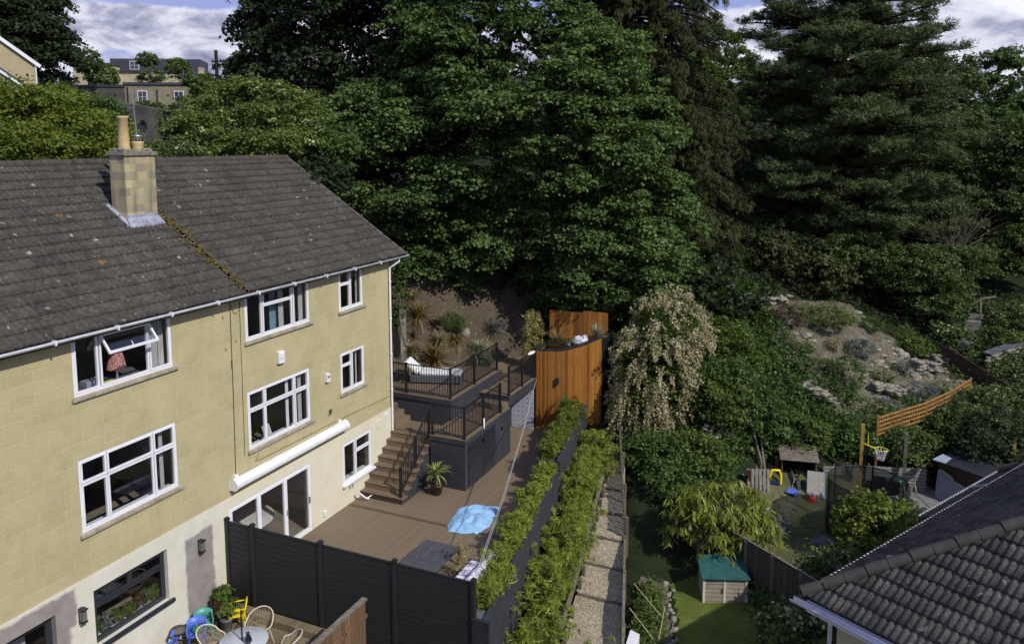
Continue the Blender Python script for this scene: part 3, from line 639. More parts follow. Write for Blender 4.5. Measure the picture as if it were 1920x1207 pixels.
# ------------------------------------------------------------------ the stone house
H = T('stone_house', 'long yellow stone block house with grey tiled roof and white windows', 'house', (-2, 14, -.5))
HY0, HY1, EZ, RX, RZ = 2.0, 22.93, 7.70, -4.8, 11.12
wins = [  # y0,y1,z0,z1
    (10.86, 13.45, 6.40, 7.69), (15.89, 18.56, 6.42, 7.69), (20.01, 21.30, 6.42, 7.69),
    (10.83, 13.43, 3.42, 5.04), (15.85, 18.47, 3.42, 5.04), (20.0, 21.30, 3.76, 5.07),
    (5.2, 8.0, 6.40, 7.69), (5.2, 8.0, 3.42, 5.04)]
low = [(10.97, 12.95, .76, 2.05), (8.2, 10.08, -.42, 2.02), (14.98, 18.36, .0, 2.13), (19.97, 21.57, .76, 2.09)]
def holed(m, y0, y1, z0, z1, x0, x1, holes):
    yc = sorted({y0, y1, *[h[0] for h in holes], *[h[1] for h in holes]}); zc = sorted({z0, z1, *[h[2] for h in holes], *[h[3] for h in holes]})
    yc = [y for y in yc if y0 <= y <= y1]; zc = [z for z in zc if z0 <= z <= z1]
    for a, b in zip(yc, yc[1:]):
        run = None
        for c, d in zip(zc, zc[1:]):
            my, mz = (a + b) / 2, (c + d) / 2; inside = any(h[0] < my < h[1] and h[2] < mz < h[3] for h in holes)
            if not inside: run = [c, d] if run is None else [run[0], d]
            if inside and run: m.box(x0, a, run[0], x1, b, run[1]); run = None
        if run: m.box(x0, a, run[0], x1, b, run[1])
m = M(); holed(m, HY0, HY1, 2.43, EZ + .12, -.25, 0, wins)
m.box(-9.6, HY0, -.5, -9.35, HY1, EZ + .1)
m.build('stone_wall', 'stone', H)
for y in (HY0, HY1 - .25):
    m = M(); m.add([(-.25, y, -.5), (-9.35, y, -.5), (-9.35, y, EZ + .1), (RX, y, RZ - .1), (-.25, y, EZ + .1), (-.25, y + .25, -.5), (-9.35, y + .25, -.5), (-9.35, y + .25, EZ + .1), (RX, y + .25, RZ - .1), (-.25, y + .25, EZ + .1)],
          [(0, 1, 2, 3, 4), (9, 8, 7, 6, 5), (0, 5, 6, 1), (1, 6, 7, 2), (2, 7, 8, 3), (3, 8, 9, 4), (4, 9, 5, 0)])
    m.build('gable_wall', 'stone', H)
m = M(); holed(m, HY0, HY1, -.65, 2.43, -.25, .018, low); m.build('rendered_wall', 'render', H)
m = M()      # floors, ceilings and cross walls that the windows look in on
for z in (-.02, 2.45, 5.25): m.box(-9.3, HY0 + .3, z - .25, -.26, HY1 - .3, z)
m.cur = 1
for y in (8.9, 14.62, 19.3): m.box(-5, y, 0, -.27, y + .12, 7.6)
m.box(-4.6, HY0 + .3, 0, -4.5, HY1 - .3, 7.6); m.box(-9.3, HY0 + .3, 7.72, -.26, HY1 - .3, 7.8)
m.build('room', ['carpet', 'inside'], H)
# roof
ex, ez = .30, 7.80; sl = math.hypot(RX - ex, RZ - ez); U = ((RX - ex) / sl, 0, (RZ - ez) / sl)
nc = 17; pc = sl / nc
m = M(); m.prism([(ex - .02, HY0 - .3), (ex - .02, HY1 + .62), (RX, HY1 + .62), (RX, HY0 - .3)], [ez - .14, ez - .14, RZ - .14, RZ - .14], [ez - .02, ez - .02, RZ - .02, RZ - .02])
bx = 2 * RX - ex
m.prism([(RX, HY0 - .3), (RX, HY1 + .62), (bx, HY1 + .62), (bx, HY0 - .3)], [RZ - .14, RZ - .14, ez - .14, ez - .14], [RZ - .02, RZ - .02, ez - .02, ez - .02])
rf = m.build('roof', 'tile', H)
WL[rf.name] = WL[H.name]
def rchild(o): o.parent = rf; return o
tiled('tile_courses', (ex, HY0 - .3, ez), (0, 1, 0), U, 15.62 - HY0 + .3, nc, pc, .15, .022, 'tile', rf, seed=4, tilew=.30, jit=.012, lip=.045)
tiled('tile_courses', (ex, 15.70, ez + .015), (0, 1, 0), U, HY1 + .62 - 15.70, nc, pc, .15, .022, 'tile', rf, seed=5, tilew=.30, jit=.012, lip=.045)
tiled('tile_courses', (bx, HY0 - .3, ez), (0, 1, 0), (-U[0], 0, U[2]), HY1 + .62 - HY0 + .3, nc, pc, .19, .026, 'tile', rf, seed=6, tilew=.38, res=4)
m = M(); y = HY0 - .3
while y < HY1 + .6:
    e = min(y + .45, HY1 + .62); j = rnd.uniform(-.008, .012); m.tube([(RX, y, RZ + .0 + j), (RX, e - .012, RZ + .0 + j)], .125, 12); y += .45
m.build('ridge_tiles', 'ridge', rf)
m = M(); m.prism([(ex - .02, HY1 + .62), (ex - .02, HY1 + .655), (RX, HY1 + .655), (RX, HY1 + .62)], [ez - .12, ez - .12, RZ - .12, RZ - .12], [ez + .07, ez + .07, RZ + .07, RZ + .07])
m.build('verge', 'mortar', rf)
rng = np.random.default_rng(12); m = M()      # moss and debris caught in the party line seam
for i in range(420):
    s = rng.random() ** .8 * 3.9; w_ = .08 + .13 * rng.random() * (s > 1.4); yy = 15.68 + .06 * math.sin(s * 3) + rng.normal() * w_ ; r = rng.uniform(.010, .042)
    m.ball((ex + U[0] * s, yy, ez + U[2] * s + .06), (r * 1.2, r * 1.6, r * .8), 3, .5)
m.build('moss', 'moss', rf, kind='stuff')
m = M(); 
for i in range(0):
    s = .05 + i * .36; m.bar((ex + U[0] * s, 15.64, ez + U[2] * s + .06), (ex + U[0] * (s + .3), 15.66, ez + U[2] * (s + .3) + .06), .09, .03)
# fascia, soffit, gutter, downpipe
m = M(); m.box(.0, HY0 - .2, 7.69, .24, HY1 + .5, 7.73); m.box(.22, HY0 - .2, 7.69, .245, HY1 + .5, 7.80); m.build('fascia', 'upvc', H)
m = M(); n = 9; vs = []
for yy in (HY0 - .3, HY1 + .68):
    for k in range(n): a = math.pi * (1 + k / (n - 1)); vs.append((.325 + .062 * math.cos(a), yy, 7.79 + .075 * math.sin(a)))
m.add(vs, [(k, k + 1, n + k + 1, n + k) for k in range(n - 1)], True); m.add(vs[n:], [tuple(range(n))])
g = m.build('gutter', 'gutter', H, solid=.006)
y = 3.
while y < HY1: m = M(); m.box(.25, y, 7.70, .395, y + .035, 7.80); y += 1.45; m.build('gutter_bracket', 'upvc', H)
m = M(); py = HY1 - .10; m.tube([(.30, py + .25, 7.74), (.30, py + .25, 7.62), (.07, py, 7.42), (.07, py, 1.62)], .036, 10)
for z in (6.9, 5.6, 4.35, 3.1, 2.35): m.cyl(.07, py, z, z + .05, .047)
m.build('downpipe', 'upvc', H)
# chimney
cx0, cx1, cy0, cy1 = -3.02, -2.46, 14.5, 15.45
m = M(); m.box(cx0, cy0, 9.2, cx1, cy1, 11.36); ch = m.build('chimney', 'chim_stone', H, bevel=.008); WL[ch.name] = WL[H.name]
m = M(); m.box(cx0 - .05, cy0 - .05, 11.36, cx1 + .05, cy1 + .05, 11.46); m.box(cx0 + .04, cy0 + .04, 11.46, cx1 - .04, cy1 - .04, 11.52)
for i in range(26): m.ball((rng.uniform(cx0, cx1), rng.uniform(cy0, cy1), 11.5), (.07, .07, .04), 4, .4)
m.build('chimney_cap', 'mortar', ch)
m = M(); m.lathe(-2.80, 14.80, [(.15, 11.48), (.155, 11.52), (.14, 11.6), (.125, 12.30), (.145, 12.32), (.145, 12.37), (.115, 12.37), (.10, 11.9)]); m.build('tall_chimney_pot', 'pot', ch)
m = M(); m.lathe(-2.75, 15.18, [(.14, 11.48), (.14, 11.62), (.15, 11.66), (.15, 11.72), (.12, 11.72), (.1, 11.5)]); m.build('short_chimney_pot', 'pot', ch)
m = M(); m.lathe(-2.75, 15.18, [(.13, 11.85), (.13, 11.88), (.0, 11.90)]); 
for k in range(4): m.cyl(-2.75 + .1 * math.cos(k * 1.57), 15.18 + .1 * math.sin(k * 1.57), 11.7, 11.86, .008, n=5)
m.build('pot_cowl', 'steel', ch)
m = M(); m.tube([(-2.98, 15.40, 11.3), (-2.96, 15.28, 13.05)], .017, 6); m.tube([(-2.95, 15.15, 13.0), (-2.95, 15.35, 12.98)], .012, 5); m.tube([(-2.95, 15.15, 12.6), (-2.95, 15.35, 12.6)], .012, 5)
m.build('aerial_mast', 'steel', ch)
def rz_(x): return ez + (x - ex) / (RX - ex) * (RZ - ez)
m = M()
m.prism([(cx1, cy0 - .02), (cx1 + .17, cy0 - .08), (cx1 + .17, cy1 + .08), (cx1, cy1 + .02)], [rz_(cx1) - .02, rz_(cx1 + .17) - .02, rz_(cx1 + .17) - .02, rz_(cx1) - .02], [rz_(cx1) + .17, rz_(cx1 + .17) + .08, rz_(cx1 + .17) + .08, rz_(cx1) + .17])
for ya, yb in ((cy0 - .11, cy0 - .004), (cy1 + .004, cy1 + .08)):
    m.prism([(cx0 - .1, ya), (cx1 + .1, ya), (cx1 + .1, yb), (cx0 - .1, yb)], [rz_(cx0 - .1) + .0, rz_(cx1 + .1) + .0] * 1 + [rz_(cx1 + .1), rz_(cx0 - .1)], [rz_(cx0 - .1) + .075, rz_(cx1 + .1) + .075, rz_(cx1 + .1) + .085, rz_(cx0 - .1) + .085])
m.box(cx1, cy0 + .0, rz_(cx1) + .0, cx1 + .012, cy1, rz_(cx1) + .24)
m.build('lead_flashing', 'lead', ch)

# windows: list of cells (fy0, fy1, fz0, fz1, kind) in metres from the lower near corner
def window(y0, y1, z0, z1, cells, mat='upvc', sill='sill', label=None, x=-.015, fr=.055, sash=.045, curtains=(), name='window', sproud=.07):
    m = M()
    m.box(x - .06, y0, z0, x, y0 + fr, z1); m.box(x - .06, y1 - fr, z0, x, y1, z1); m.box(x - .06, y0 + fr, z0, x, y1 - fr, z0 + fr); m.box(x - .06, y0 + fr, z1 - fr, x, y1 - fr, z1)
    done = set()
    for c in cells:
        a, b, c0, c1 = y0 + c[0], y0 + c[1], z0 + c[2], z0 + c[3]
        # mullions and transoms as raised sash frames round every cell
        s = sash; px = x + (.012 if c[4] != 'f' else .002)
        m.box(x - .05, a, c0, px, a + s, c1); m.box(x - .05, b - s, c0, px, b, c1); m.box(x - .05, a + s, c0, px, b - s, c0 + s); m.box(x - .05, a + s, c1 - s, px, b - s, c1)
    w_ = m.build(name, mat, H, bevel=.004)
    if label: w_['label'] = label
    WL[w_.name] = WL[H.name]
    g = M()
    for c in cells:
        if c[4] == 'open': continue
        a, b, c0, c1 = y0 + c[0] + sash - .005, y0 + c[1] - sash + .005, z0 + c[2] + sash - .005, z0 + c[3] - sash + .005
        g.add([(x - .026, a, c0), (x - .026, b, c0), (x - .026, b, c1), (x - .026, a, c1)], [(0, 1, 2, 3)])
    g.build('pane', 'glass', w_)
    if sill:
        s = M(); s.box(-.02, y0 - .07, z0 - .085, sproud, y1 + .12, z0 - .004); s.build('sill', sill, w_, bevel=.008)
        s = M(); s.box(-.35, y0 - .02, z0 - .04, x - .065, y1 + .02, z0 - .005); s.build('inner_sill', 'white', w_)
    for (ca, cb, cm, cx_) in curtains:
        V = M(); n = int((cb - ca) / .018); vs = []
        for i in range(n + 1):
            yy = y0 + ca + (cb - ca) * i / n; xx = x + cx_ + .028 * math.sin(i * 1.05) + .01 * math.sin(i * .37)
            vs += [(xx, yy, z0 + .02), (xx, yy, z1 - .03)]
        V.add(vs, [(2 * i, 2 * i + 2, 2 * i + 3, 2 * i + 1) for i in range(n)], True); V.build('curtain', cm, w_)
    return w_
w, h = 2.59, 1.29
W1 = window(*wins[0], [(.055, .62, .055, h - .055, 's'), (.66, 1.93, .055, h - .055, 'open'), (1.95, w - .055, .055, h - .055, 's')], label='wide upper window with its top light tilted open', curtains=[(2.02, 2.30, 'curtain', -.14), (2.36, 2.5, 'inside', -.2)])
# tilted top light of that window: hinged at the head, swung out
hz, hy0, hy1 = 7.60, wins[0][0] + .68, wins[0][0] + 1.93; ao = R(38); L_ = .46
dx, dz = math.sin(ao), -math.cos(ao); m = M(); x0 = .0
def P_(s, y): return (x0 + dx * s, y, hz + dz * s)
m.bar(P_(0, hy0), P_(L_, hy0), .05, .045, (0, 1, 0)); m.bar(P_(0, hy1), P_(L_, hy1), .05, .045, (0, 1, 0)); m.bar(P_(.02, hy0), P_(.02, hy1), .045, .05); m.bar(P_(L_, hy0 - .025), P_(L_, hy1 + .025), .05, .06)
m.bar(P_(L_ - .02, (hy0 + hy1) / 2), P_(L_ - .14, (hy0 + hy1) / 2), .015); m.build('open_light', 'upvc', W1, bevel=.004)
m = M(); m.add([P_(.03, hy0 + .02), P_(.03, hy1 - .02), P_(L_ - .02, hy1 - .02), P_(L_ - .02, hy0 + .02)], [(0, 1, 2, 3)]); m.build('pane', 'glass', W1)
w, h = 2.67, 1.27
window(*wins[1], [(.055, .66, .055, h - .055, 's'), (.70, 1.92, .055, .86, 'f'), (.70, 1.92, .86, h - .055, 's'), (1.95, w - .055, .055, h - .055, 's')], label='wide upper window with a pale and a blue curtain', curtains=[(2.02, 2.2, 'curtain', -.13), (2.34, 2.5, 'curtain', -.13), (1.30, 1.55, 'curtain_blue', -.3), (1.56, 1.78, 'curtain', -.2), (.08, .2, 'curtain', -.2)])
w, h = 1.29, 1.27
window(*wins[2], [(.055, .60, .055, .84, 's'), (.055, .60, .84, h - .055, 's'), (.64, w - .055, .055, h - .055, 'f')], label='small upper window next to the downpipe', curtains=[(.72, .82, 'curtain', -.2), (1.12, 1.22, 'curtain', -.16)])
w, h = 2.6, 1.62
six = [(.055, .68, .055, 1.06, 's'), (.70, 1.92, .055, 1.06, 'f'), (1.94, w - .055, .055, 1.06, 's'), (.055, .68, 1.08, h - .055, 's'), (.70, 1.92, 1.08, h - .055, 's'), (1.94, w - .055, 1.08, h - .055, 's')]
window(*wins[3], six, label='six paned middle floor window over the black window', curtains=[(2.25, 2.36, 'curtain', -.2)])
window(*wins[4], six, label='six paned middle floor window above the awning', curtains=[(2.22, 2.42, 'curtain', -.14), (1.74, 1.86, 'white', -.18)])
w, h = 1.3, 1.31
window(*wins[5], [(.055, .60, .055, .88, 's'), (.055, .60, .88, h - .055, 's'), (.64, w - .055, .055, h - .055, 'f')], label='small middle floor window', curtains=[(.72, .84, 'curtain', -.15), (1.02, 1.12, 'inside', -.16)])
w, h = 1.6, 1.33
window(*low[3], [(.055, .68, .055, h - .055, 's'), (.72, w - .055, .055, .86, 'f'), (.72, w - .055, .88, h - .055, 's')], label='white ground floor window beside the stairs', sill='upvc', x=.0, sproud=.12)
for k in (6, 7): window(*wins[k], [(.055, 1.38, .055, wins[k][3] - wins[k][2] - .055, 's'), (1.42, 2.745, .055, wins[k][3] - wins[k][2] - .055, 's')])
w, h = 1.98, 1.29
BW = window(*low[0], [(.06, 1.0, .88, h - .06, 's'), (1.0, w - .06, .88, h - .06, 's'), (.06, w - .06, .06, .86, 'f')], mat='anth', sill='anth', fr=.07, sash=.065, x=-.09, sproud=.10, label='black framed ground floor window with plants on its sill')
m = M(); m.box(-.55, 10.99, .70, -.16, 12.93, .745); m.build('inner_sill', 'white', BW)
window(*low[1], [(.06, .92, .0, 2.38, 's'), (.94, 1.82, .0, 2.38, 's')], mat='anth', sill=None, fr=.07, sash=.08, x=-.12, name='black_door', label='black framed glazed door')
m = M(); m.box(-.6, 9.45, -.4, -.5, 9.75, 1.75); m.build('white_blind', 'curtain', bpy.data.objects['black_door'])
# bifold patio doors
y0, y1, z0, z1 = low[2]; pw = (y1 - y0 - .12) / 3
PD = window(y0, y1, z0, z1, [(.06 + pw * k, .06 + pw * (k + 1), .05, z1 - z0 - .05, 's') for k in range(3)], sill=None, fr=.06, sash=.075, x=.0, name='patio_door', label='three panel white glazed patio door')
m = M(); m.box(.012, y0 + .06 + 2 * pw + .02, .95, .05, y0 + .06 + 2 * pw + .05, 1.12); m.box(.012, y1 - .13, .9, .055, y1 - .10, 1.1); m.build('handle', 'steel', PD)
# awning cassette over the patio doors
m = M(); a0, a1 = 15.06, 20.02; prof = [(.02, 2.64), (.02, 2.88), (.10, 2.93), (.20, 2.90), (.27, 2.80), (.27, 2.70), (.20, 2.64)]; n = len(prof)
m.add([(x, a0, z) for x, z in prof] + [(x, a1, z) for x, z in prof], [(i, (i + 1) % n, (i + 1) % n + n, i + n) for i in range(n)] + [tuple(range(n)), tuple(range(2 * n - 1, n - 1, -1))])
m.build('awning_cassette', 'white', H, bevel=.02)
m = M(); m.box(.0, 15.2, 2.88, .08, 15.32, 2.98); m.box(0, 19.75, 2.88, .08, 19.87, 2.98); m.build('awning_bracket', 'upvc', H)
# small fittings on the wall
m = M(); m.box(.0, 17.05, 5.52, .11, 17.29, 5.86); m.box(.11, 17.09, 5.66, .135, 17.25, 5.82); m.build('alarm_box', 'white', H, bevel=.03)
m = M(); m.box(.0, 19.18, 4.38, .10, 19.34, 4.64); m.cur = 1; m.box(.10, 19.21, 4.52, .106, 19.31, 4.57); m.build('alarm_box', ['white', 'black'], H, bevel=.02)
m = M(); m.tube([(0, 19.36, 3.42), (.07, 19.36, 3.40), (.08, 19.30, 3.34)], .03, 8); m.tube([(0, 19.43, 3.44), (.06, 19.43, 3.44)], .02, 8); m.build('waste_pipe_stub', 'iron', H)
m = M(); m.box(.018, 21.85, 1.95, .045, 22.20, 2.24); m.build('meter_box', 'render', H, bevel=.006)
m = M(); m.box(.018, 22.42, 2.26, .04, 22.6, 2.34); m.build('air_vent', 'upvc', H)
m = M(); m.box(.018, 18.88, .42 - .25, .08, 19.0, .34); m.build('outdoor_socket', 'white', H, bevel=.01)
m = M(); m.tube([(.02, 20.25, .62), (.07, 20.25, .60), (.07, 20.25, .52)], .012, 6); m.tube([(.02, 20.4, .64), (.07, 20.4, .62), (.07, 20.4, .50)], .012, 6); m.build('garden_tap', 'iron', H)
def cable(pts, r=.008, mat='iron', name='cable'): M().tube(pts, r, 5).build(name, mat, H)
cable([(.01, 15.36, 7.6), (.012, 15.34, 5.2), (.012, 15.30, 2.93)], .009); cable([(.01, 15.70, 7.55), (.012, 15.68, 5.2), (.012, 15.66, 3.35)], .006)
cable([(.01, 15.36, 7.62), (.02, 15.45, 7.32), (.02, 15.58, 7.24), (.02, 15.68, 7.34), (.02, 15.72, 7.6)], .006)
cable([(.012, 16.2, 3.22), (.012, 16.05, 3.05), (.012, 16.3, 3.02), (.012, 19.7, 2.98), (.012, 22.9, 2.86)], .006)
MT['rust'] = plain('rust_mark', (.16, .075, .02), .9, .4, 30)
for (y, z, h_) in ((15.32, 5.82, .24), (15.14, 6.35, .06), (15.08, 7.2, .07), (15.52, 6.5, .05)): m = M(); m.box(.001, y, z, .006, y + .035, z + h_); m.build('rust_stain', 'rust', H)
# wall lanterns (up-down lights with a glass front)
for y, z, l in ((10.63, 1.72, 'black wall lantern beside the glazed door'), (13.94, 1.66, 'black wall lantern on the bare grey patch')):
    m = M(); m.box(.018, y - .05, z - .17, .05, y + .05, z + .15); m.box(.05, y - .065, z + .12, .20, y + .065, z + .15); m.box(.05, y - .065, z - .17, .17, y + .065, z - .13)
    o = m.build('wall_lantern', 'black', H, bevel=.004); o['label'] = l; WL[o.name] = WL[H.name]
    M().box(.06, y - .05, z - .12, .165, y + .05, z + .115).build('lantern_glass', plain('lantern_glass', (.16, .16, .15), .15, .1), o)

# ------------------------------------------------------------------ things seen inside
def P(m, name, mat, root, **k): return m.build(name, mat, root, **k)
t = T('table_lamp', 'small lamp with pleated pink patterned shade in the open window', 'lamp', (-.55, 12.35, 6.38))
m = M(); m.cyl(-.55, 12.35, 6.38, 6.6, .03); P(m, 'lamp_base', 'steel', t)
m = M(); n = 40; vs = []
for zz, r in ((6.58, .20), (6.95, .13)):
    for k in range(n): rr = r * (1 + .06 * (k % 2)); vs.append((-.55 + rr * math.cos(2 * math.pi * k / n), 12.35 + rr * math.sin(2 * math.pi * k / n), zz))
m.add(vs, [(k, (k + 1) % n, n + (k + 1) % n, n + k) for k in range(n)]); P(m, 'lamp_shade', plain('pink_fabric', (.42, .20, .17), .9, .6, 22), t)
t = T('desk', 'grey desk with papers behind the open upper window', 'desk', (-.6, 12, 5.25)); m = M(); m.box(-1.0, 11.0, 6.33, -.3, 13.2, 6.37); P(m, 'desk_top', 'steel', t); m = M()
for x, y in ((-.95, 11.05), (-.35, 11.05), (-.95, 13.15), (-.35, 13.15)): m.box(x - .02, y - .02, 5.25, x + .02, y + .02, 6.33)
P(m, 'desk_leg', 'steel', t)
m = M(); m.box(-.62, 11.45, 6.372, -.38, 11.85, 6.52); m.build('storage_box', plain('grey_plastic', (.30, .32, .38), .5, .1), bevel=.01, label='grey plastic storage box on the desk in the open window', cat='box')
m = M(); m.box(-.5, 11.9, 6.372, -.34, 12.15, 6.385); m.build('paper_sheet', plain('lime_paper', (.4, .55, .05), .8, .05), label='bright green sheet of card lying on the desk', cat='paper')
m = M(); m.add([(-.25, 16.75, 3.44), (-.25, 17.05, 3.44), (-.36, 17.05, 3.74), (-.36, 16.75, 3.74)], [(0, 1, 2, 3)]); m.build('picture_frame', 'offwhite', label='pale picture frame leaning behind the window over the awning', cat='picture', solid=.015)
t = T('curved_table', 'pale curved table seen through the patio doors', 'table', (-1.4, 17.1, 0)); m = M(); m.lathe(-1.5, 16.9, [(0, .74), (1.0, .74), (1.02, .70), (0, .70)], 40); P(m, 'tabletop', 'offwhite', t); M().cyl(-1.5, 16.9, 0, .7, .3, .12).build('pedestal', 'offwhite', t)
MT['clay'] = plain('terracotta', (.42, .20, .09), .8, .15, 8); MT['greypot'] = plain('grey_planter', (.13, .14, .16), .7, .15, 8); MT['glaze'] = plain('brown_glaze', (.045, .022, .018), .3, .2, 6)
def pot(m, x, y, z, r0, r1, h): m.lathe(x, y, [(r0 * .9, z), (r0, z + .01), (r1 * .97, z + h * .85), (r1, z + h * .86), (r1, z + h), (r1 * .88, z + h), (r1 * .82, z + h * .9), (0, z + h * .9)], 16)
spots = [(11.12, 'clay', .085, .17, 'f_mid', 'terracotta pot with a bushy herb, nearest the door end of the black window'), (11.42, 'greypot', .08, .14, 'f_grey', 'dark pot with grey green foliage, second along the black window sill'), (11.78, 'white', .07, .13, 'f_ivy', 'white pot of large bright green leaves in the black window'), (12.08, 'greypot', .06, .12, 'f_mid', 'middle low green plant on the black window sill'),
         (12.35, 'white', .06, .12, 'f_red', 'plant with reddish leaves on the black window sill'), (12.6, 'white', .07, .14, 'f_ivy', 'white pot of trailing green leaves right of the reddish plant'), (12.8, 'steel', .06, .13, 'f_mid', 'plant at the far end of the black window sill, beside the white blind')]
for i, (y, pm, r, h_, fm, lb) in enumerate(spots):
    t = T('potted_plant', lb, 'plant', (-.30, y, .745), 'potted plants on the black window sill'); m = M(); pot(m, -.30, y, .745, r * .7, r, h_); P(m, 'pot', pm, t)
    bush('foliage', None, None, [(-.30, y, .745 + h_ + .09, .12, .12, .13)], fm, .09, .07, 26, .07, .7, seed=30 + i, parent=t)
# ------------------------------------------------------------------ lower deck
wy = wallx
m = M(); m.prism([(.02, 14.93), (7.25, 14.93), (wy(30) - .25, 30.0), (.02, 30.0)], -.16, 0); m.build('deck', 'wpc', kind='structure')
m = M(); m.box(.03, 20.14, .002, 5.6, 20.28, .006); m.build('deck_break_board', plain('deck_break', (.105, .07, .043), .6, .15, 5, kind='pos'), kind='structure')
m = M(); m.box(.02, 14.96, -1.6, .1, 14.99, -.16) if False else None
# neighbour's patio, ledge, brown fence
m = M(); m.box(.02, 4, -.60, 4.86, 14.52, -.45); m.build('patio', 'old_deck', kind='structure')
m = M(); m.box(.05, 14.53, -.6, 4.3, 14.80, -.27); m.build('timber_kerb', 'old_deck', label='low boxed timber ledge along the foot of the black slatted fence', cat='ledge', bevel=.01)
t = T('panel_fence', 'black horizontal slat fence with capped posts between patio and deck', 'fence', (3.6, 14.86, -.6))
fx = [.06, .91, 3.05, 5.19, 7.27]; ft = [1.95, 1.98, 2.0, 2.0, 2.0]
MT['fslat'] = plain('black_composite_slat', (.021, .021, .023), .55, .15, 3, .4, kind='pos', stretch=(.6, 1, 12), bmp=.002)
for a, b in zip(fx, fx[1:]):
    m = M(); z = -.55 if a < 5 else -1.7
    while z < 1.84:
        e = min(z + .148, 1.86); m.box(a + .04, 14.84, z, b - .04, 14.875, e - .010); m.box(a + .04, 14.85, e - .010, b - .04, 14.868, e); z = e
    m.box(a + .04, 14.835, 1.86, b - .04, 14.88, 1.895); m.build('slat_panel', 'fslat', t)
for i, x in enumerate(fx):
    m = M(); zb = -.55 if x < 5 else -2.2; m.box(x - .05, 14.80, zb, x + .05, 14.91, 1.93); p = m.build('post', 'fslat', t, bevel=.005); WL[p.name] = WL[t.name]
    m = M(); m.box(x - .065, 14.785, 1.93, x + .065, 14.925, 1.955); m.box(x - .045, 14.805, 1.955, x + .045, 14.905, 1.985); m.build('post_cap', 'fslat', p)
m = M(); m.box(7.27, 14.78, -2.4, 7.68, 14.86, 1.02); m.box(7.25, 14.77, 1.02, 7.70, 14.87, 1.06); m.build('wall_end_panel', 'anth', label='short dark panel closing the end of the long planter wall', cat='panel')
t = T('board_fence', 'brown vertical board fence with grey capping rail beside the patio', 'fence', (4.85, 10, -.9))
M().box(4.83, 4, -.9, 4.87, 14.10, 1.30).build('board_panel', 'fencewood', t); M().box(4.78, 4, 1.30, 4.92, 14.12, 1.345).build('capping_rail', 'oldwood', t); M().box(4.88, 4, .9, 4.93, 14.1, .98).build('rail', 'fencewood', t)
# ------------------------------------------------------------------ furniture on the patio
def tubchair(loc, rz, label):
    t = T('tub_chair', label, 'chair', (0, 0, 0), 'cream woven tub chairs round the patio table'); m = M(); top = []; bot = []
    for k in range(17):
        a = R(-118 + 236 * k / 16); hgt = .60 + .26 * max(0, math.cos(a)) ** .6; top.append((-.33 * math.cos(a), .34 * math.sin(a), hgt)); bot.append((-.22 * math.cos(a), .22 * math.sin(a), .40))
    m.tube(top, .016, 8); m.tube([top[0], (.24, -.22, .40)], .014, 6); m.tube([top[-1], (.24, .22, .40)], .014, 6); m.build('frame', 'cream', t)
    m = M(); n = len(top)
    for k in range(n - 1):
        m.tube([top[k], bot[k]], .006, 4, False); q = tuple((np.array(top[k]) + top[k + 1]) / 2); q2 = tuple((np.array(bot[k]) + bot[k + 1]) / 2); m.tube([q, q2], .006, 4, False)
    for f in (.35, .7): m.tube([tuple(np.array(top[k]) * (1 - f) + np.array(bot[k]) * f) for k in range(n)], .006, 4, False)
    m.build('woven_back', 'weave', t)
    m = M(); m.lathe(0, 0, [(.0, .42), (.22, .42), (.25, .40), (.22, .37), (0, .37)], 20); m.build('seat', 'weave', t)
    for sx, sy in ((1, 1), (1, -1), (-1, 1), (-1, -1)): M().tube([(.17 * sx, .17 * sy, .39), (.24 * sx, .24 * sy, 0)], .012, 6).build('leg', 'cream', t)
    t.location = loc; t.rotation_euler.z = rz; return t
MT['cream'] = plain('cream_metal', (.62, .56, .44), .5, .05); MT['weave'] = plain('tan_cord', (.33, .27, .18), .9, .2, 20)
pz = -.45
tubchair((2.0, 13.78, pz), R(-80), 'cream tub chair nearest the black fence, behind the round table')
tubchair((1.42, 12.85, pz), R(15), 'cream tub chair on the house side of the round table')
tubchair((3.15, 13.45, pz), R(205), 'cream tub chair facing the house from beyond the round table')
t = T('round_table', 'round pale glass patio table on a dark frame', 'table', (2.25, 13.0, pz))
m = M(); m.lathe(2.25, 13.0, [(0, .272), (.54, .272), (.55, .262), (.54, .25), (0, .25)], 40); m.build('tabletop', plain('frosted_top', (.50, .53, .56), .25, .05), t)
m = M(); m.tube([(2.25 + .5 * math.cos(k * .3142), 13 + .5 * math.sin(k * .3142), .235) for k in range(20)], .012, 6, closed=True); m.build('rim', 'iron', t)
for k in range(4): M().tube([(2.25 + .4 * math.cos(k * 1.57 + .8), 13 + .4 * math.sin(k * 1.57 + .8), .24), (2.25 + .5 * math.cos(k * 1.57 + .8), 13 + .5 * math.sin(k * 1.57 + .8), pz)], .014, 6).build('leg', 'iron', t)
m = M(); m.cyl(2.22, 12.98, .272, 1.02, .019); m.cyl(2.22, 12.98, pz, .25, .019); m.cyl(2.22, 12.98, pz, pz + .06, .2); m.build('parasol_pole', 'black', label='bare dark parasol pole standing up through the round table', cat='pole')
m = M(); m.lathe(2.42, 12.96, [(.05, .275), (.07, .30), (.075, .40), (.05, .46), (.03, .50), (.045, .53), (.0, .53)], 14); m.tube([(2.49, 12.96, .32), (2.54, 12.96, .38), (2.49, 12.96, .46)], .01, 6); m.build('jug', plain('navy_glass', (.012, .016, .04), .2, .1), label='dark blue glass jug on the round patio table', cat='jug')
m = M(); m.lathe(2.52, 12.72, [(.035, .275), (.04, .36), (.03, .37), (0, .30)], 12); m.build('tumbler', 'black', label='small dark tumbler near the jug on the round table', cat='glass')
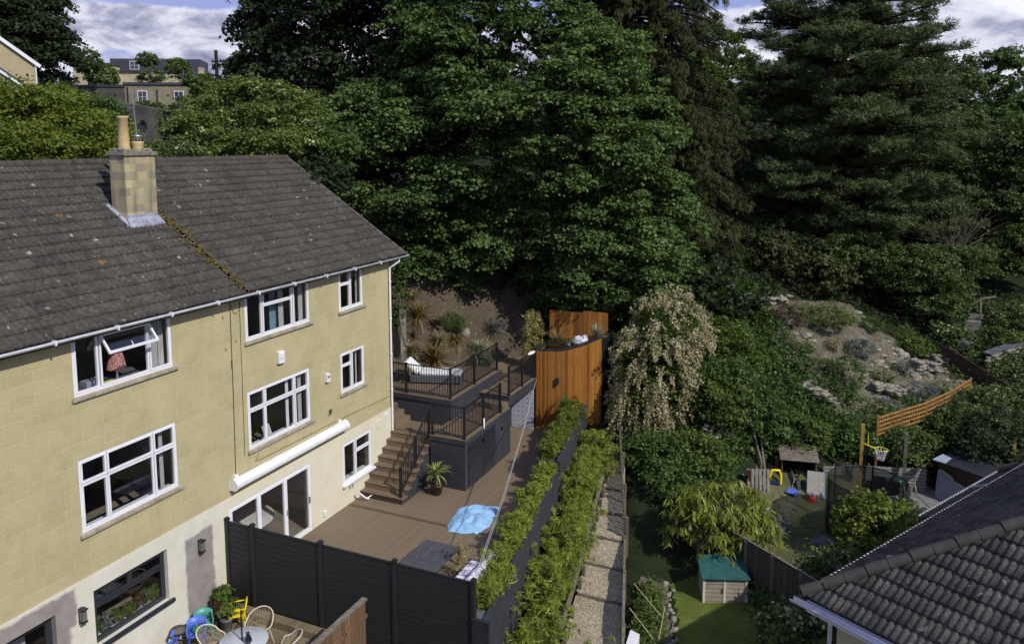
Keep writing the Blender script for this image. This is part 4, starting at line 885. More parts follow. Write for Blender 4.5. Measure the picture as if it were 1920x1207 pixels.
def kidchair(name, loc, rz, mat, label, s=1., tub=False):
    t = T(name, label, 'chair', (0, 0, 0), "children's plastic chairs on the patio")
    m = M(); m.prism([(-.17, -.17), (.17, -.18), (.17, .18), (-.17, .17)], .30, .325); m.build('seat', mat, t, bevel=.01)
    m = M()
    if tub:
        vs = []; n = 13
        for k in range(n): a = R(-75 + 150 * k / (n - 1)); zt = .56 + .05 * math.cos(a); vs += [(-.19 * math.cos(a), .20 * math.sin(a), .30), (-.23 * math.cos(a), .22 * math.sin(a), zt)]
        m.add(vs, [(2 * k, 2 * k + 2, 2 * k + 3, 2 * k + 1) for k in range(n - 1)], True); m.build('backrest', mat, t, solid=.018)
    else:
        pts = [(-.16, -.17, .31), (-.22, -.17, .56), (-.235, -.10, .62), (-.235, .10, .62), (-.22, .17, .56), (-.16, .17, .31)]; m.tube(pts, .018, 8); m.build('back_frame', mat, t)
        m = M(); [m.bar((-.175, y, .33), (-.23, y, .61), .02, .012, (0, 1, 0)) for y in (-.10, -.05, 0, .05, .10)]; m.build('backrest', mat, t)
    for sy in (-1, 1): M().tube([(-.21, .19 * sy, .50), (-.05, .205 * sy, .49), (.13, .20 * sy, .47), (.165, .19 * sy, .42), (.165, .18 * sy, .31)], .017, 6).build('armrest', mat, t)
    for sx, sy in ((1, 1), (1, -1), (-1, 1), (-1, -1)): M().bar((.14 * sx, .14 * sy, .31), (.185 * sx, .175 * sy, 0), .042, .03).build('leg', mat, t, bevel=.006)
    t.location = loc; t.rotation_euler.z = rz; t.scale = (s,) * 3; return t
MT['yel'] = plain('yellow_plastic', (.80, .60, .01), .35, .05); MT['blu'] = plain('blue_plastic', (.09, .16, .55), .4, .08); MT['teal'] = plain('teal_plastic', (.07, .30, .24), .4, .1); MT['grn'] = plain('green_plastic', (.02, .16, .07), .4, .1)
kidchair('child_chair', (.88, 14.22, pz), R(-140), 'yel', "bright yellow child's armchair standing by the plant pots", 1.08)
kidchair('child_chair', (.42, 13.58, pz), R(-35), 'teal', "teal child's tub chair against the wall", 1.0, True)
kidchair('child_chair', (.58, 13.20, pz), R(-50), 'blu', "blue child's tub chair in front of the teal one", 1.05, True)
m = M(); m.lathe(.60, 13.22, [(.10, -.10), (.13, 0), (.12, .0), (.08, -.08), (0, -.09)], 14); m.build('bucket', 'grn', label='dark green plastic tub on the seat of the blue child chair', cat='tub')
m = M(); m.tube([(.30, 12.62, pz), (.34, 12.70, .05), (.36, 12.78, pz)], .02, 8); m.bar((.32, 12.55, -.1), (.36, 12.85, -.1), .05); m.bar((.33, 12.66, .05), (.33, 12.76, .16), .10, .02); m.build('toy_scooter', 'blu', label='small blue plastic ride-on toy leaning at the foot of the house wall', cat='toy')
t = T('toy_bicycle', "child's balance bike with dark wheels lying by the wall", 'bicycle', (.5, 12.3, pz))
for x, y in ((.35, 12.15), (.40, 12.75)):
    m = M(); m.tube([(x + .03 * math.cos(k * .4488 * 1), y + .17 * math.cos(k * .4488), -.26 + .17 * math.sin(k * .4488)) for k in range(14)], .022, 8, closed=True); m.build('wheel', 'black', t)
M().tube([(.37, 12.15, -.26), (.40, 12.42, .0), (.42, 12.72, .02), (.40, 12.75, -.26)], .018, 6).build('frame', 'blu', t)
m = M(); m.lathe(.22, 12.98, [(.0, -.05), (.17, -.02), (.19, .02), (.0, .04)], 18); m.build('round_cushion', plain('brown_cushion', (.12, .10, .08), .9, .2), label='round brown disc seat propped by the blue chair', cat='cushion')
for i, (x, y, r, h_, pm, fm, fr_, lb) in enumerate([(.26, 14.36, .17, .38, 'steel', 'f_mid', .23, 'pale pot with a big glossy leaved shrub in the fence corner'), (.40, 13.98, .16, .32, 'greypot', 'f_red', .15, 'grey pot with orange and dark flowers beside the wall'), (.78, 13.97, .16, .34, 'greypot', 'f_jun', .15, 'dark grey pot with a small spiky conifer in front of the big shrub'), (.60, 14.42, .13, .3, 'white', 'f_ivy', .12, 'small white pot tucked between the shrub and the yellow chair')]):
    t = T('potted_plant', lb, 'plant', (x, y, pz), 'potted plants in the patio corner'); m = M(); pot(m, x, y, pz, r * .7, r, h_); P(m, 'pot', pm, t)
    bush('foliage', None, None, [(x, y, pz + h_ + fr_ * .8, fr_, fr_, fr_ * 1.05)], fm, .13, .11, 30, .10, .6, seed=50 + i, parent=t)
rng = np.random.default_rng(5); Cc = np.array([(.30 + .12 * rng.normal(), 13.93 + .1 * rng.normal(), .15 + .05 * rng.random()) for _ in range(7)])

# ------------------------------------------------------------------ stairs and platforms
LZ, PZ_, UZ, WZ = 1.6, 1.8, 2.6, 2.22
t = T('deck_stairs', 'brown composite staircase of eight steps against the house wall', 'stairs', (.85, 21.8, 0)); SX = 1.66
for k in range(8):
    z = .2 * (k + 1); y = 20.86 + .272 * k
    m = M(); m.box(.03, y - .02, z - .028, SX + .03, y + .275, z); 
    m.box(.03, y + .0, z - .2, SX, y + .018, z - .028); m.build('step', 'wpc_x', t)
m = M(); prof = [(20.885, 0)]
for k in range(8): prof += [(20.885 + .272 * k, .2 * (k + 1) - .03), (20.885 + .272 * (k + 1), .2 * (k + 1) - .03)]
prof += [(20.885 + .272 * 8, 0)]; n = len(prof)
m.add([(.05, y, z) for y, z in prof] + [(SX - .01, y, z) for y, z in prof], [tuple(range(n)), tuple(range(2 * n - 1, n - 1, -1))] + [(i, (i + 1) % n, (i + 1) % n + n, i + n) for i in range(n)]); m.build('side_wall', 'dark_rend', t)
def railing(name, label, pts, posts, h=1.08, gap=.105, dz=0., group=None, mat='black'):
    """pts: polyline of base points; posts: indexes or parametric points"""
    t = T(name, label, 'railing', pts[0], group)
    for q in posts:
        m = M(); m.box(q[0] - .035, q[1] - .035, q[2], q[0] + .035, q[1] + .035, q[2] + h + .03); m.box(q[0] - .06, q[1] - .06, q[2], q[0] + .06, q[1] + .06, q[2] + .02); m.box(q[0] - .043, q[1] - .043, q[2] + h + .03, q[0] + .043, q[1] + .043, q[2] + h + .045); m.build('post', mat, t)
    m = M(); b = M()
    for p, q in zip(pts, pts[1:]):
        p = Vector(p); q = Vector(q); up = Vector((0, 0, 1)); m.bar(p + up * h, q + up * h, .045, .03); m.bar(p + up * .09, q + up * .09, .03, .03)
        L = math.hypot(q.x - p.x, q.y - p.y); n = max(2, int(L / gap))
        for i in range(1, n): r = p + (q - p) * i / n; b.cyl(r.x, r.y, r.z + .09, r.z + h, .0125, n=5)
    m.build('rail', mat, t); b.build('baluster', mat, t); bpy.data.objects[b.__dict__.get('nm', 'baluster')] if False else None
    return t
sy0 = 20.98; railing('stair_railing', 'black metal railing sloping up the staircase', [(1.52, sy0, .2), (1.52, sy0 + 1.9, 1.6)], [(1.52, sy0, .2), (1.52, sy0 + .95, .88), (1.52, sy0 + 1.9, 1.6)], h=.96)
# middle platform (bin store below), landing, upper flight, upper deck, walkway
t = T('bin_store_platform', 'dark rendered box store with timber doors under the middle platform', 'platform', (2.3, 24.3, 0)); bx0, bx1, by0, by1 = 1.72, 3.06, 22.6, 26.25
m = M(); m.box(bx0, by0, 0, bx1, by1, PZ_ - .03); m.build('store_wall', 'dark_rend', t, bevel=.006)
m = M(); m.box(bx0 - .03, by0 - .03, PZ_ - .03, bx1 + .03, by1, PZ_); m.cur = 1; m.box(bx1 - .002, by0 - .03, PZ_ - .19, bx1 + .028, by1 + .0, PZ_ - .03); m.box(bx0 - .03, by0 - .028, PZ_ - .19, bx1 - .002, by0 - .0, PZ_ - .03); m.build('platform_deck', ['wpc_x', 'dark_rend'], t)
for ya, yb in ((22.82, 23.86), (23.96, 24.95)):
    m = M(); y = ya
    while y < yb - .05: e = min(y + .13, yb); m.box(bx1 + .001, y + .004, .03, bx1 + .03, e - .004, 1.55); y = e
    d = m.build('store_door', 'anth', t); WL[d.name] = WL[t.name]
    if ya < 23:
        for z in (.25, .8, 1.35): m = M(); m.box(bx1 + .03, ya + .01, z, bx1 + .037, ya + .40, z + .035); m.box(bx1 + .03, ya - .02, z - .04, bx1 + .04, ya + .02, z + .07); m.build('strap_hinge', 'black', d)
m = M(); m.box(bx1 + .03, 23.87, 1.30, bx1 + .10, 23.93, 1.42); m.build('wall_light', 'black', t)
m = M(); m.box(bx1 + .003, 25.5, 1.18, bx1 + .05, 25.57, 1.28); m.build('wall_light', 'black', t)
m = M(); m.box(.04, 23.04, 0, bx0 - .001, 23.98, LZ - .03); m.cur = 1; m.box(-3.2, 22.98, 1.2, .04, 23.98, LZ - .03); m.cur = 0; m.box(.04, 22.99, LZ - .03, bx0 - .03, 23.99, LZ); m.build('stair_landing', ['wpc_x', 'dark_rend'], kind='structure')
m = M(); m.box(bx0 - .03, 23.0, PZ_ - .2, bx0 - .012, by1, PZ_ - .03); m.build('landing_riser', 'wpc_x', kind='structure')
t = T('upper_stairs', 'narrow flight of brown steps rising behind the house corner', 'stairs', (-.5, 23.5, LZ))
for k in range(4):
    z = LZ + .2 * (k + 1); x = .10 - .26 * k; m = M(); m.box(x - .262, 22.98, z - .2, x, 23.98, z - .002) if k < 3 else m.box(x - 2.0, 22.98, z - .2, x, 23.98, z - .002); m.build('step', 'wpc', t)
t = T('upper_deck', 'upper brown deck with dark rendered front wall', 'deck', (-.6, 26, 1.6)); ux = 1.78
m = M(); m.prism([(-4.2, 24.0), (ux, 24.0), (ux, 28.3), (1.1, 28.3), (-1.3, 27.15), (-4.2, 26.6)], 1.45, UZ - .03); m.build('front_wall', 'dark_rend', t)
m = M(); m.prism([(-4.2, 23.95), (ux + .04, 23.95), (ux + .04, 28.35), (1.05, 28.35), (-1.3, 27.2), (-4.2, 26.65)], UZ - .028, UZ); m.cur = 1
m.box(-4.2, 23.955, UZ - .19, ux + .01, 23.998, UZ - .03); m.box(ux + .002, 23.96, UZ - .19, ux + .035, 28.33, UZ - .03); m.build('deck_boards', ['wpc_x', 'dark_rend'], t)
railing('deck_railing', 'black metal railing round the edge of the upper deck', [(-3.2, 24.06, UZ), (ux - .06, 24.06, UZ), (ux - .06, 28.0, UZ)], [(-1.9, 24.06, UZ), (-.1, 24.06, UZ), (ux - .06, 24.06, UZ), (ux - .06, 26.0, UZ), (ux - .06, 28.0, UZ)])
# walkway at the level between, over the tiled alcove
t = T('walkway', 'raised brown walkway with dark fascia leading to the timber clad store', 'walkway', (2.4, 28.5, 1.7))
m = M(); m.prism([(ux + .05, 26.27), (3.06, 26.27), (3.06, 29.2), (1.6, 33.8), (-.2, 33.8), (.9, 28.4), (ux + .05, 28.4)], WZ - .03, WZ); m.cur = 1
m.prism([(ux + .05, 26.29), (3.04, 26.29), (3.04, 29.15), (1.6, 33.7), (-.2, 33.7), (.9, 28.45), (ux + .05, 28.4)], WZ - .42, WZ - .03); m.build('walkway_deck', ['wpc', 'dark_rend'], t)
m = M(); m.box(ux + .06, 26.26, 0, 3.03, 26.4, WZ - .42); m.box(ux + .06, 26.4, 0, ux + .2, 28.85, WZ - .42); m.build('alcove_wall', 'dark_rend', t)
m = M(); m.box(ux + .06, 25.78, PZ_, 3.02, 26.26, PZ_ + .2); m.build('step', 'wpc_x', t)
m = M(); m.box(ux + .05, 28.36, WZ, ux - .8, 28.9, UZ - .2); m.box(ux + .04, 28.36, WZ, ux + .3, 28.75, WZ + .19); m.build('step', 'wpc_x', t)
railing('deck_railing', 'black metal railing round the middle platform over the bin store', [(1.78, 22.66, PZ_), (3.0, 22.66, PZ_), (3.0, 25.62, PZ_)], [(1.78, 22.66, PZ_), (3.0, 22.66, PZ_), (3.0, 24.1, PZ_), (3.0, 25.55, PZ_)])
railing('deck_railing', 'black metal railing on the raised walkway beside the timber clad store', [(3.0, 26.3, WZ), (3.0, 28.85, WZ)], [(3.0, 26.33, WZ), (3.0, 27.6, WZ), (3.0, 28.85, WZ)])
m = M(); m.prism([(-.75, 31.2), (.1, 30.6), (.35, 32.6), (-.45, 33.2)], 2.0, 2.62); m.build('sleeper_planter', 'wpc_x', label='low timber edged step beside the walkway at the foot of the bank', cat='planter', bevel=.01)
# tiled panel in the alcove
def tilewall():
    m_, t_, b_, o_ = newmat('patterned_tiles'); co = t_.coord((1, 1, 1))
    s = t_.new('ShaderNodeSeparateXYZ'); t_.link(co, s.inputs[0])
    def fr_(v): return t_.math('SUBTRACT', t_.math('FRACT', t_.math('MULTIPLY', v, 5.)), .5)
    u, v = fr_(s.outputs[0]), fr_(s.outputs[2]); d = t_.math('SQRT', t_.math('ADD', t_.math('MULTIPLY', u, u), t_.math('MULTIPLY', v, v)))
    ring = t_.ramp(d, [(.0, .15), (.13, .15), (.16, .75), (.27, .75), (.30, .45), (.36, .45), (.40, .8), (.47, .8), (.5, .5), (.56, .5), (.62, .7)])
    t_.link(t_.mix(1., ring, (.80, .84, .95), 'MULTIPLY'), b_.inputs['Base Color']); b_.inputs['Roughness'].default_value = .25; return m_
MT['tiles'] = tilewall()
m = M(); m.box(ux + .21, 28.86, .01, 2.97, 28.90, WZ - .43); m.build('tiled_panel', 'tiles', label='blue and white patterned tile panel under the walkway', cat='tiles')
# timber clad store with a curved front and planted roof
t = T('clad_store', 'tall curved store clad in orange oiled cedar slats', 'store', (4.2, 29.9, 0))
cv = []
for i in range(61):
    f = i / 60; x = 3.06 + f * 2.42; y = 28.92 + .30 * f + .80 * f ** 2.2; cv.append((x, y, 3.36 + .10 * f + .44 * max(0, f - .35) ** 1.6 / .65 ** 1.6))
m = M(); rg = np.random.default_rng(2)
for i in range(60):
    (x0, y0, zt), (x1, y1, _) = cv[i], cv[i + 1]; d = Vector((x1 - x0, y1 - y0)).normalized(); a = .008; nx, ny = d.y * .022, -d.x * .022
    x0 += d.x * a; y0 += d.y * a; x1 -= d.x * a; y1 -= d.y * a; m.a = float(rg.random()); zt -= .05
    m.add([(x0, y0, .0), (x1, y1, .0), (x1 + nx, y1 + ny, 0), (x0 + nx, y0 + ny, 0), (x0, y0, zt), (x1, y1, zt), (x1 + nx, y1 + ny, zt), (x0 + nx, y0 + ny, zt)], [(0, 1, 2, 3), (7, 6, 5, 4), (2, 1, 5, 6), (3, 2, 6, 7), (0, 3, 7, 4)])
for i in range(32):       # side facing the walkway
    y0 = 28.95 + i * .05; m.a = float(rg.random()); m.box(3.015, y0 + .005, WZ, 3.04, y0 + .045, 3.32)
    if y0 < 29.2: m.box(3.015, y0 + .005, 0.0, 3.04, y0 + .045, WZ)
m.build('slat_cladding', 'cedar', t)
poly = [(x, y + .015) for x, y, z in cv[::4]] + [(5.48, 31.6), (3.05, 31.4)]; zt = [z - .12 for x, y, z in cv[::4]] + [3.7, 3.2]
m = M(); m.prism(poly, 0, zt); m.build('store_body', 'black', t)
m = M()
for i in range(0, 60, 2):
    (x0, y0, z0), (x1, y1, z1) = cv[i], cv[i + 2]; m.bar((x0, y0 + .02, z0), (x1 + .002, y1 + .02, z1), .12, .035)
m.box(3.0, 28.9, 3.33, 3.12, 31.4, 3.37); m.build('capping', 'anth', t)
m = M(); q = cv[22]; m.box(q[0] - .05, q[1] - .16, 2.02, q[0] + .05, q[1] - .03, 2.24); m.cyl(q[0], q[1] - .12, 1.98, 2.28, .045, n=12); m.build('wall_light', 'anth', t)
m = M()
for i in range(12):
    y0 = 31.6; x0 = 2.6 + i * .22; m.a = float(rg.random()); m.box(x0 + .004, y0, 3.2, x0 + .216, y0 + .04, 4.45 + .08 * (i > 6))
m.build('rear_screen', 'cedar', label='dim orange timber screen behind the planted store roof', cat='screen')
blades('roof_grass', 'tuft of feathery tan grass on the left of the store roof', 'plant', (3.55, 29.95, 3.30), 150, .95, .016, 'f_tan', 61, .7, .55)
blades('roof_grass', 'fresh green grassy plant at the right end of the store roof', 'plant', (5.05, 30.6, 3.62), 150, .8, .02, 'f_pale', 62, .8, .7)
o = blades('roof_grass', 'small green leaved plant drooping over the white cover on the store roof', 'plant', (4.25, 30.0, 3.3), 46, .75, .06, 'f_mid', 63, 1.2, .9)
m = M(); m.ball((4.42, 30.25, 3.42), (.34, .30, .34), 7, .45); m.ball((4.15, 30.15, 3.36), (.26, .2, .16), 6, .5); m.ball((4.62, 30.4, 3.55), (.16, .2, .22), 6, .5); m.build('white_cover', plain('crumpled_white', (.72, .71, .78), .6, .1, 6, bmp=.02), label='crumpled white cover lying on the store roof', cat='cover')
M().ball((3.0, 28.55, 3.32), (.09, .32, .05), 8, .3).build('white_cloth', plain('white_cloth', (.78, .78, .80), .8, .04), label='white cloth draped on the walkway railing next to the cedar store', cat='cloth')
rng = np.random.default_rng(71)      # tall bamboo by the store
t = T('bamboo_clump', 'tall yellowing bamboo clump left of the store roof', 'bamboo', (2.25, 30.3, 2.25)); m = M(); Cs = []
for i in range(26):
    x, y = 2.25 + rng.normal() * .22, 30.3 + rng.normal() * .18; ln = 1.7 + .8 * rng.random(); dx, dy = rng.normal(size=2) * .12; m.tube([(x, y, 2.2), (x + dx * .5, y + dy * .5, 2.2 + ln * .5), (x + dx, y + dy, 2.2 + ln)], [.012, .009, .004], 5)
    for k in range(10): f = .25 + .75 * rng.random(); Cs.append((x + dx * f + rng.normal() * .06, y + dy * f + rng.normal() * .06, 2.2 + ln * f))
m.build('cane', plain('bamboo_cane', (.42, .36, .14), .5, .2), t); C = np.array(Cs); V, Fq, tt = clumps_to_leaves(C, np.full(len(C), .14), rng.random(len(C)), 16, .13, .22, rng, .9, .3); MT['f_bamy'] = leafmat('yellow_bamboo_leaf', (.16, .15, .04), (.42, .36, .12), .25)
fast('foliage', V, Fq, 'f_bamy', t, tt)

# ------------------------------------------------------------------ long planter wall and bamboo
t = T('planter_wall', 'long dark rendered retaining wall with built-in trough along the deck edge', 'wall', (6.4, 22, -2))
def wseg(y0, y1, zt0, zt1, inner, mname):
    m = M(); th = .14
    o0, o1 = wy(y0), wy(y1)
    m.prism([(o0 - th, y0), (o0, y0), (o1, y1), (o1 - th, y1)], [-2.6, -2.6, -.6, -.6] if y1 > 25 else [-2.8, -2.8, -2.2, -2.2], [zt0, zt0, zt1, zt1])
    m.prism([(o0 - inner - .10, y0), (o0 - inner, y0), (o1 - inner, y1), (o1 - inner - .10, y1)], 0.0, [zt0 - .05, zt0 - .05, zt1 - .05, zt1 - .05])
    m.prism([(o0 - inner, y0), (o0 - th, y0), (o0 - th - .01, y0 + .09), (o0 - inner - .01, y0 + .09)], 0.0, zt0 - .05)
    m.build(mname, 'dark_rend', t)
    m = M(); m.prism([(o0 - inner, y0 + .09), (o0 - th, y0 + .09), (o1 - th, y1), (o1 - inner, y1)], 0, [zt0 - .17] * 2 + [zt1 - .17] * 2); m.build('trough_soil', 'bank', t)
wseg(15.0, 24.05, .62, .62, .62, 'wall_section'); wseg(24.06, 30.25, .98, 1.15, .80, 'wall_section')
m = M(); m.prism([(wy(15) - .63, 14.93), (wy(15) - .14, 14.93), (wy(15.8) - .14, 15.95), (wy(15.8) - .63, 15.95)], .50, .53); m.build('capping_board', plain('grey_board', (.12, .14, .15), .5, .1, kind='pos'), t)
def hedge_row(name, label, pts, r, h, z, mat, seed, n, per=30, L=.15, lean=0., asp=.15, group=None, cat='bamboo'):
    rng = np.random.default_rng(seed); C = []; m = M()
    for i in range(n):
        f = rng.random() * (len(pts) - 1); j = min(int(f), len(pts) - 2); f -= j; x = pts[j][0] + (pts[j + 1][0] - pts[j][0]) * f + rng.normal() * r * .35; y = pts[j][1] + (pts[j + 1][1] - pts[j][1]) * f + rng.normal() * .05
        zz = z(y) if callable(z) else z; hh = h * (.55 + .45 * rng.random() + .35 * max(0, math.sin(y * 2.1 + 1.3 * math.sin(y * .9)))); dx = rng.normal() * r * .8 + lean; dy = rng.normal() * .12
        if math.sin(y * 3.7 + 2 * math.sin(y * 1.3)) > .55 and rng.random() < .55: continue
        if rng.random() < .06: hh *= 1.45; dx *= 1.5
        if i % 2 == 0: m.tube([(x, y, zz - .05), (x + dx * .4, y + dy * .4, zz + hh * .6), (x + dx, y + dy, zz + hh)], [.007, .006, .003], 4)
        for k in range(5): g = .2 + .8 * rng.random(); C.append((x + dx * g ** 1.6 + rng.normal() * .05, y + dy * g + rng.normal() * .06, zz + hh * g))
    C = np.array(C); t = T(name, label, cat, (pts[0][0], pts[0][1], zz), group); V, Fq, tt = clumps_to_leaves(C, np.full(len(C), .15) * (.7 + .6 * rng.random(len(C))), rng.random(len(C)), per, L, asp, rng, .85, .5, .25)
    fast('foliage', V, Fq, mat, t, tt); m.build('cane', 'twig', t); return t
hedge_row('bamboo_hedge', 'row of young bamboo filling the near trough beside the patterned sofa', [(wy(16.1) - .36, 16.1), (wy(23.9) - .4, 23.9)], .22, .55, .45, 'f_bamboo', 81, 240)
hedge_row('bamboo_hedge', 'short row of yellow green bamboo in the taller far trough by the cedar store', [(wy(24.3) - .5, 24.3), (wy(29.6) - .5, 29.6)], .26, .52, .85, 'f_lime', 82, 190)
bedz = lambda y: -1.75 + (y - 16) * .095
hedge_row('bamboo_hedge', 'wide band of bright bamboo growing outside the planter wall above the path', [(wy(15.5) + .72, 15.5), (wy(22) + .68, 22), (wy(28.5) + .62, 28.5)], .50, 1.2, bedz, 'f_bamboo', 83, 720, 26, .16)
m = M(); m.prism([(wy(14) + .0, 14), (wy(14) + 1.15, 14), (wy(29.3) + .95, 29.3), (wy(29.3), 29.3)], -3, [-2.0, -2.0, -.30, -.30]); m.build('planting_bed', 'bank', kind='structure')
blades('yucca', 'dark strappy yucca rising from the far trough before the cedar store', 'plant', (4.42, 28.5, 1.0), 44, .75, .045, 'f_ivy', 91, .8, .9, h0=.25)
# potted yucca on the deck
t = T('potted_yucca', 'variegated yucca in a brown glazed pot at the foot of the stairs', 'plant', (2.28, 22.02, 0)); m = M(); pot(m, 2.28, 22.02, 0, .16, .22, .36); P(m, 'pot', 'glaze', t); m = M(); m.tube([(2.28, 22.02, .3), (2.26, 22.0, .72)], [.045, .03], 8); P(m, 'stem', 'bark_pale', t)
blades('foliage', None, None, (2.26, 22.0, .62), 60, .68, .05, 'f_yuc', 92, 1.0, 1.15, parent=t)
# blue tarpaulin over a low table
rng = np.random.default_rng(14)
ol = [ZP(u, v, .04) for u, v in [(838, 982), (852, 963), (856, 955), (892, 944), (925, 950), (938, 949), (933, 962), (925, 973), (918, 985), (895, 999), (865, 998), (842, 995)]]
from mathutils.geometry import delaunay_2d_cdt
from mathutils import noise as mnoise
rg = np.random.default_rng(31); O2 = [Vector((p[0], p[1])) for p in ol]; n = len(O2); edge = []
for i in range(n):
    for f in (0, .25, .5, .75): edge.append(O2[i].lerp(O2[(i + 1) % n], f) + Vector((rg.normal() * .012, rg.normal() * .012)))
def edist(q):
    best = 9.
    for i in range(n):
        a, b = O2[i], O2[(i + 1) % n]; t_ = max(0, min(1, (q - a).dot(b - a) / (b - a).length_squared)); best = min(best, (q - a.lerp(b, t_)).length)
    return best
def inpoly(q):
    c = False
    for i in range(n):
        a, b = O2[i], O2[i - 1]
        if (a.y > q.y) != (b.y > q.y) and q.x < (b.x - a.x) * (q.y - a.y) / (b.y - a.y) + a.x: c = not c
    return c
pts = list(edge); x0, x1 = min(p.x for p in O2), max(p.x for p in O2); y0, y1 = min(p.y for p in O2), max(p.y for p in O2); gx_ = x0
while gx_ < x1:
    gy_ = y0
    while gy_ < y1:
        q = Vector((gx_ + rg.normal() * .012, gy_ + rg.normal() * .012))
        if inpoly(q) and edist(q) > .035: pts.append(q)
        gy_ += .05
    gx_ += .05
r_ = delaunay_2d_cdt(pts, [(k, (k + 1) % len(edge)) for k in range(len(edge))], [], 1, 1e-5) if 'delaunay_2d_cdt' in globals() else None
def tarp_h(q):
    d = edist(q) if inpoly(q) else 0.
    w_ = Vector((q.x * 1.5 + 3, q.y * 1.5, 0)); rid = 1 - abs(mnoise.noise(w_ + Vector((mnoise.noise(w_ * 1.7), mnoise.noise(w_ * 1.7 + Vector((5, 2, 1))), 0)) * .6)) * 2.2
    rid2 = 1 - abs(mnoise.noise(Vector((q.x * 3.6, q.y * 3.6, 4)))) * 2.2
    return .012 + .17 * (1 - math.exp(-d / .13)) * (.5 + .5 * rid) + .055 * rid2 * min(1, d / .30)
m = M(); m.add([(q.x, q.y, tarp_h(q)) for q in r_[0]], [tuple(f) for f in r_[2]], True); m.build('tarpaulin', plain('pale_blue_sheet', (.27, .47, .68), .5, .06, 3, .5, bmp=.01), label='crumpled pale blue tarpaulin covering low furniture on the deck', cat='tarpaulin')
rg = np.random.default_rng(64); m = M()
for i in range(190):
    x = .3 + 4.6 * rg.random() ** .6; y = 15.3 + 13 * rg.random(); a = rg.random() * 6.28; L_ = rg.uniform(.02, .05); dx_, dy_ = math.cos(a) * L_, math.sin(a) * L_; m.add([(x - dx_, y - dy_, .012), (x + dy_ * .4, y - dx_ * .4, .016), (x + dx_, y + dy_, .012), (x - dy_ * .4, y + dx_ * .4, .02)], [(0, 1, 2, 3)])
m.build('leaf_litter', plain('fallen_leaf', (.20, .17, .07), .8, .4, 20, kind='pos'), label='a few fallen leaves blown over the brown deck', cat='leaf litter', kind='stuff')
# low slatted table and patterned sofa
t = T('slatted_table', 'large low grey slatted garden table on the deck', 'table', (4.7, 17.7, 0)); tz_ = .5
m = M(); a, b, c, d = [np.array(ZP(u, v, tz_)[:2]) for u, v in [(797, 1010), (862, 1024), (846, 1080), (752, 1054)]]
a, b, c, d = np.array([3.95, 18.42]), np.array([5.08, 18.42]), np.array([5.3, 16.9]), np.array([4.0, 16.9]); c = np.array([5.08, 16.9]); d = np.array([3.95, 16.9])
for i in range(9):
    x0 = 3.95 + i * .126; m.box(x0 + .004, 16.9, tz_ - .022, x0 + .122, 18.42, tz_)
m.build('tabletop', plain('grey_slats', (.070, .072, .080), .6, .25, 5, kind='pos', stretch=(5, .5, 1)), t)
m = M(); m.box(3.97, 16.92, tz_ - .07, 5.06, 16.96, tz_ - .024); m.box(3.97, 18.36, tz_ - .07, 5.06, 18.4, tz_ - .024); [m.box(3.97, y, tz_ - .022, 5.06, y + .012, tz_ + .003) for y in (17.4, 17.9)]; m.build('table_frame', 'anth', t)
for x in (4.0, 5.03):
    for y in (16.95, 18.37): M().box(x - .035, y - .035, 0, x + .035, y + .035, tz_ - .07).build('leg', 'anth', t)
def patt():
    m_, t_, b_, o_ = newmat('grey_lilac_pattern'); n_ = t_.noise(t_.coord(), 9, 4, .6, .8)
    t_.link(t_.ramp(n_, [(.40, (.30, .29, .36)), (.47, (.66, .63, .72)), (.60, (.74, .70, .78))]), b_.inputs['Base Color']); b_.inputs['Roughness'].default_value = .85; return m_
MT['patt'] = patt()
t = T('garden_sofa', 'low garden sofa with lilac and white patterned cushions by the bamboo', 'sofa', (6.0, 17.3, 0))
m = M(); m.box(5.55, 16.2, .02, 6.55, 18.1, .30); m.build('base', 'black', t, bevel=.01); m = M(); m.box(5.58, 16.25, .301, 6.25, 17.25, .44); m.build('seat_cushion', 'patt', t, bevel=.04); m = M(); m.box(5.58, 17.28, .301, 6.25, 18.05, .44); m.build('seat_cushion', 'patt', t, bevel=.04)
m = M(); m.tube([(6.22, 16.3, .60), (6.24, 17.2, .62), (6.26, 18.35, .62)], [.16, .165, .15], 14); m.build('bolster', 'patt', t)
rng = np.random.default_rng(33); hedge_row('bamboo_sprig', 'thin yellow bamboo standing between the slatted table and the sofa', [(5.42, 17.6), (5.5, 17.9)], .12, 1.3, 0, 'f_bamy', 84, 12, 16, .11)
# lounger with white cushion
t = T('sun_lounger', 'grey wicker sun lounger with white mattress behind the upper railing', 'sun lounger', (.5, 25.4, UZ)); 
lc = Vector((-.55, 25.05)); ld = Vector((1.75, .55)).normalized(); lr = math.atan2(ld.y, ld.x)
def LL(x, y): return (lc.x + ld.x * x - ld.y * y, lc.y + ld.y * x + ld.x * y)
def lb(m, x0, y0, z0, x1, y1, z1, zz1=None):
    pts = [LL(x0, y0), LL(x1, y0), LL(x1, y1), LL(x0, y1)]; m.prism(pts, UZ + z0, [UZ + z1, UZ + (zz1 or z1), UZ + (zz1 or z1), UZ + z1])
m = M(); lb(m, 0, 0, .05, 1.95, .75, .32); m.build('wicker_base', plain('grey_wicker', (.10, .105, .12), .8, .3, 40), t, bevel=.02)
m = M(); lb(m, .35, .03, .322, 1.95, .72, .46); m.build('mattress', 'white', t, bevel=.05)
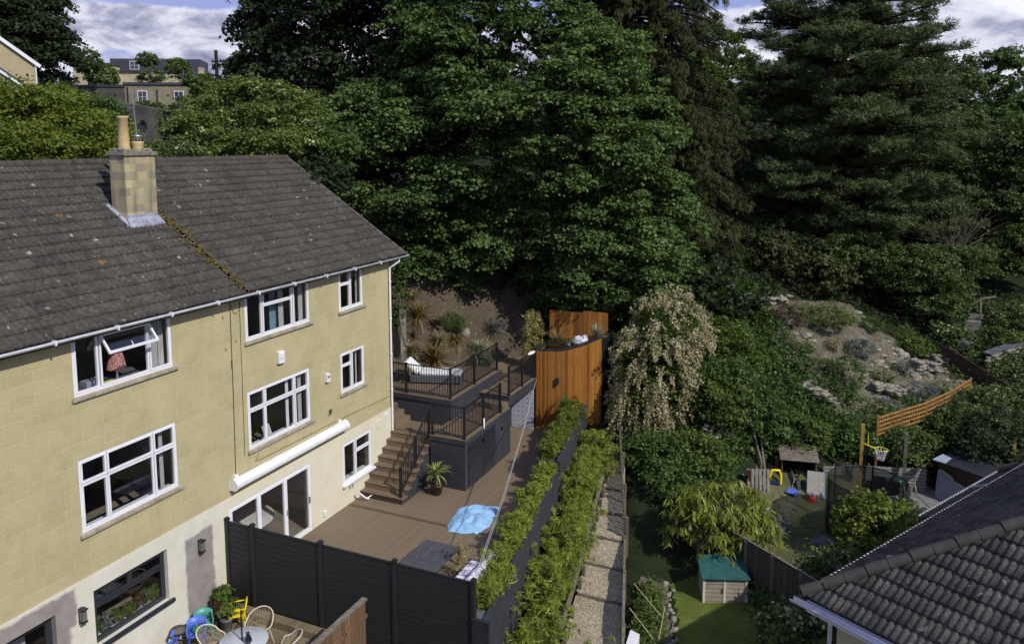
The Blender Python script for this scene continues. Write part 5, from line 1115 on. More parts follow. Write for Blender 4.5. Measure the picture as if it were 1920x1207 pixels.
m = M(); pts = [LL(.36, .03), LL(.36, .72), LL(-.12, .72), LL(-.12, .03)]; m.add([(*pts[0], UZ + .44), (*pts[1], UZ + .44), (*pts[2], UZ + .86), (*pts[3], UZ + .86), (*LL(.24, .03), UZ + .34), (*LL(.24, .72), UZ + .34), (*LL(-.26, .72), UZ + .80), (*LL(-.26, .03), UZ + .80)], [(0, 1, 2, 3), (7, 6, 5, 4), (0, 4, 5, 1), (1, 5, 6, 2), (2, 6, 7, 3), (3, 7, 4, 0)]); m.build('headrest', 'white', t, bevel=.03)
t = T('side_table', 'small dark side table left of the sun lounger', 'table', (-.95, 25.1, UZ)); M().box(-1.25, 24.9, UZ + .36, -.75, 25.35, UZ + .40).build('tabletop', 'anth', t)
for x in (-1.2, -.8):
    for y in (24.95, 25.3): M().box(x - .02, y - .02, UZ, x + .02, y + .02, UZ + .36).build('leg', 'anth', t)
# washing line: two cords from the walkway railing to the fence corner post
m = M()
for o_ in (0, .045): m.tube([(3.06, 29.0, 2.18), (4.6 + o_ * .5, 24.0, 1.98), (6.1 + o_ * .9, 19.0, 1.9), (7.26 + o_, 14.92, 1.97)], .008, 5)
m.build('washing_line', plain('white_cord', (.42, .41, .38), .6, .05), label='pair of pale washing line cords stretched over the deck', cat='washing line')
m = M(); m.lathe(3.08, 24.02, [(.03, 1.72), (.03, 2.08), (0, 2.1)], 8); m.build('white_tube', 'white', label='short white tube standing outside the platform railing', cat='tube') if False else m.build('white_bracket', 'white', bpy.data.objects['bin_store_platform'])
m = M(); m.lathe(.42, 20.72, [(.02, .02), (.05, .03), (.05, .09), (0, .1)], 8); m.tube([(.40, 20.68, .06), (.22, 20.45, .34)], [.03, .035], 8); m.tube([(.42, 20.74, .08), (.50, 20.95, .14)], .02, 6); m.build('hose_nozzle', 'white', label='white and green hose fitting lying below the first step', cat='hose fitting')
# ------------------------------------------------------------------ wood chip path and boundary fence
pth = [(15.0, -1.95), (18.2, -1.66), (20.6, -1.44), (22.0, -1.24), (23.3, -1.02), (24.6, -.80), (26.0, -.60), (28.6, -.36)]
def pl(y): return wy(y) + (1.2 + .005 * (y - 15))
m = M(); s_ = M()
for (y0, z0), (y1, z1) in zip([(12, -2.2)] + pth, pth):
    n = 10; vs = []
    for i in range(n + 1):
        for j in range(7):
            f = j / 6; y = y0 + (y1 - y0) * i / n; vs.append((pl(y) + (fencex(y) - .04 - pl(y)) * f, y, z0 + .05 + (z1 - z0) * .65 * i / n + .02 * math.sin(i * 2.3 + j * 1.7 + y) + .015 * rnd.random()))
    m.add(vs, [(i * 7 + j, (i + 1) * 7 + j, (i + 1) * 7 + j + 1, i * 7 + j + 1) for i in range(n) for j in range(6)], True)
m.build('path', 'chip', kind='structure')
for k, (y, z) in enumerate(pth[2:]): m = M(); m.box(pl(y) + .05, y - .04, z - .35, fencex(y) - .08, y + .04, z + .055); m.build('sleeper_step', 'oldwood', label=['lowest sleeper riser crossing the chip path', 'second lowest sleeper riser crossing the chip path', 'third sleeper riser up the chip path', 'third highest sleeper riser on the chip path', 'second highest sleeper riser on the chip path', 'topmost sleeper riser of the chip path'][k], cat='sleeper', group='sleeper risers across the chip path', bevel=.01)
t = T('sleeper_edging', 'grey timber edging on posts between the bamboo bed and chip path', 'edging', (pl(22), 22, -2))
for (y0, z0), (y1, z1) in zip(pth[1:], pth[2:]):
    m = M(); m.bar((pl(y0) - .02, y0, z0 + .42), (pl(y1) - .02, y1 - .03, z1 + .40), .10, .16); m.build('rail', 'oldwood', t, bevel=.01)
    for f in (.1, .55): y = y0 + (y1 - y0) * f; z = z0 + (z1 - z0) * f; m = M(); m.box(pl(y) + .03, y, z - .5, pl(y) + .13, y + .1, z + .36); m.build('post', 'oldwood', t)
m = M(); m.box(7.95, 17.6, -2.1, 8.55, 18.0, -1.97); m.box(8.1, 17.15, -2.2, 8.65, 17.5, -2.08); m.build('timber_step', 'oldwood', label='pair of broad grey timber steps beside the bottom of the bamboo', cat='step', bevel=.02) 
t = T('garden_fence', 'weathered close boarded fence between chip path and lawn', 'fence', (fencex(20), 20, -2.2))
for y0, y1, zt0, zt1, zb in ((14.2, 16.6, -1.12, -1.08, -2.5), (16.65, 19.0, -1.05, -1.0, -2.4), (19.05, 21.3, -.94, -.86, -2.2), (21.35, 23.4, -.80, -.92, -2.0)):
    m = M(); n = 18
    for i in range(n):
        a = y0 + (y1 - y0) * i / n; b = y0 + (y1 - y0) * (i + 1) / n - .012; z = zt0 + (zt1 - zt0) * i / n - .02; m.prism([(fencex(a) - .01, a), (fencex(a) + .01, a), (fencex(b) + .01, b), (fencex(b) - .01, b)], zb, z)
    m.build('board_panel', 'garden_fence', t); m = M(); m.bar((fencex(y0), y0, zt0), (fencex(y1), y1, zt1), .07, .035); m.build('capping_rail', 'oldwood', t)
    m = M(); m.box(fencex(y1) - .045, y1 - .02, zb, fencex(y1) + .045, y1 + .07, zt1 + .05); m.build('post', 'oldwood', t)
t = T('trellis_fence', 'older open fence of posts and thin boards higher up the chip path', 'fence', (fencex(26), 26, -1.2))
m = M(); rg = np.random.default_rng(6)
for i in range(36):
    y = 23.5 + i * .155; z = -1.3 + (y - 23.5) * .16; x = fencex(y) - .02 - (y - 23.5) * .05; m.box(x - .012, y, z - .5, x + .012, y + .10, z + .95 + .1 * rg.random())
m.build('board_panel', 'oldwood', t)
for y in (23.5, 25.3, 27.2, 29.0): z = -1.6 + (y - 23.5) * .16; x = fencex(y) + .05 - (y - 23.5) * .05; M().box(x - .05, y - .05, z - .3, x + .05, y + .05, z + 1.35).build('post', 'oldwood', t)

# ------------------------------------------------------------------ lower lawn garden
lawn = [(10.05, 22.9), (10.6, 21.2), (10.9, 19.5), (11.1, 17), (15.5, 15.5), (16, 20), (13.9, 21.9), (12.2, 23.25), (11.2, 24.0)]
MT['f_lawn'] = leafmat('lawn_blade', (.06, .09, .014), (.15, .20, .035), .3)
patch('lawn', 'lawn', lawn, .15, .03)
rng = np.random.default_rng(8)
t = T('stone_edging', 'ragged row of pale stones edging the lawn', 'edging', (10.5, 20.5, -1.95)); m = M()
for i in range(46):
    f = i / 45; y = 22.9 - f * 5.6; x = 10.0 + .65 * math.sin(f * 1.6) + .3 * f + rng.normal() * .05; r = rng.uniform(.03, .13); m.ball((x + rng.normal() * .06, y, tz(x, y) + .02), (r, r * rng.uniform(.6, 1.3), r * .6), 4, .6)
m.build('stone', 'rock', t)
patch('garden_bed', 'rock_soil', [(9.1, 22.9), (9.9, 22.9), (10.55, 20.5), (10.9, 17), (10.1, 17)], .15, .025)
carpet('lawn_blades', 'fine short grass blades over the small lawn', 'f_lawn', lawn, 5200, .035, 14, .035, .25, .12, 12, cat='grass', up=.2)
carpet('bed_plants', 'mixed low green plants in the bed between fence and lawn', 'f_mid', [(9.2, 22.4), (9.85, 22.4), (10.5, 20.0), (10.8, 16.5), (10.2, 16.5)], 380, .09, 9, .35, .6, .2, 16)
m = M(); m.prism([(9.9, 23.0), (10.7, 23.35), (10.85, 23.1), (10.1, 22.75)], -1.95, -1.86); m.build('stepping_slab', 'slab', label='flat pale stone slab at the top corner of the lawn', cat='slab', bevel=.01)
m = M(); m.prism([(9.72, 19.3), (10.0, 19.2), (10.05, 18.6), (9.78, 18.6)], -1.9, -1.25); m.build('cold_frame', 'white', label='white panelled cold frame against the fence at the bottom edge', cat='cold frame', bevel=.01)
for i, (p0, p1, lb) in enumerate((((9.35, 21.0, -.95), (10.35, 20.2, -1.25), 'bamboo cane leaning across the fence top over the bed'), ((10.35, 20.6, -1.2), (10.6, 18.8, -1.0), 'yellow bamboo cane pointing down the lawn edge'), ((9.5, 20.0, -1.1), (10.3, 19.5, -1.5), 'thin pale cane beside the white cold frame'))): M().tube([p0, p1], .014, 5).build('garden_cane', plain('cane', (.42, .36, .18), .7), label=lb, cat='cane', group='canes by the lawn bed')
# storage shed with a green felt roof
t = T('garden_store', 'small pale timber store with dark green roof on the lawn', 'shed', (11.5, 22.9, -1.93)); o = Vector((11.09, 22.44)); d = Vector((.93, .366)).normalized(); nrm = Vector((-d.y, d.x))
def S_(x, y): return (o.x + d.x * x + nrm.x * y, o.y + d.y * x + nrm.y * y)
MT['shedwood'] = boards('pale_store_boards', (.33, .29, .21), 'x', .13, 5, .8, (.10, .08, .06), .08, .5)
def S_wall():
    m_, t_, b_, o_ = newmat('store_cladding'); s = t_.new('ShaderNodeSeparateXYZ'); t_.link(t_.coord(), s.inputs[0]); f = t_.math('FRACT', t_.math('MULTIPLY', s.outputs[2], 7.5))
    n_ = t_.noise(t_.coord(), 3, 5, .6); c_ = t_.ramp(n_, [(.3, (.26, .225, .16)), (.7, (.38, .34, .26))]); t_.link(t_.mix(t_.ramp(f, [(.0, 1.), (.09, 0.)]), c_, (.07, .055, .04)), b_.inputs['Base Color']); b_.inputs['Roughness'].default_value = .85; bump(t_, b_, t_.ramp(f, [(0., 0.), (.1, 1.)]), .01); return m_
MT['clad'] = S_wall()
m = M(); m.prism([S_(0, 0), S_(1.28, 0), S_(1.28, .78), S_(0, .78)], -1.95, [-1.13, -1.13, -.9, -.9]); m.build('cladding', 'clad', t)
for x in (0, .61, 1.25): m = M(); m.prism([S_(x - .02, -.018), S_(x + .05, -.018), S_(x + .05, -.002), S_(x - .02, -.002)], -1.93, -1.14); m.build('corner_batten', 'offwhite', t)
m = M(); m.prism([S_(-.07, -.09), S_(1.35, -.09), S_(1.35, .84), S_(-.07, .84)], [-1.145, -1.145, -.885, -.885], [-1.10, -1.10, -.84, -.84]); m.build('roof', plain('green_felt', (.012, .075, .065), .75, .2, 4), t, bevel=.008)
m = M(); m.prism([S_(.54, -.03), S_(.56, -.03), S_(.56, -.019), S_(.54, -.019)], -1.6, -1.45); m.build('door_handle', 'black', t)
# fence between the two gardens
t = T('garden_fence', 'dark panel fence crossing behind the green roofed store', 'fence', (12.2, 23.4, -1.9)); f0 = Vector((9.7, 25.28)); f1 = Vector((14.6, 21.61)); nn = 6
for i in range(nn):
    a = f0 + (f1 - f0) * i / nn; b = f0 + (f1 - f0) * (i + 1) / nn; zt = -.2; q = (b - a).normalized(); nx = (-q.y * .015, q.x * .015); b2 = b - q * .05
    m = M(); m.prism([(a.x, a.y), (b2.x, b2.y), (b2.x + nx[0], b2.y + nx[1]), (a.x + nx[0], a.y + nx[1])], -2.0, zt); m.build('board_panel', 'garden_fence', t)
    M().bar((a.x, a.y, zt + .015), (b2.x, b2.y, zt + .015), .06, .03).build('capping_rail', 'oldwood', t); M().box(b.x - .045, b.y - .045, -2, b.x + .045, b.y + .045, zt + .06).build('post', 'oldwood', t)
MT['f_loq'] = leafmat('lance_leaf', (.06, .09, .010), (.34, .37, .050), .25, .4)
rng = np.random.default_rng(41); t = T('lance_leaf_shrub', 'large lime green shrub with drooping lance leaves over the fence', 'shrub', (11.1, 25.2, -1.8)); Cs = []; m = M()
for i in range(250):
    a = rng.random() * 6.283; el_ = rng.random() ** .8 * 1.5; r = (.95 + .75 * rng.random()); p = np.array([11.2 + 1.12 * r * math.cos(a) * math.cos(el_ * .6), 24.75 + .95 * r * math.sin(a) * math.cos(el_ * .6), -1.0 + 1.45 * math.sin(el_) * (.8 + .4 * rng.random())]); Cs.append(p)
    if i % 7 == 0: limb(m, (11.1, 25.2, -1.8), tuple(p), .04, .01, rng, 5, .1, 5)
m.build('trunk', 'bark', t); Cs = np.array(Cs); per = 26; idx = np.repeat(np.arange(len(Cs)), per); N_ = len(idx); a = rng.random(N_) * 6.283; td = np.column_stack([np.cos(a), np.sin(a), -.55 - .5 * rng.random(N_)]); td = unit(td); ln = .22 + .14 * rng.random(N_)
V, Fq, tt = leafquads(Cs[idx] + td * (ln * .5)[:, None] + rng.normal(size=(N_, 3)) * .05, unit(np.column_stack([np.cos(a) * .5, np.sin(a) * .5, np.full(N_, .8)]) + rng.normal(size=(N_, 3)) * .2), ln, .15, rng, np.clip(rng.random(len(Cs))[idx] * .6 + rng.random(N_) * .4, 0, 1), .2, td)
fast('foliage', V, Fq, 'f_loq', t, tt)
bush('dark_shrub', 'dark strappy clump at the foot of the fence right of the store', 'shrub', [(12.95, 22.75, -1.6, .45, .4, .35)], 'f_ivy', .3, .25, 50, .3, .1, seed=42)
bush('dark_shrub', 'bushy shrub by the neighbour house gutter corner', 'shrub', [(13.6, 20.3, -1.2, .8, .8, .9), (14.3, 21.0, -1.1, .8, .7, .9)], 'f_elder', .4, .3, 50, .12, .7, seed=43)
# ------------------------------------------------------------------ upper neighbour garden (play garden)
gz = -1.5
patch('worn_grass', 'scrub', [(10.6, 27.2), (12.3, 24.6), (15.2, 22.6), (17, 25.5), (16.9, 29.0), (15.4, 31.4), (11.6, 30.6)], .2, .03)
carpet('grass_tufts', 'short uneven grass growing over the worn garden', 'f_mid', [(10.6, 27.2), (12.3, 24.6), (15.2, 22.6), (16.5, 25.5), (15.4, 29.0), (14, 29.2), (11.6, 29.4)], 1500, .05, 10, .05, .3, .12, 10, cat='grass')
m = M(); m.prism([(16.1, 28.4), (18.9, 30.6), (17.7, 33.2), (15.4, 31.5)], -1.7, -1.46); m.build('patio', 'slab', kind='structure')
m = M(); [m.bar((16.1 - .0 + (x_) * .93, 28.42 + x_ * .73, -1.452), (15.4 + x_ * .77, 31.5 + x_ * .57, -1.452), .02, .006) for x_ in (.7, 1.4, 2.1, 2.8)]; m.build('patio_joint', 'anth', kind='structure')
rng = np.random.default_rng(15)
t = T('slate_heap', 'scatter of grey slate pieces and rubble on the grass', 'rubble', (12.2, 28.2, gz)); m = M()
for i in range(120):
    x, y = 12.2 + rng.normal() * .45, 28.0 + rng.normal() * .55; r = rng.uniform(.05, .16); m.ball((x, y, tz(x, y) + .05), (r, r * rng.uniform(.5, 1), .035), 4, .5)
m.build('slate_piece', 'slate', t); t['kind'] = 'stuff'
M().ball((12.25, 28.3, gz + .14), .11, 10).build('ball', plain('pale_blue_ball', (.45, .6, .75), .4), label='pale blue ball lying on the slate rubble', cat='ball')
def leanboard(name, label, base, w_, h_, ang, tilt, mat, th=.02, cat='board', nb=0, holes=True):
    """panel standing on the ground, leaning back; ang = heading of its width"""
    t = T(name, label, cat, base); ax = Vector((math.cos(ang), math.sin(ang), 0)); bk = Vector((-math.sin(ang), math.cos(ang), 0)); up = Vector((0, 0, 1)) * math.cos(tilt) + bk * math.sin(tilt); b = Vector(base)
    def pt(x, z, o_=0): return tuple(b + ax * x + up * z - (bk * math.cos(tilt) - Vector((0, 0, 1)) * math.sin(tilt)) * o_)
    if nb:
        for i in range(nb): x = w_ * (i + .5) / nb; M().bar(pt(x, 0), pt(x, h_), w_ / nb * .62, th, tuple(bk)).build('slat', mat, t)
        for z in (.08, h_ / 2, h_ - .08): M().bar(pt(0, z, -.05), pt(w_, z, -.05), .09, .05).build('rail', mat, t)
    else:
        m = M(); m.bar(pt(w_ / 2, 0), pt(w_ / 2, h_), w_, th, tuple(bk)); m.build('panel', mat, t); m = M(); m.bar(pt(w_ * .1, h_ * .3, -.02), pt(w_ * .9, h_ * .3, -.02), .05, .02); m.build('batten', 'oldwood', t)
    return t
MT['pallet'] = plain('greyed_pallet_wood', (.25, .23, .20), .85, .25, 7)
leanboard('pallet', 'wooden pallet leaning upright against the rubble wall', (11.45, 29.35, gz), .85, 1.05, R(18), R(14), 'pallet', .022, 'pallet', 6)
leanboard('painted_board', 'tall board with smeared blue and tan paint leaning on the play shelter', (13.50, 30.05, gz), .62, 1.05, R(5), R(16), (lambda: (MT.__setitem__('smear', ground_mat('smeared_paint', [(.12, .22, .40), (.42, .42, .38), (.45, .33, .18)], 2.2, .002)), 'smear')[1])())
t = T('play_shelter', 'open fronted wooden play shelter with slatted sloping roof', 'shelter', (13.1, 30.7, gz)); a_ = R(10)
def Q(x, y): return (12.55 + math.cos(a_) * x - math.sin(a_) * y, 30.45 + math.sin(a_) * x + math.cos(a_) * y)
for x in (0, 1.22): m = M(); [m.prism([Q(x, .02 + k * .0), Q(x + .03, .02), Q(x + .03, .85), Q(x, .85)], gz + .04 + k * .14, gz + .04 + k * .14 + .125) for k in range(9)]; m.build('side_wall', 'oldwood', t)
m = M(); m.prism([Q(.03, .80), Q(1.22, .80), Q(1.22, .84), Q(.03, .84)], gz, gz + 1.3); m.build('back_wall', 'anth', t)
for k in range(7): m = M(); y = -.12 + k * .16; m.prism([Q(-.08, y), Q(1.33, y), Q(1.33, y + .15), Q(-.08, y + .15)], [gz + 1.27 + k * .035] * 2 + [gz + 1.27 + k * .035 + .03] * 2, [gz + 1.295 + k * .035] * 2 + [gz + 1.295 + k * .035 + .03] * 2); m.build('roof_slat', 'oldwood', t)
m = M(); m.tube([(*Q(.3, -.35), gz + .1), (*Q(.45, -.1), gz + .5), (*Q(.35, .3), gz + .8)], .05, 8); m.tube([(*Q(.8, -.3), gz), (*Q(.95, -.25), gz + .6), (*Q(.7, .1), gz + .75), (*Q(.5, .2), gz + .3)], .02, 6); m.build('garden_tubing', 'anth', label='dark bent tubing piled in front of the play shelter', cat='tubing')
leanboard('dark_sheet', 'dark grey panel leaning in front of the play shelter', (13.25, 30.1, gz), .42, .6, R(40), R(22), 'iron')
t = T('toy_wheelbarrow', 'yellow and dark blue upended toy barrow beside the play shelter', 'toy', (12.35, 30.25, gz))
m = M(); pts = [(12.18, 30.1, gz + .1), (12.17, 30.15, gz + .7), (12.22, 30.2, gz + .86), (12.48, 30.28, gz + .86), (12.54, 30.27, gz + .7), (12.55, 30.2, gz + .1)]; m.tube(pts, .05, 8); m.build('frame', 'yel', t)
m = M(); m.prism([(12.17, 30.0), (12.55, 30.12), (12.50, 30.3), (12.14, 30.2)], gz + .02, gz + .46); m.build('tray', plain('navy_plastic', (.01, .02, .08), .4), t, bevel=.04)
m = M(); m.tube([(12.30 + .0, 30.1 + .07 * math.cos(k * .785), gz + .62 + .07 * math.sin(k * .785)) for k in range(8)], .03, 6, closed=True); m.build('wheel', 'black', t)
m = M(); m.prism([(12.75, 29.85), (13.15, 29.75), (13.25, 29.98), (12.85, 30.1)], [gz + .22, gz + .2, gz + .28, gz + .30], [gz + .25, gz + .23, gz + .31, gz + .33]); [m.bar((x, y, gz), (x, y, gz + .24), .03) for x, y in ((12.83, 29.9), (13.1, 29.82), (13.17, 29.95), (12.9, 30.03))]; m.build('toy_table', 'blu', label='small blue plastic toy table in front of the play shelter', cat='toy', bevel=.01)
t = T('bucket', 'red bucket of toys at the foot of the painted board', 'bucket', (13.72, 29.95, gz)); MT['red'] = plain('red_plastic', (.50, .03, .015), .4)
m = M(); m.lathe(13.68, 29.92, [(.13, gz), (.17, gz + .28), (.16, gz + .28), (.12, gz + .1), (0, gz + .1)], 16); m.build('pail', 'red', t); m = M(); [m.ball((13.68 + rng.normal() * .06, 29.92 + rng.normal() * .06, gz + .28 + .04 * rng.random()), .05, 6) for _ in range(7)]; m.build('toy', 'offwhite', t)
t = T('trampoline', 'round trampoline with dark safety net standing on the worn grass', 'trampoline', (15.15, 28.0, gz)); tcx, tcy, tr_ = 15.5, 28.2, 1.25
m = M(); m.lathe(tcx, tcy, [(0, gz + .62), (tr_ - .2, gz + .62), (tr_ - .2, gz + .60), (0, gz + .60)], 40); m.build('mat', 'black', t); m = M(); m.lathe(tcx, tcy, [(tr_ - .2, gz + .64), (tr_ + .03, gz + .64), (tr_ + .03, gz + .6), (tr_ - .2, gz + .6)], 40); m.build('pad', plain('dark_green_pad', (.012, .018, .014), .6), t)
nm, nt_, nb_, no_ = newmat('net_mesh'); tr2 = nt_.new('ShaderNodeBsdfTransparent'); mx2 = nt_.new('ShaderNodeMixShader'); mx2.inputs[0].default_value = .72; nt_.link(tr2.outputs[0], mx2.inputs[1]); nt_.link(nb_.outputs[0], mx2.inputs[2]); nt_.link(mx2.outputs[0], no_.inputs[0]); nb_.inputs['Base Color'].default_value = (.02, .022, .02, 1); MT['net'] = nm
m = M(); m.lathe(tcx, tcy, [(tr_ + .05, gz + .06), (tr_ + .05, gz + .6), (tr_ + .05, gz + 1.2), (tr_ + .03, gz + 1.85)], 40); m.build('net', 'net', t); m = M(); m.tube([(tcx + tr_ * math.cos(k * .157), tcy + tr_ * math.sin(k * .157), gz + 1.85) for k in range(40)], .018, 5, closed=True); m.build('net_rim', 'black', t)
for k in range(6): a = k * 1.047 + .4; x, y = tcx + (tr_ + .06) * math.cos(a), tcy + (tr_ + .06) * math.sin(a); M().tube([(x, y, gz), (x, y, gz + 1.9)], .03, 8).build('pole', 'black', t)
m = M(); m.prism([ZP(u, v, gz)[:2] for u, v in ((1515, 1016), (1548, 1032), (1580, 1018), (1545, 1006))], gz, gz + .09); m.build('parasol_stand', 'slate', label='dark square slab base on the grass before the trampoline', cat='base', bevel=.01)
t = T('hoop_post', 'tall yellow timber post carrying a basketball hoop', 'post', (15.3, 31.4, gz)); MT['ypost'] = plain('yellow_post', (.42, .27, .05), .7, .15)
M().box(15.24, 31.34, gz, 15.36, 31.46, 1.22).build('post', 'ypost', t)
M().box(15.42, 31.36, gz, 15.48, 31.42, .9).build('pole', 'black', t)
hx, hy, hz2 = 15.95, 31.2, .42; m = M(); m.tube([(hx + .225 * math.cos(k * .349), hy + .225 * math.sin(k * .349), hz2) for k in range(18)], .014, 6, closed=True); m.tube([(15.36, 31.4, hz2 + .06), (15.72, 31.2, hz2)], .03, 6); m.tube([(15.48, 31.4, .85), (15.5, 31.4, .45)], .02, 6); m.build('hoop', 'yel', t)
m = M()
for k in range(12):
    a = k * .5236; 
    for s in (-1, 1): m.tube([(hx + .225 * math.cos(a), hy + .225 * math.sin(a), hz2), (hx + .16 * math.cos(a + s * .26), hy + .16 * math.sin(a + s * .26), hz2 - .2), (hx + .11 * math.cos(a), hy + .11 * math.sin(a), hz2 - .42)], .007, 4, False)
m.build('net', 'white', t)
M().box(16.75, 32.0, gz, 16.87, 32.12, .85).build('timber_post', 'oldwood', label='second greenish timber post half hidden behind the hoop net', cat='post')
for j, (x0, y0, x1, y1, lb) in enumerate(((14.0, 31.2, 14.75, 31.5, 'pale slatted pallet panel next to the play shelter'), (14.9, 31.7, 15.35, 31.85, 'narrow pale slatted panel behind the hoop post'), (15.5, 31.9, 17.6, 32.5, 'long pale slatted panel behind the garden chairs'))):
    t = T('slatted_fence', lb, 'fence', (x0, y0, gz), 'slatted panels at the back of the play garden'); [M().bar((x0, y0, gz + .1 + k * .13), (x1, y1, gz + .1 + k * .13), .02, .10).build('slat', 'pallet', t) for k in range(7)]
    for f in (0.04, .5, .96): M().box(x0 + (x1 - x0) * f - .03, y0 + (y1 - y0) * f + .02, gz, x0 + (x1 - x0) * f + .03, y0 + (y1 - y0) * f + .08, gz + 1.0).build('post', 'oldwood', t)
t = T('trestle', 'grey folding metal trestle on the paving', 'trestle', (16.9, 31.9, gz))
for x in (16.75, 17.15): M().tube([(x - .1, 31.9, gz + .04), (x, 31.9, gz + .75), (x + .12, 31.8, gz + .04)], .02, 6).build('leg', 'steel', t)
M().bar((16.65, 31.9, gz + .76), (17.25, 31.88, gz + .76), .08, .04).build('top_bar', 'steel', t)
t = T('garden_table', 'light metal garden table with a green cover beside the trestle', 'table', (16.1, 31.5, gz)); M().prism([(15.8, 31.3), (16.5, 31.5), (16.4, 31.9), (15.7, 31.7)], gz + .70, gz + .73).build('tabletop', 'steel', t)
for x, y in ((15.85, 31.38), (16.42, 31.52), (16.35, 31.82), (15.78, 31.68)): M().tube([(x, y, gz), (x, y, gz + .7)], .015, 6).build('leg', 'steel', t)
m = M(); m.lathe(16.55, 31.3, [(.05, gz + .55), (.24, gz + .62), (.27, gz + .74), (.2, gz + .88), (0, gz + .93)], 18); [m.tube([(16.55 + .2 * math.cos(k * 2.09), 31.3 + .2 * math.sin(k * 2.09), gz + .6), (16.55 + .28 * math.cos(k * 2.09), 31.3 + .28 * math.sin(k * 2.09), gz)], .014, 5) for k in range(3)]; m.build('kettle_barbecue', plain('dark_green_enamel', (.03, .10, .06), .3), label='round dark green kettle barbecue next to the trestle', cat='barbecue')
for j, (x, y, lb) in enumerate(((15.95, 30.9, 'dark garden chair behind the trampoline net'), (16.4, 30.6, 'dark mesh garden chair beside the barbecue'))):
    t = T('garden_chair', lb, 'chair', (x, y, gz), 'dark garden chairs on the paving'); M().box(x - .22, y - .22, gz + .40, x + .22, y + .22, gz + .43).build('seat', 'black', t); M().prism([(x - .22, y + .2), (x + .22, y + .2), (x + .22, y + .23), (x - .22, y + .23)], gz + .43, gz + .9).build('backrest', 'black', t)
    for sx in (-1, 1):
        for sy in (-1, 1): M().tube([(x + .2 * sx, y + .2 * sy, gz + .4), (x + .22 * sx, y + .23 * sy, gz)], .014, 6).build('leg', 'black', t)
t = T('garden_shed', 'low dark brown shed with a pale translucent roof sheet', 'shed', (17.9, 31.6, gz)); MT['dkbrown'] = plain('dark_brown_board', (.055, .030, .018), .8, .25, 3, kind='pos', stretch=(1, 1, 6))
m = M(); m.prism([(17.95, 32.3), (19.7, 31.1), (20.5, 32.3), (18.6, 33.7)], gz, -.16); m.build('wall', 'dkbrown', t); m = M(); m.prism([(17.9, 32.25), (19.75, 31.0), (20.6, 32.3), (18.6, 33.8)], -.15, [-.10, -.10, .0, .0]); m.build('roof', 'anth', t)
m = M(); m.prism([ZP(u, v, .22)[:2] for u, v in ((1748, 860), (1768, 850), (1784, 858), (1772, 867))], .18, .21); m.build('roof_sheet', plain('pale_sheet', (.34, .38, .44), .4), t)
def notch():
    t = T('plaster_board', 'grey sheet board with a notched yellow top edge leaning on the brown shed', 'board', (17.9, 30.0, gz)); a = Vector(ZP(1752, 934, gz)); dx_ = Vector((.80, -.60, 0)); up = Vector((.05, .10, 1)).normalized()
    pts = [(0, 0), (1.5, 0), (1.5, .72), (.62, .90), (.58, 1.0), (.10, 1.14), (0, 1.05)]; f = [a + dx_ * x + up * z for x, z in pts]; bk = Vector((.012, .016, 0)); n = len(f); m = M(); m.add([tuple(p) for p in f] + [tuple(p + bk) for p in f], [tuple(range(n)), tuple(range(2 * n - 1, n - 1, -1))] + [(i, (i + 1) % n, (i + 1) % n + n, i + n) for i in range(n)]); m.build('sheet', plain('grey_board_face', (.23, .235, .26), .8), t)
    m = M(); m.tube([tuple(p + bk * .5) for p in f[2:]], .013, 5); m.build('edge', plain('yellow_edge', (.55, .42, .16), .7), t)
notch()
M().box(20.4, 33.1, gz, 20.5, 33.2, .8).build('timber_post', 'ypost', label='short yellow timber post beyond the brown shed', cat='post')
# retaining rubble wall, rusty posts
rng = np.random.default_rng(19); t = T('rubble_wall', 'crumbling pale rubble stone bank holding back the ivy slope', 'wall', (12, 31.2, -1.5)); m = M(); Vs = []
for i in range(560):
    f = rng.random(); x = 9.6 + 4.6 * f; y = 29.7 + .25 * math.sin(f * 5) + f * 2.5; h_ = rng.random(); r = rng.uniform(.06, .17); m.ball((x, y + h_ * .75 + rng.normal() * .08, -1.45 + h_ * (1.7 - .5 * f) + .4 * (1 - f)), (r, r * .8, r * .7), 3, .5)
m.build('stone_face', 'rock', t)
for x, y, h_, lb in ((11.5, 29.55, 1.0, 'short rusty red post by the leaning pallet'), (12.35, 30.65, 1.25, 'tall rusty red post left of the play shelter')): M().box(x - .05, y - .05, -1.5, x + .05, y + .05, -1.5 + h_).build('rusty_post', plain('rusty_red', (.12, .03, .02), .8), label=lb, cat='post', group='rusty posts against the rubble wall')
for i, (p0, p1, lb) in enumerate((((11.2, 31.4, .9), (12.2, 29.9, -1.4), 'grey plank sloping down the rubble bank'), ((11.5, 31.6, .8), (12.0, 30.2, -.8), 'second thin plank lying on the rubble bank'))): M().bar(p0, p1, .07, .03).build('plank', 'oldwood', label=lb, cat='plank', group='planks on the rubble bank')
m = M(); [m.box(10.4 + rng.normal() * .3, 31.5 + rng.normal() * .25, .6 + .3 * rng.random(), 10.4 + rng.normal() * .3, 31.5 + rng.normal() * .2, .8) for _ in range(9)]; m.build('litter_pile', 'offwhite', label='small pile of pale litter caught among the ivy', cat='litter', kind='stuff')
M().ball((12.0, 33.2, 1.2), .01, 3).build('pebble', 'rock', kind='structure') if False else None
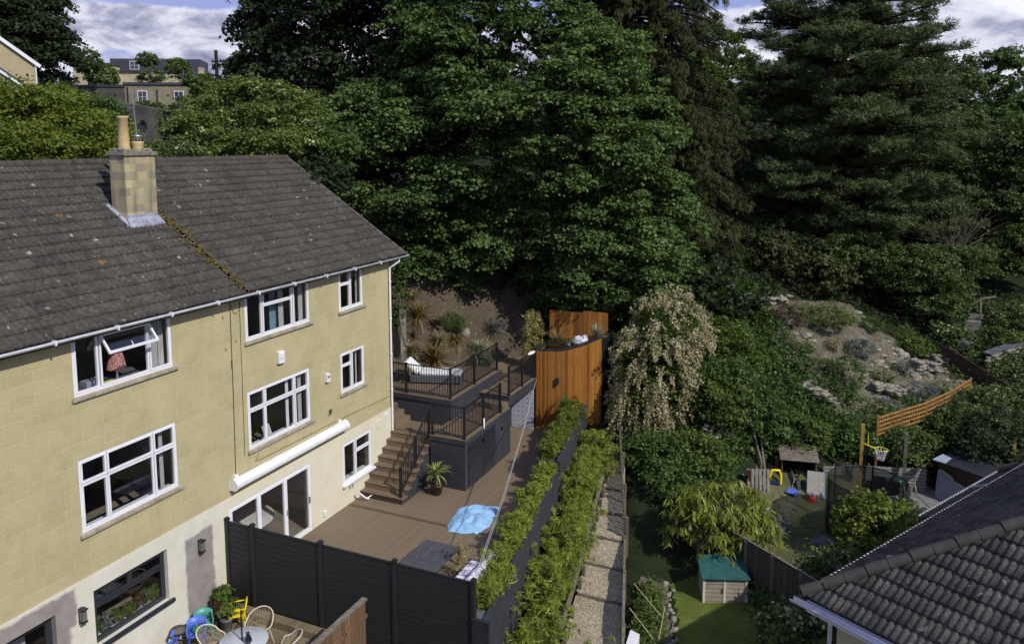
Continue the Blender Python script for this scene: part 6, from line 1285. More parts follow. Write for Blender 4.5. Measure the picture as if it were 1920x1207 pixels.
# rockery
RK = [GP(u, v)[:2] for u, v in ((1400, 572), (1500, 566), (1600, 575), (1640, 620), (1700, 645), (1760, 680), (1835, 712), (1800, 745), (1700, 775), (1600, 790), (1540, 765), (1510, 700), (1455, 655), (1430, 610))]
patch('rockery', 'rock_soil', RK, .2, .05)
t = T('rockery_stones', 'pale limestone rocks scattered down the rockery slope', 'rocks', (14.5, 38, 2)); m = M(); rng = np.random.default_rng(23)
for i in range(170):
    f = rng.random(); x = 10.9 + 7.6 * rng.random(); y = 35.0 + 6.2 * rng.random() ; 
    x, y = [q for q in GP(1420 + 400 * f, 590 + 150 * f + rng.normal() * 38)[:2]]
    r = rng.uniform(.05, .20) * (1 if rng.random() > .12 else 1.7); m.ball((x, y, tz(x, y) + r * .2), (r * rng.uniform(.8, 1.5), r, r * .55), 4, .4)
for (x0, y0, x1, y1) in [(*GP(a, b)[:2], *GP(c, d)[:2]) for a, b, c, d in ((1700, 650, 1775, 690), (1400, 578, 1470, 572), (1715, 692, 1760, 700), (1640, 735, 1690, 745), (1505, 735, 1560, 765))]:
    for k in range(110): f = rng.random(); x, y = x0 + (x1 - x0) * f, y0 + (y1 - y0) * f; r = rng.uniform(.05, .15); m.ball((x + rng.normal() * .12, y + rng.normal() * .12, tz(x, y) + .08 + .35 * rng.random()), (r * 1.4, r, r * .6), 4, .6)
m.build('stone', 'rock', t); t['kind'] = 'stuff'
for x, y, lb in ((*GP(1645, 750)[:2], 'flat grey slab on the rockery path near the trellis'), (*GP(1665, 762)[:2], 'second flat slab on the rockery path'), (*GP(1635, 728)[:2], 'upper flat slab lying in the middle of the rockery')): m = M(); z = tz(x, y); m.prism([(x - .35, y - .22), (x + .35, y - .28), (x + .3, y + .25), (x - .3, y + .2)], z - .05, z + .13); m.build('rockery_slab', 'slab', label=lb, cat='slab', group='slabs on the rockery', bevel=.02)
rk = [((1535, 600), 1.5, .45, 'f_jun', 'wide spreading green juniper across the top of the rockery'), ((1470, 605), .75, .5, 'f_red', 'brownish heather mound left of the juniper'), ((1585, 725), .7, .95, 'f_ivy', 'upright dark rosemary like shrub in the middle of the rockery'), ((1610, 665), .6, .45, 'f_grey', 'grey lavender mound on the upper middle of the rockery'), ((1690, 700), .35, .3, 'f_grey', 'small blue grey mound right of the rosemary'),
      ((1745, 675), .6, .5, 'f_mid', 'green shrub beside the pale stone outcrop'), ((1720, 750), .7, .5, 'f_grey', 'loose grey green bush above the orange trellis'), ((1630, 620), .5, .45, 'f_ivy', 'dark cabbage leaved plant beneath the trees'), ((1500, 660), .5, .3, 'f_jun', 'low yellow green cushion on the left of the rockery'), ((1650, 715), .6, .25, 'f_jun', 'mossy yellow green cushion in the middle of the rockery'), ((1690, 640), .5, .45, 'f_mid', 'leafy bush at the upper right of the rockery'), ((1540, 690), .4, .3, 'f_mid', 'small bush on the left of the rosemary'), ((1760, 740), .4, .3, 'f_ivy', 'small green bush at the right foot of the rockery'), ((1560, 655), .35, .25, 'f_tan', 'dry tan cushion in the rockery soil')]
for i, ((u, v), r, h_, mt_, lb) in enumerate(rk): x, y, z, _ = GP(u, v); bush('rockery_shrub', lb, 'shrub', [(x, y, z + h_ * .5, r, r * .8, h_), (x + r * .5, y - r * .3, z + h_ * .4, r * .6, r * .6, h_ * .8)], mt_, .28, .22, 46, .09, .35, seed=120 + i)
carpet('rockery_tufts', 'small dry tufts and seedlings between the rockery stones', 'f_jun', RK, 560, .06, 16, .18, .3, .18, 12)
carpet('rockery_weeds', 'leafy green weeds creeping between the rockery stones', 'f_mid', RK, 150, .08, 17, .22, .6, .22, 14)
# orange trellis
t = T('trellis_fence', 'bright orange open trellis fence curving below the rockery', 'fence', (17.2, 35.2, 0)); tp = [ZP(1645, 808, -.05), ZP(1690, 790, .2), ZP(1735, 772, .45), ZP(1780, 752, .8), ZP(1815, 728, 1.25)]
tp = [DP(1645, 815, 29.6), DP(1690, 800, 30.0), DP(1737, 785, 30.6), DP(1780, 764, 31.3), DP(1818, 741, 32.0)]
m = M()
for p, q in zip(tp, tp[1:]):
    p, q = Vector(p), Vector(q)
    for k in range(5): z = .0 + k * .17; M().bar(p + Vector((0, 0, z)), q + Vector((0, 0, z)), .03, .045).build('rail', 'orange', t)
    for k in range(10): r = p + (q - p) * k / 10; m.box(r.x - .02, r.y + .02, r.z - .04, r.x + .02, r.y + .04, r.z + .72)
m.build('lattice_bars', 'orange', t)
for p in tp: M().box(p[0] - .04, p[1] - .04, p[2] - 1.3, p[0] + .04, p[1] + .04, p[2] + .76).build('post', 'orange', t)
# far right garden: steps, wall, fences
for k in range(5): x, y, z, _ = GP(1829 - k * 4.5, 606 + k * 13); z += .42; m = M(); m.prism([(x - .38, y - .12), (x + .28, y - .12), (x + .34, y + .2), (x - .32, y + .2)], z - .3, z + .02); m.build('stone_step', 'concrete', label=['topmost pale step of the far garden stair', 'second pale step from the top in the far garden', 'middle pale step in the far garden', 'second lowest pale step in the far garden', 'lowest pale step in the far garden'][k], cat='step', group='pale steps in the far right garden')
t = T('handrail', 'rough timber handrail at the head of the far garden steps', 'handrail', DP(1840, 600, 41.5)); g_ = GP(1840, 603)[3] - .3; a, b, c = DP(1838, 560, g_), DP(1866, 556, g_), DP(1838, 604, g_); M().bar(a, b, .08).build('rail', 'oldwood', t); M().bar(a, c, .1).build('post', 'oldwood', t); M().bar(DP(1818, 575, g_), a, .06).build('rail', 'oldwood', t)
t = T('garden_wall', 'curved dry stone wall with slate coping at the right edge', 'wall', DP(1880, 680, 36)); m = M(); wps = [(*GP(u, v)[:2], GP(u, v)[2] + .45) for u, v in ((1850, 688), (1870, 680), (1895, 672), (1935, 662))]
for p, q in zip(wps, wps[1:]):
    for k in range(60): f = rng.random(); r = rng.uniform(.07, .14); m.ball((p[0] + (q[0] - p[0]) * f, p[1] + (q[1] - p[1]) * f, p[2] + (q[2] - p[2]) * f - .45 * rng.random()), (r * 1.5, r, r * .7), 3, .3)
m.build('stone_face', 'rock', t); m = M(); [m.bar(Vector(p) + Vector((0, .1, .12)), Vector(q) + Vector((0, .1, .12)), .42, .06) for p, q in zip(wps, wps[1:])]; m.build('coping', 'slate', t)
t = T('dark_fence', 'dark brown boarded fence running down past the rockery', 'fence', DP(1800, 690, 36)); fps = [(*GP(u, v)[:2], GP(u, v)[2] + .5) for u, v in ((1735, 665), (1790, 695), (1850, 735), (1920, 780))]
for p, q in zip(fps, fps[1:]):
    m = M(); m.prism([(p[0], p[1]), (q[0], q[1]), (q[0] + .02, q[1] + .03), (p[0] + .02, p[1] + .03)], [p[2] - 1.2, q[2] - 1.2, q[2] - 1.2, p[2] - 1.2], [p[2] + .35, q[2] + .35, q[2] + .35, p[2] + .35]); m.build('board_panel', 'dkbrown', t); M().box(p[0] - .05, p[1] - .05, p[2] - 1.2, p[0] + .05, p[1] + .05, p[2] + .45).build('post', 'dkbrown', t)
bx_, by_, bz_ = DP(1910, 560, 44); M().prism([(bx_ - .8, by_), (bx_ + 1.5, by_ - .5), (bx_ + 1.5, by_ + .6), (bx_ - .8, by_ + 1)], bz_ - .1, bz_ + .15).build('log_pile', 'slate', label='dim stack of slates under the far right trees', cat='pile')

# ------------------------------------------------------------------ neighbour's hipped roof
NH = T('hipped_house', 'neighbouring house with rolled grey tiled hip roof and white gutter', 'house', (17, 15, -2)); c0 = np.array([14.22, 13.30, 4.16]); e1 = np.array([.871, -.491, 0]); e2 = np.array([.491, .871, 0]); pp = R(32); cp, sp_ = math.cos(pp), math.sin(pp)
def HL(a, b, z): p = c0 + e1 * a + e2 * b; return (p[0], p[1], z)
WA, WB = 10.0, 14.0; rz2 = 4.16 + WA / 2 * math.tan(pp)
m = M(); m.add([HL(0, 0, 4.1), HL(WA, 0, 4.1), HL(WA, WB, 4.1), HL(0, WB, 4.1), HL(WA / 2, WA / 2, rz2 - .06), HL(WA / 2, WB - WA / 2, rz2 - .06)], [(3, 2, 1, 0), (0, 1, 4), (1, 2, 5, 4), (2, 3, 5), (3, 0, 4, 5)]); nr = m.build('roof', 'tile2', NH); WL[nr.name] = WL[NH.name]
SL = WA / 2 / cp; npc = int(SL / .30)
tiled('tile_courses', c0, e1, (e2[0] * cp, e2[1] * cp, sp_), WA, npc, .30, .118, .028, 'tile2', nr, lip=.04, seed=21, tilew=.236, res=10, jit=.014, flatten=.55, clamp=(lambda s: s * cp, lambda s: WA - s * cp))
tiled('tile_courses', c0, e2, (e1[0] * cp, e1[1] * cp, sp_), WB, npc, .30, .118, .028, 'tile2', nr, lip=.035, seed=22, tilew=.236, res=8, jit=.01, flatten=.8, clamp=(lambda s: s * cp, lambda s: WB - s * cp))
m = M(); hd = (e1 + e2) + np.array([0, 0, math.tan(pp)]); L_ = WA / 2; n = int(L_ * np.linalg.norm(hd) / .36)
for i in range(n):
    p = c0 + hd * (L_ * i / n) + [0, 0, .065 + .012 * (i % 2)]; q = c0 + hd * (L_ * (i + .97) / n) + [0, 0, .06 + .012 * (i % 2)]; m.tube([tuple(p), tuple(q)], [.10, .093], 14)
m.build('hip_tiles', 'ridge2', nr) if 'ridge2' in MT else None
if 'ridge2' not in MT: MT['ridge2'] = plain('brown_hip_tile', (.058, .052, .046), .85, .15, 5, .2, bmp=.006, kind='pos'); m.build('hip_tiles', 'ridge2', nr)
def gut(m, p0, p1, out):
    p0, p1, out = Vector(p0), Vector(p1), Vector(out); n = 9; vs = []
    for q in (p0, p1):
        for k in range(n): a = math.pi * (1 + k / (n - 1)); vs.append(q + out * (.07 + .062 * math.cos(a)) + Vector((0, 0, .075 * math.sin(a))))
    m.add([tuple(v) for v in vs], [(k, k + 1, n + k + 1, n + k) for k in range(n - 1)], True)
m = M(); gut(m, HL(-.10, -.06, 4.13), HL(WA, -.06, 4.13), -e2);  m.build('gutter', 'gutter', NH, solid=.006)
m = M(); m.bar(HL(.1, .02, 4.02), HL(WA, .02, 4.02), .03, .2); m.bar(HL(.02, .1, 4.02), HL(.02, WB, 4.02), .03, .2); m.build('fascia', 'upvc', NH)
m = M()
q = .42; m.prism([HL(q, q, 0)[:2], HL(WA - q, q, 0)[:2], HL(WA - q, WB - q, 0)[:2], HL(q, WB - q, 0)[:2]], -2.2, 4.08); m.build('wall', plain('pale_yellow_render', (.52, .46, .30), .85, .08, 2, kind='pos', bmp=.003), NH)
m = M(); a = HL(.30, -.12, 4.05); b = HL(.34, .34, 3.75); m.tube([a, b, (b[0], b[1], -2)], .036, 10); m.build('downpipe', 'upvc', NH)
m = M(); p = HL(-.02, .02, 0); [m.bar(HL(-.0, .15 + .118 * k, 4.215), HL(.03, .15 + .118 * k, 4.23), .05, .035) for k in range(int((WB - .2) / .118))]; m.build('eaves_filler', 'offwhite', NH, kind='stuff')
t = T('side_extension', 'lower tiled side roof beyond the neighbour eaves with white edge', 'extension', HL(-.5, 9, 0)); m = M()
m.prism([HL(-1.19, 6.5, 0)[:2], HL(-1.19, 10.7, 0)[:2], HL(.4, 10.7, 0)[:2], HL(.4, 6.5, 0)[:2]], [2.8, 2.8, 3.5, 3.5], [3.14, 3.14, 3.95, 3.95]); m.build('roof', 'tile2', t)
m = M(); [m.bar(HL(-1.21, 6.55 + .118 * k, 3.16), HL(-1.17, 6.55 + .118 * k, 3.18), .06, .04) for k in range(35)]; m.build('eaves_filler', 'offwhite', t); m = M(); m.prism([HL(-.9, 6.7, 0)[:2], HL(-.9, 10.5, 0)[:2], HL(.38, 10.5, 0)[:2], HL(.38, 6.7, 0)[:2]], -2.2, 2.68); m.build('wall', bpy.data.materials['pale_yellow_render'], t)
m = M(); m.bar(HL(-1.1, 9.0, 3.23), HL(.3, 9.0, 3.93), .08, .05); m.build('lead_strip', 'lead', t); m = M(); m.tube([HL(-1.15, 10.72, 3.22), HL(.4, 10.72, 4.0)], .11, 10); m.build('ridge_tiles', 'ridge', t)
# ------------------------------------------------------------------ bank behind the deck
patch('bank', 'bank', [(-5.2, 26.4), (-3.0, 26.5), (-1.3, 27.2), (1.0, 28.5), (1.6, 30.0), (1.5, 32.5), (.5, 36), (-6, 36), (-7, 28)], .22, .05, rough=.03)
t = T('retaining_pillar', 'weathered concrete wall end under the ivy behind the house corner', 'wall', (-3.0, 27.6, 3)); m = M(); m.prism([(-5.5, 27.3), (-2.30, 27.25), (-2.25, 27.6), (-5.5, 27.7)], 2.0, [5.1, 5.0, 5.0, 5.1]); m.build('concrete_wall', 'concrete', t)
m = M(); m.tube([(-2.22, 27.1, 5.4), (-2.26, 27.12, 4.5), (-2.1, 27.1, 3.8), (-1.85, 26.98, 3.45)], [.03, .04, .055, .08], 7); m.tube([(-2.3, 27.15, 5.2), (-2.35, 27.12, 4.4), (-2.15, 27.08, 3.9)], [.02, .03, .04], 6); m.build('ivy_stem', 'bark_pale', t)
bush('ivy_column', 'bright green ivy hanging over the concrete wall end', 'ivy', [(-2.55, 27.35, 5.35, .42, .35, 1.2), (-2.45, 27.3, 6.6, .5, .4, .5)], 'f_ivy', .22, .17, 34, .085, .8, seed=140, stems=False)
bk = [((785, 604), 110, 1.15, .05, 'f_phor', 'broad green and gold phormium high on the bank beside the ivy'), ((815, 618), 70, .7, .04, 'f_red', 'small dark bronze phormium in the middle of the bank'), ((855, 650), 120, .85, .04, 'f_phor', 'golden striped phormium left of the pale grass'),
      ((772, 668), 320, .80, .018, 'f_tan', 'tan grass tussock low on the left of the bank'), ((822, 650), 280, .70, .018, 'f_tan', 'tan grass tussock above the lounger'), ((815, 690), 170, 1.35, .045, 'f_phor', 'large orange bronze phormium directly behind the sun lounger'),
      ((897, 668), 420, .95, .02, 'f_pale', 'pale green fountain grass at the right foot of the bank'), ((775, 636), 60, .6, .02, 'f_red', 'sparse brown tuft beneath the broad phormium'), ((775, 570), 90, .9, .018, 'f_tan', 'wispy dry grass at the top left of the bank'), ((925, 630), 200, 1.0, .02, 'f_grey', 'dim grey grass in the shade near the walkway end')]
for i, ((u, v), n, L_, w_, mt_, lb) in enumerate(bk): x, y, z, _ = GP(u, v); blades('bank_plant', lb, 'plant', (x, y, z + .04), n, L_, w_, mt_, 150 + i, 1.0 if 'grass' in lb else .8, 1.0)
gx, gy, gz_, _ = GP(845, 615)
bush('bank_shrub', 'rounded dark green shrub in the middle of the bank', 'shrub', [(gx, gy, gz_ + .2, .55, .5, .36), (gx + .4, gy - .1, gz_ + .1, .35, .3, .25)], 'f_ivy', .2, .17, 40, .06, .6, seed=165)
rng = np.random.default_rng(77)
for i, (x, y, r, lb) in enumerate(((*GP(872, 632)[:2], .26, 'large buff boulder beside the rounded shrub on the bank'), (-1.1, 30.4, .12, 'small stone at the shaded top of the bank'), (-2.0, 29.6, .09, 'small pale stone above the bronze phormium'), (-2.75, 26.95, .07, 'small stone at the deck edge by the downpipe'))): m = M(); m.ball((x, y, tz(x, y) + r * .6), (r, r * .8, r), 6, .2); m.build('boulder', 'rock', label=lb, cat='stone', group='stones on the bank')
m = M()
for i in range(110): x = -4 + 5 * rng.random(); y = 27.6 + 4.5 * rng.random(); r = rng.uniform(.012, .035); m.ball((x, y, tz(x, y) + .06), (r * 1.5, r, r * .6), 3, .4)
m.build('bank_litter', 'offwhite', label='scattered pale leaves and chips over the bare soil bank', cat='leaf litter', kind='stuff')
# ------------------------------------------------------------------ slope shrubs between store and rockery
rng = np.random.default_rng(31); t = T('plumed_shrub', 'huge shrub covered in drooping cream flower plumes', 'shrub', (7.9, 30.6, -.4))
Cs = []; lobes = [(7.45, 30.8, 2.3, 1.6, 1.5, 2.4), (7.9, 31.2, 4.3, 1.45, 1.2, 1.5), (7.1, 30.3, 1.2, 1.3, 1.2, 1.6)]
C = shell_clumps(lobes, .35, rng, .86, .35, .03); n = len(C); m = M(); cam_ = np.array(CAMP); outw = unit(C - np.array([7.5, 30.9, 2.6])); td = unit(outw * .75 + np.array([0, 0, -.75]) + rng.normal(size=(n, 3)) * .22)
V = []; Fa = []; ta = []; per = 60; idx = np.repeat(np.arange(n), per); s_ = rng.random(len(idx)); L_ = (.34 + .40 * rng.random(n))[idx]; P0 = C[idx] + td[idx] * (s_ * L_)[:, None] + np.array([0, 0, -.18])[None] * (s_ ** 2)[:, None] + rng.normal(size=(len(idx), 3)) * (.078 * (1 - .7 * s_))[:, None]
Vv, Fq, tt = leafquads(P0, unit(rng.normal(size=(len(idx), 3)) + outw[idx] * .7), .095 * (.7 + .6 * rng.random(len(idx))), .6, rng, np.clip(rng.random(n)[idx] * .55 + .45 * rng.random(len(idx)), 0, 1), .2); fast('plumes', Vv, Fq, 'f_cream', t, tt)
C2 = shell_clumps([(l[0], l[1], l[2], l[3] * .86, l[4] * .86, l[5] * .9) for l in lobes], .42, rng, .8, .5, .2); Vv, Fq, tt = clumps_to_leaves(C2, np.full(len(C2), .32), rng.random(len(C2)), 46, .11, .5, rng); fast('foliage', Vv, Fq, 'f_mid', t, tt)
for k in range(12): limb(m, (7.9, 30.7, -.5), tuple(C[rng.integers(n)]), .05, .012, rng, 5, .1, 5)
m.build('stem', 'bark', t)
def shrub_at(u, v, dep, r, h, mat, lb, seed, n2=2, L=.11, sp=.42, name='slope_shrub', asp=.7, per=60, group='shrubs on the green slope', tone=(.15, .95), far=False):
    if far or dep > 60: x, y, z = DP(u, v, dep)
    else:
        d = dep
        for _ in range(4): x, y, z, d = GP(u, v + .7 * h * F / d)
        z += h * .6
    rg = np.random.default_rng(seed); lo = [(x, y, z, r, r * .8, h)]
    for _ in range(n2): a = rg.random() * 6.28; lo.append((x + r * .8 * math.cos(a), y + r * .5 * math.sin(a), z + h * rg.uniform(-.5, .3), r * .65, r * .6, h * .65))
    return bush(name, lb, 'shrub', lo, mat, sp, .34, per, L, asp, seed=seed, group=group, tone=tone)
SS = [(1330, 640, 36, 1.6, 1.3, 'f_mid', 'broad green shrub just right of the cream plumed shrub, upper slope'), (1345, 715, 34, 1.4, 1.2, 'f_ivy', 'leafy green shrub below the rockery edge, centre of slope'), (1340, 745, 32.5, 1.5, 1.2, 'f_mid', 'yellow green shrub hugging the right foot of the plumed shrub'),
      (1440, 790, 32.5, 1.1, .8, 'f_ivy', 'bright ivy like shrub above the play shelter'), (1510, 815, 31.6, .9, .6, 'f_mid', 'grey green bush directly behind the play shelter'), (1590, 815, 32.8, .9, .55, 'f_ivy', 'low bush left of the orange trellis'),
      (1220, 850, 30, 1.2, .8, 'f_ivy', 'low ivy mound at the top of the boarded fence'), (1300, 845, 30.5, 1.1, .75, 'f_mid', 'sprawling bush above the lime shrub'), (1250, 910, 27.8, .9, .6, 'f_ivy', 'dim trailing plant between fence and lime shrub'), (1345, 600, 39, 1.0, .7, 'f_mid', 'round shrub at the left end of the rockery'),
      (1705, 845, 31.3, 1.0, .8, 'f_elder', 'shadowy shrub between hoop net and brown shed'), (1745, 812, 33.5, 1.1, .6, 'f_mid', 'green shrub under the middle of the orange trellis'), (1875, 770, 34, 1.3, 1.0, 'f_elder', 'dark bush at the right end of the trellis'), (1880, 830, 31, 1.6, 1.2, 'f_dark', 'very dark bush above the neighbour roof end'), (1800, 800, 32.5, 1.2, 1.0, 'f_elder', 'shaded bush behind the brown shed roof'),
      (1425, 665, 37.5, .4, .3, 'f_mid', 'small bush among the left rockery stones'),
      (1885, 590, 42, 1.3, .6, 'f_elder', 'clipped bush beside the far garden steps'), (1880, 635, 40, .9, .45, 'f_mid', 'low bush above the curved stone wall'), (1775, 625, 40.5, .8, .6, 'f_elder', 'dim bush left of the far garden steps'), (1715, 650, 39, .7, .5, 'f_mid', 'small bush beyond the pale stone outcrop'),
      (1700, 975, 26.8, .9, .55, 'f_elder', 'dark spray of leaves by the roof edge and paving'), (1560, 1075, 24.3, .9, .8, 'f_elder', 'shaded shrub beside the dark fence and gutter corner'),
      (1180, 1180, 17.9, .01, .01, 'f_mid', '')]
for i, (u, v, d, r, h_, mt_, lb) in enumerate(SS[:-1]): shrub_at(u, v, d, r, h_, mt_, lb, 200 + i)
bush('fence_bush', 'feathery green bush behind the brown board fence', 'shrub', [(5.9, 14.1, -.6, .7, .5, .65), (5.4, 13.7, -.9, .5, .5, .6)], 'f_bamboo', .3, .25, 60, .14, .2, seed=240)
carpet('ivy_cover', 'ivy and mixed weeds covering the steep garden slope', 'f_ivy', [(7.6, 29), (9.2, 26.5), (10.6, 27.5), (11.0, 30.5), (14.2, 31.9), (17.8, 33.2), (20, 34.5), (17.5, 36.6), (15, 35.0), (12.5, 36), (10.6, 38.5), (10, 42), (4, 42), (5.5, 33)], 4200, .11, 11, .45, .7, .32, 15, cat='ivy')
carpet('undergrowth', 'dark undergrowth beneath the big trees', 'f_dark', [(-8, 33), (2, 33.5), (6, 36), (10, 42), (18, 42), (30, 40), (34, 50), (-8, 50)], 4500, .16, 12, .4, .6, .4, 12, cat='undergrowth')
carpet('right_undergrowth', 'green weeds covering the far right garden slope', 'f_elder', [(18, 41.5), (19.5, 38.3), (20, 34.5), (30, 32), (32, 42), (20, 44)], 2200, .13, 13, .35, .6, .35, 14, cat='weeds')
# ------------------------------------------------------------------ the big trees
def lobes_from(lst): # (u, v, depth, rx, ry, rz) -> world ellipsoids
    return [(*DP(u, v, d), rx, ry, rz) for u, v, d, rx, ry, rz in lst]
bt = DP(930, 560, 37)
broadleaf('sycamore_tree', 'great spreading sycamore with dark green crown in the centre', 'tree', (bt[0], bt[1], tz(bt[0], bt[1])), lobes_from([
    (930, 60, 38, 5.0, 3.8, 5.0), (960, 230, 37, 6.6, 4.2, 4.8), (790, 320, 37, 4.6, 3.2, 3.2), (690, 290, 38, 3.2, 2.6, 2.6), (1090, 320, 37, 4.3, 3.2, 4.0), (1140, 430, 36, 3.1, 2.2, 2.7), (1010, 460, 36.5, 3.3, 2.0, 2.2), (850, 480, 36.5, 3.0, 1.8, 1.4), (740, 430, 37, 2.5, 2.0, 1.3), (1090, 530, 35.5, 2.1, 1.4, 1.4), (1215, 440, 35.5, 1.4, 1.3, 1.5), (900, -140, 39, 4.6, 4, 3.8), (1185, 495, 33.8, 1.6, 1.2, 1.4), (1140, 535, 34.2, 1.6, 1.2, 1.3)]),
    'f_syc', .92, .50, 88, .14, .8, seed=301, trunk_r=.40, flat=.6, up=.6, droop=.2, tone=(.0, 1), limbs=22, trunk_top=.75, cut=-.3, S=1.25, rs=1.15)
b_ = DP(620, 330, 44); broadleaf('dark_beech', 'tall very dark tree behind the sycamore on the left', 'tree', (b_[0], b_[1], tz(b_[0], b_[1])), lobes_from([
    (630, 130, 44, 4.6, 4.5, 6.5), (570, 130, 44, 2.3, 3, 3.2), (600, 10, 44, 2.9, 3.5, 4.0), (700, 60, 43, 4.2, 4, 6), (760, 180, 42, 3.6, 3, 4.5), (650, -130, 45, 5.5, 5, 5), (640, 250, 43, 4.0, 3, 2.6), (510, 190, 44, 1.4, 2, 1.8)]), 'f_dark', .95, .6, 44, .22, .7, seed=302, S=1.6, rs=1.4, trunk_r=.5, flat=.7, up=.4, droop=.6, tone=(0, .85), inner=.3, back=.8)
b_ = DP(55, 190, 68); broadleaf('far_left_tree', 'dark broad tree behind the gabled house at the left edge', 'tree', (b_[0], b_[1], tz(b_[0], b_[1])), lobes_from([(10, 55, 68, 4.4, 4, 4.2), (75, 110, 66, 2.2, 2.5, 2.6), (-50, 50, 68, 4, 4, 5), (35, -20, 68, 3.2, 3, 3)]), 'f_dark', 1.2, .6, 40, .26, .8, seed=303, S=1.6, rs=1.4, trunk_r=.4, tone=(.1, 1))
b_ = DP(1215, 560, 41); conifer('spruce_tree', 'tall drooping spruce right of the sycamore', 'tree', (b_[0], b_[1], tz(b_[0], b_[1])), 27, 5.0, 'f_larch', 311, 52, 12, .01, 'spruce', dens=2.3, profile=lambda t_: min(1, (1 - t_) ** .5 * 1.05), L=.20)
b_ = DP(1130, 400, 47); conifer('spruce_tree', 'second spruce whose top fills the gap above the sycamore', 'tree', (b_[0], b_[1], tz(b_[0], b_[1])), 26, 5.0, 'f_larch', 312, 38, 10, .15, 'spruce', dens=1.6, profile=lambda t_: min(1, (1 - t_) ** .6 * 1.1), L=.26)
b_ = DP(1555, 560, 45); conifer('cedar_tree', 'broad dark cedar with layered level boughs', 'tree', (b_[0], b_[1], tz(b_[0], b_[1])), 19.5, 7.3, 'f_cedar', 313, 25, 12, .05, 'cedar', trunk_r=.5, dens=2.6, profile=lambda t_: min(1, 1.05 - max(0, t_ - .35) * 1.12), L=.25)
b_ = DP(1700, 400, 54); broadleaf('background_tree', 'rounded tree rising behind the right side of the cedar', 'tree', (b_[0], b_[1], tz(b_[0], b_[1])), lobes_from([(1710, 190, 54, 3.3, 3, 3.2), (1640, 250, 54, 4, 3, 4), (1770, 270, 52, 2.2, 3, 2.6)]), 'f_elder', 1.1, .5, 40, .2, .7, seed=304, S=1.3, rs=1.1, tone=(.0, .8))
b_ = DP(1885, 380, 58); broadleaf('edge_tree', 'round headed green tree at the right edge against the sky', 'tree', (b_[0], b_[1], tz(b_[0], b_[1])), lobes_from([(1882, 160, 58, 2.2, 2.2, 1.9), (1900, 250, 57, 3.0, 3, 3.0), (1850, 330, 54, 2.4, 2.5, 2.6)]), 'f_syc', .95, .45, 36, .2, .8, seed=305, S=1.2, rs=.9, tone=(.2, 1))
b_ = DP(1345, 200, 66); broadleaf('distant_tree', 'small rounded tree seen in the gap between spruce and cedar', 'tree', (b_[0], b_[1], tz(b_[0], b_[1])), lobes_from([(1340, 110, 66, 2.6, 2.6, 2.6), (1300, 150, 64, 1.6, 2, 2.2), (1370, 190, 62, 2.4, 2, 3.0)]), 'f_mid', .9, .45, 36, .2, .8, seed=306, S=1.2, rs=.9, tone=(.2, .9))
b_ = DP(1745, 620, 39); broadleaf('elder_tree', 'flowering elder like shrub tree below the cedar on the right', 'tree', (b_[0], b_[1], tz(b_[0], b_[1])), lobes_from([(1740, 540, 39, 1.9, 1.8, 1.6), (1800, 500, 40, 1.3, 1.5, 1.4), (1685, 505, 40, 1.8, 1.8, 1.1), (1610, 475, 40.5, 1.6, 1.6, .9)]), 'f_elder', .55, .26, 30, .11, .7, seed=307, S=.75, rs=.6, trunk_r=.12, tone=(.1, 1), limbs=10)
b_ = DP(1860, 520, 45); broadleaf('right_edge_tree', 'dark green tree filling the right edge below the sky', 'tree', (b_[0], b_[1], tz(b_[0], b_[1])), lobes_from([(1860, 390, 45, 2.6, 2.4, 2.8), (1930, 350, 45, 2.6, 2.5, 3.5), (1800, 330, 48, 2.4, 2.4, 2.6), (1910, 480, 43, 2.2, 2, 1.2)]), 'f_elder', .8, .42, 40, .17, .7, seed=308, S=1.1, rs=.9, tone=(0, .8))
m = M(); rng = np.random.default_rng(55); b_ = DP(1790, 440, 42); t = T('bare_shrub', 'tangle of bare grey twigs beside the cedar', 'shrub', b_)
for k in range(70): a = rng.normal() * .9; ln = 1.2 + 1.8 * rng.random(); limb(m, (b_[0] + rng.normal() * .3, b_[1] + rng.normal() * .3, b_[2] - 1.2), (b_[0] + math.sin(a) * ln, b_[1] - .6 * rng.random(), b_[2] - .8 + ln * abs(math.cos(a))), .018, .005, rng, 5, .16, 4)
m.build('twig', 'twig', t)
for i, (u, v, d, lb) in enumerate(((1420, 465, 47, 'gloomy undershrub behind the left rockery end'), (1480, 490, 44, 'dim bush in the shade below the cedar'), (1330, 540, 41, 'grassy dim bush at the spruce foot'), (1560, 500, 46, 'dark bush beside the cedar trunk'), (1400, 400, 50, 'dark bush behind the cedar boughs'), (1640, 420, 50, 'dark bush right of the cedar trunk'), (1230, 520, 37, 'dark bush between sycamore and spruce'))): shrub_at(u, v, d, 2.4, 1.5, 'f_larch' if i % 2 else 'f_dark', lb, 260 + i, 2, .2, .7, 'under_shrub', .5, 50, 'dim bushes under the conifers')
shrub_at(1655, 985, 23.8, .95, .95, 'f_lime', 'lime green maple like shrub in front of the trampoline', 222, 6, .12, .34, far=True); shrub_at(1625, 1050, 23.4, .9, .75, 'f_lime', 'lower lime shrub closer to the neighbour roof', 223, 2, .12, .4, far=True)
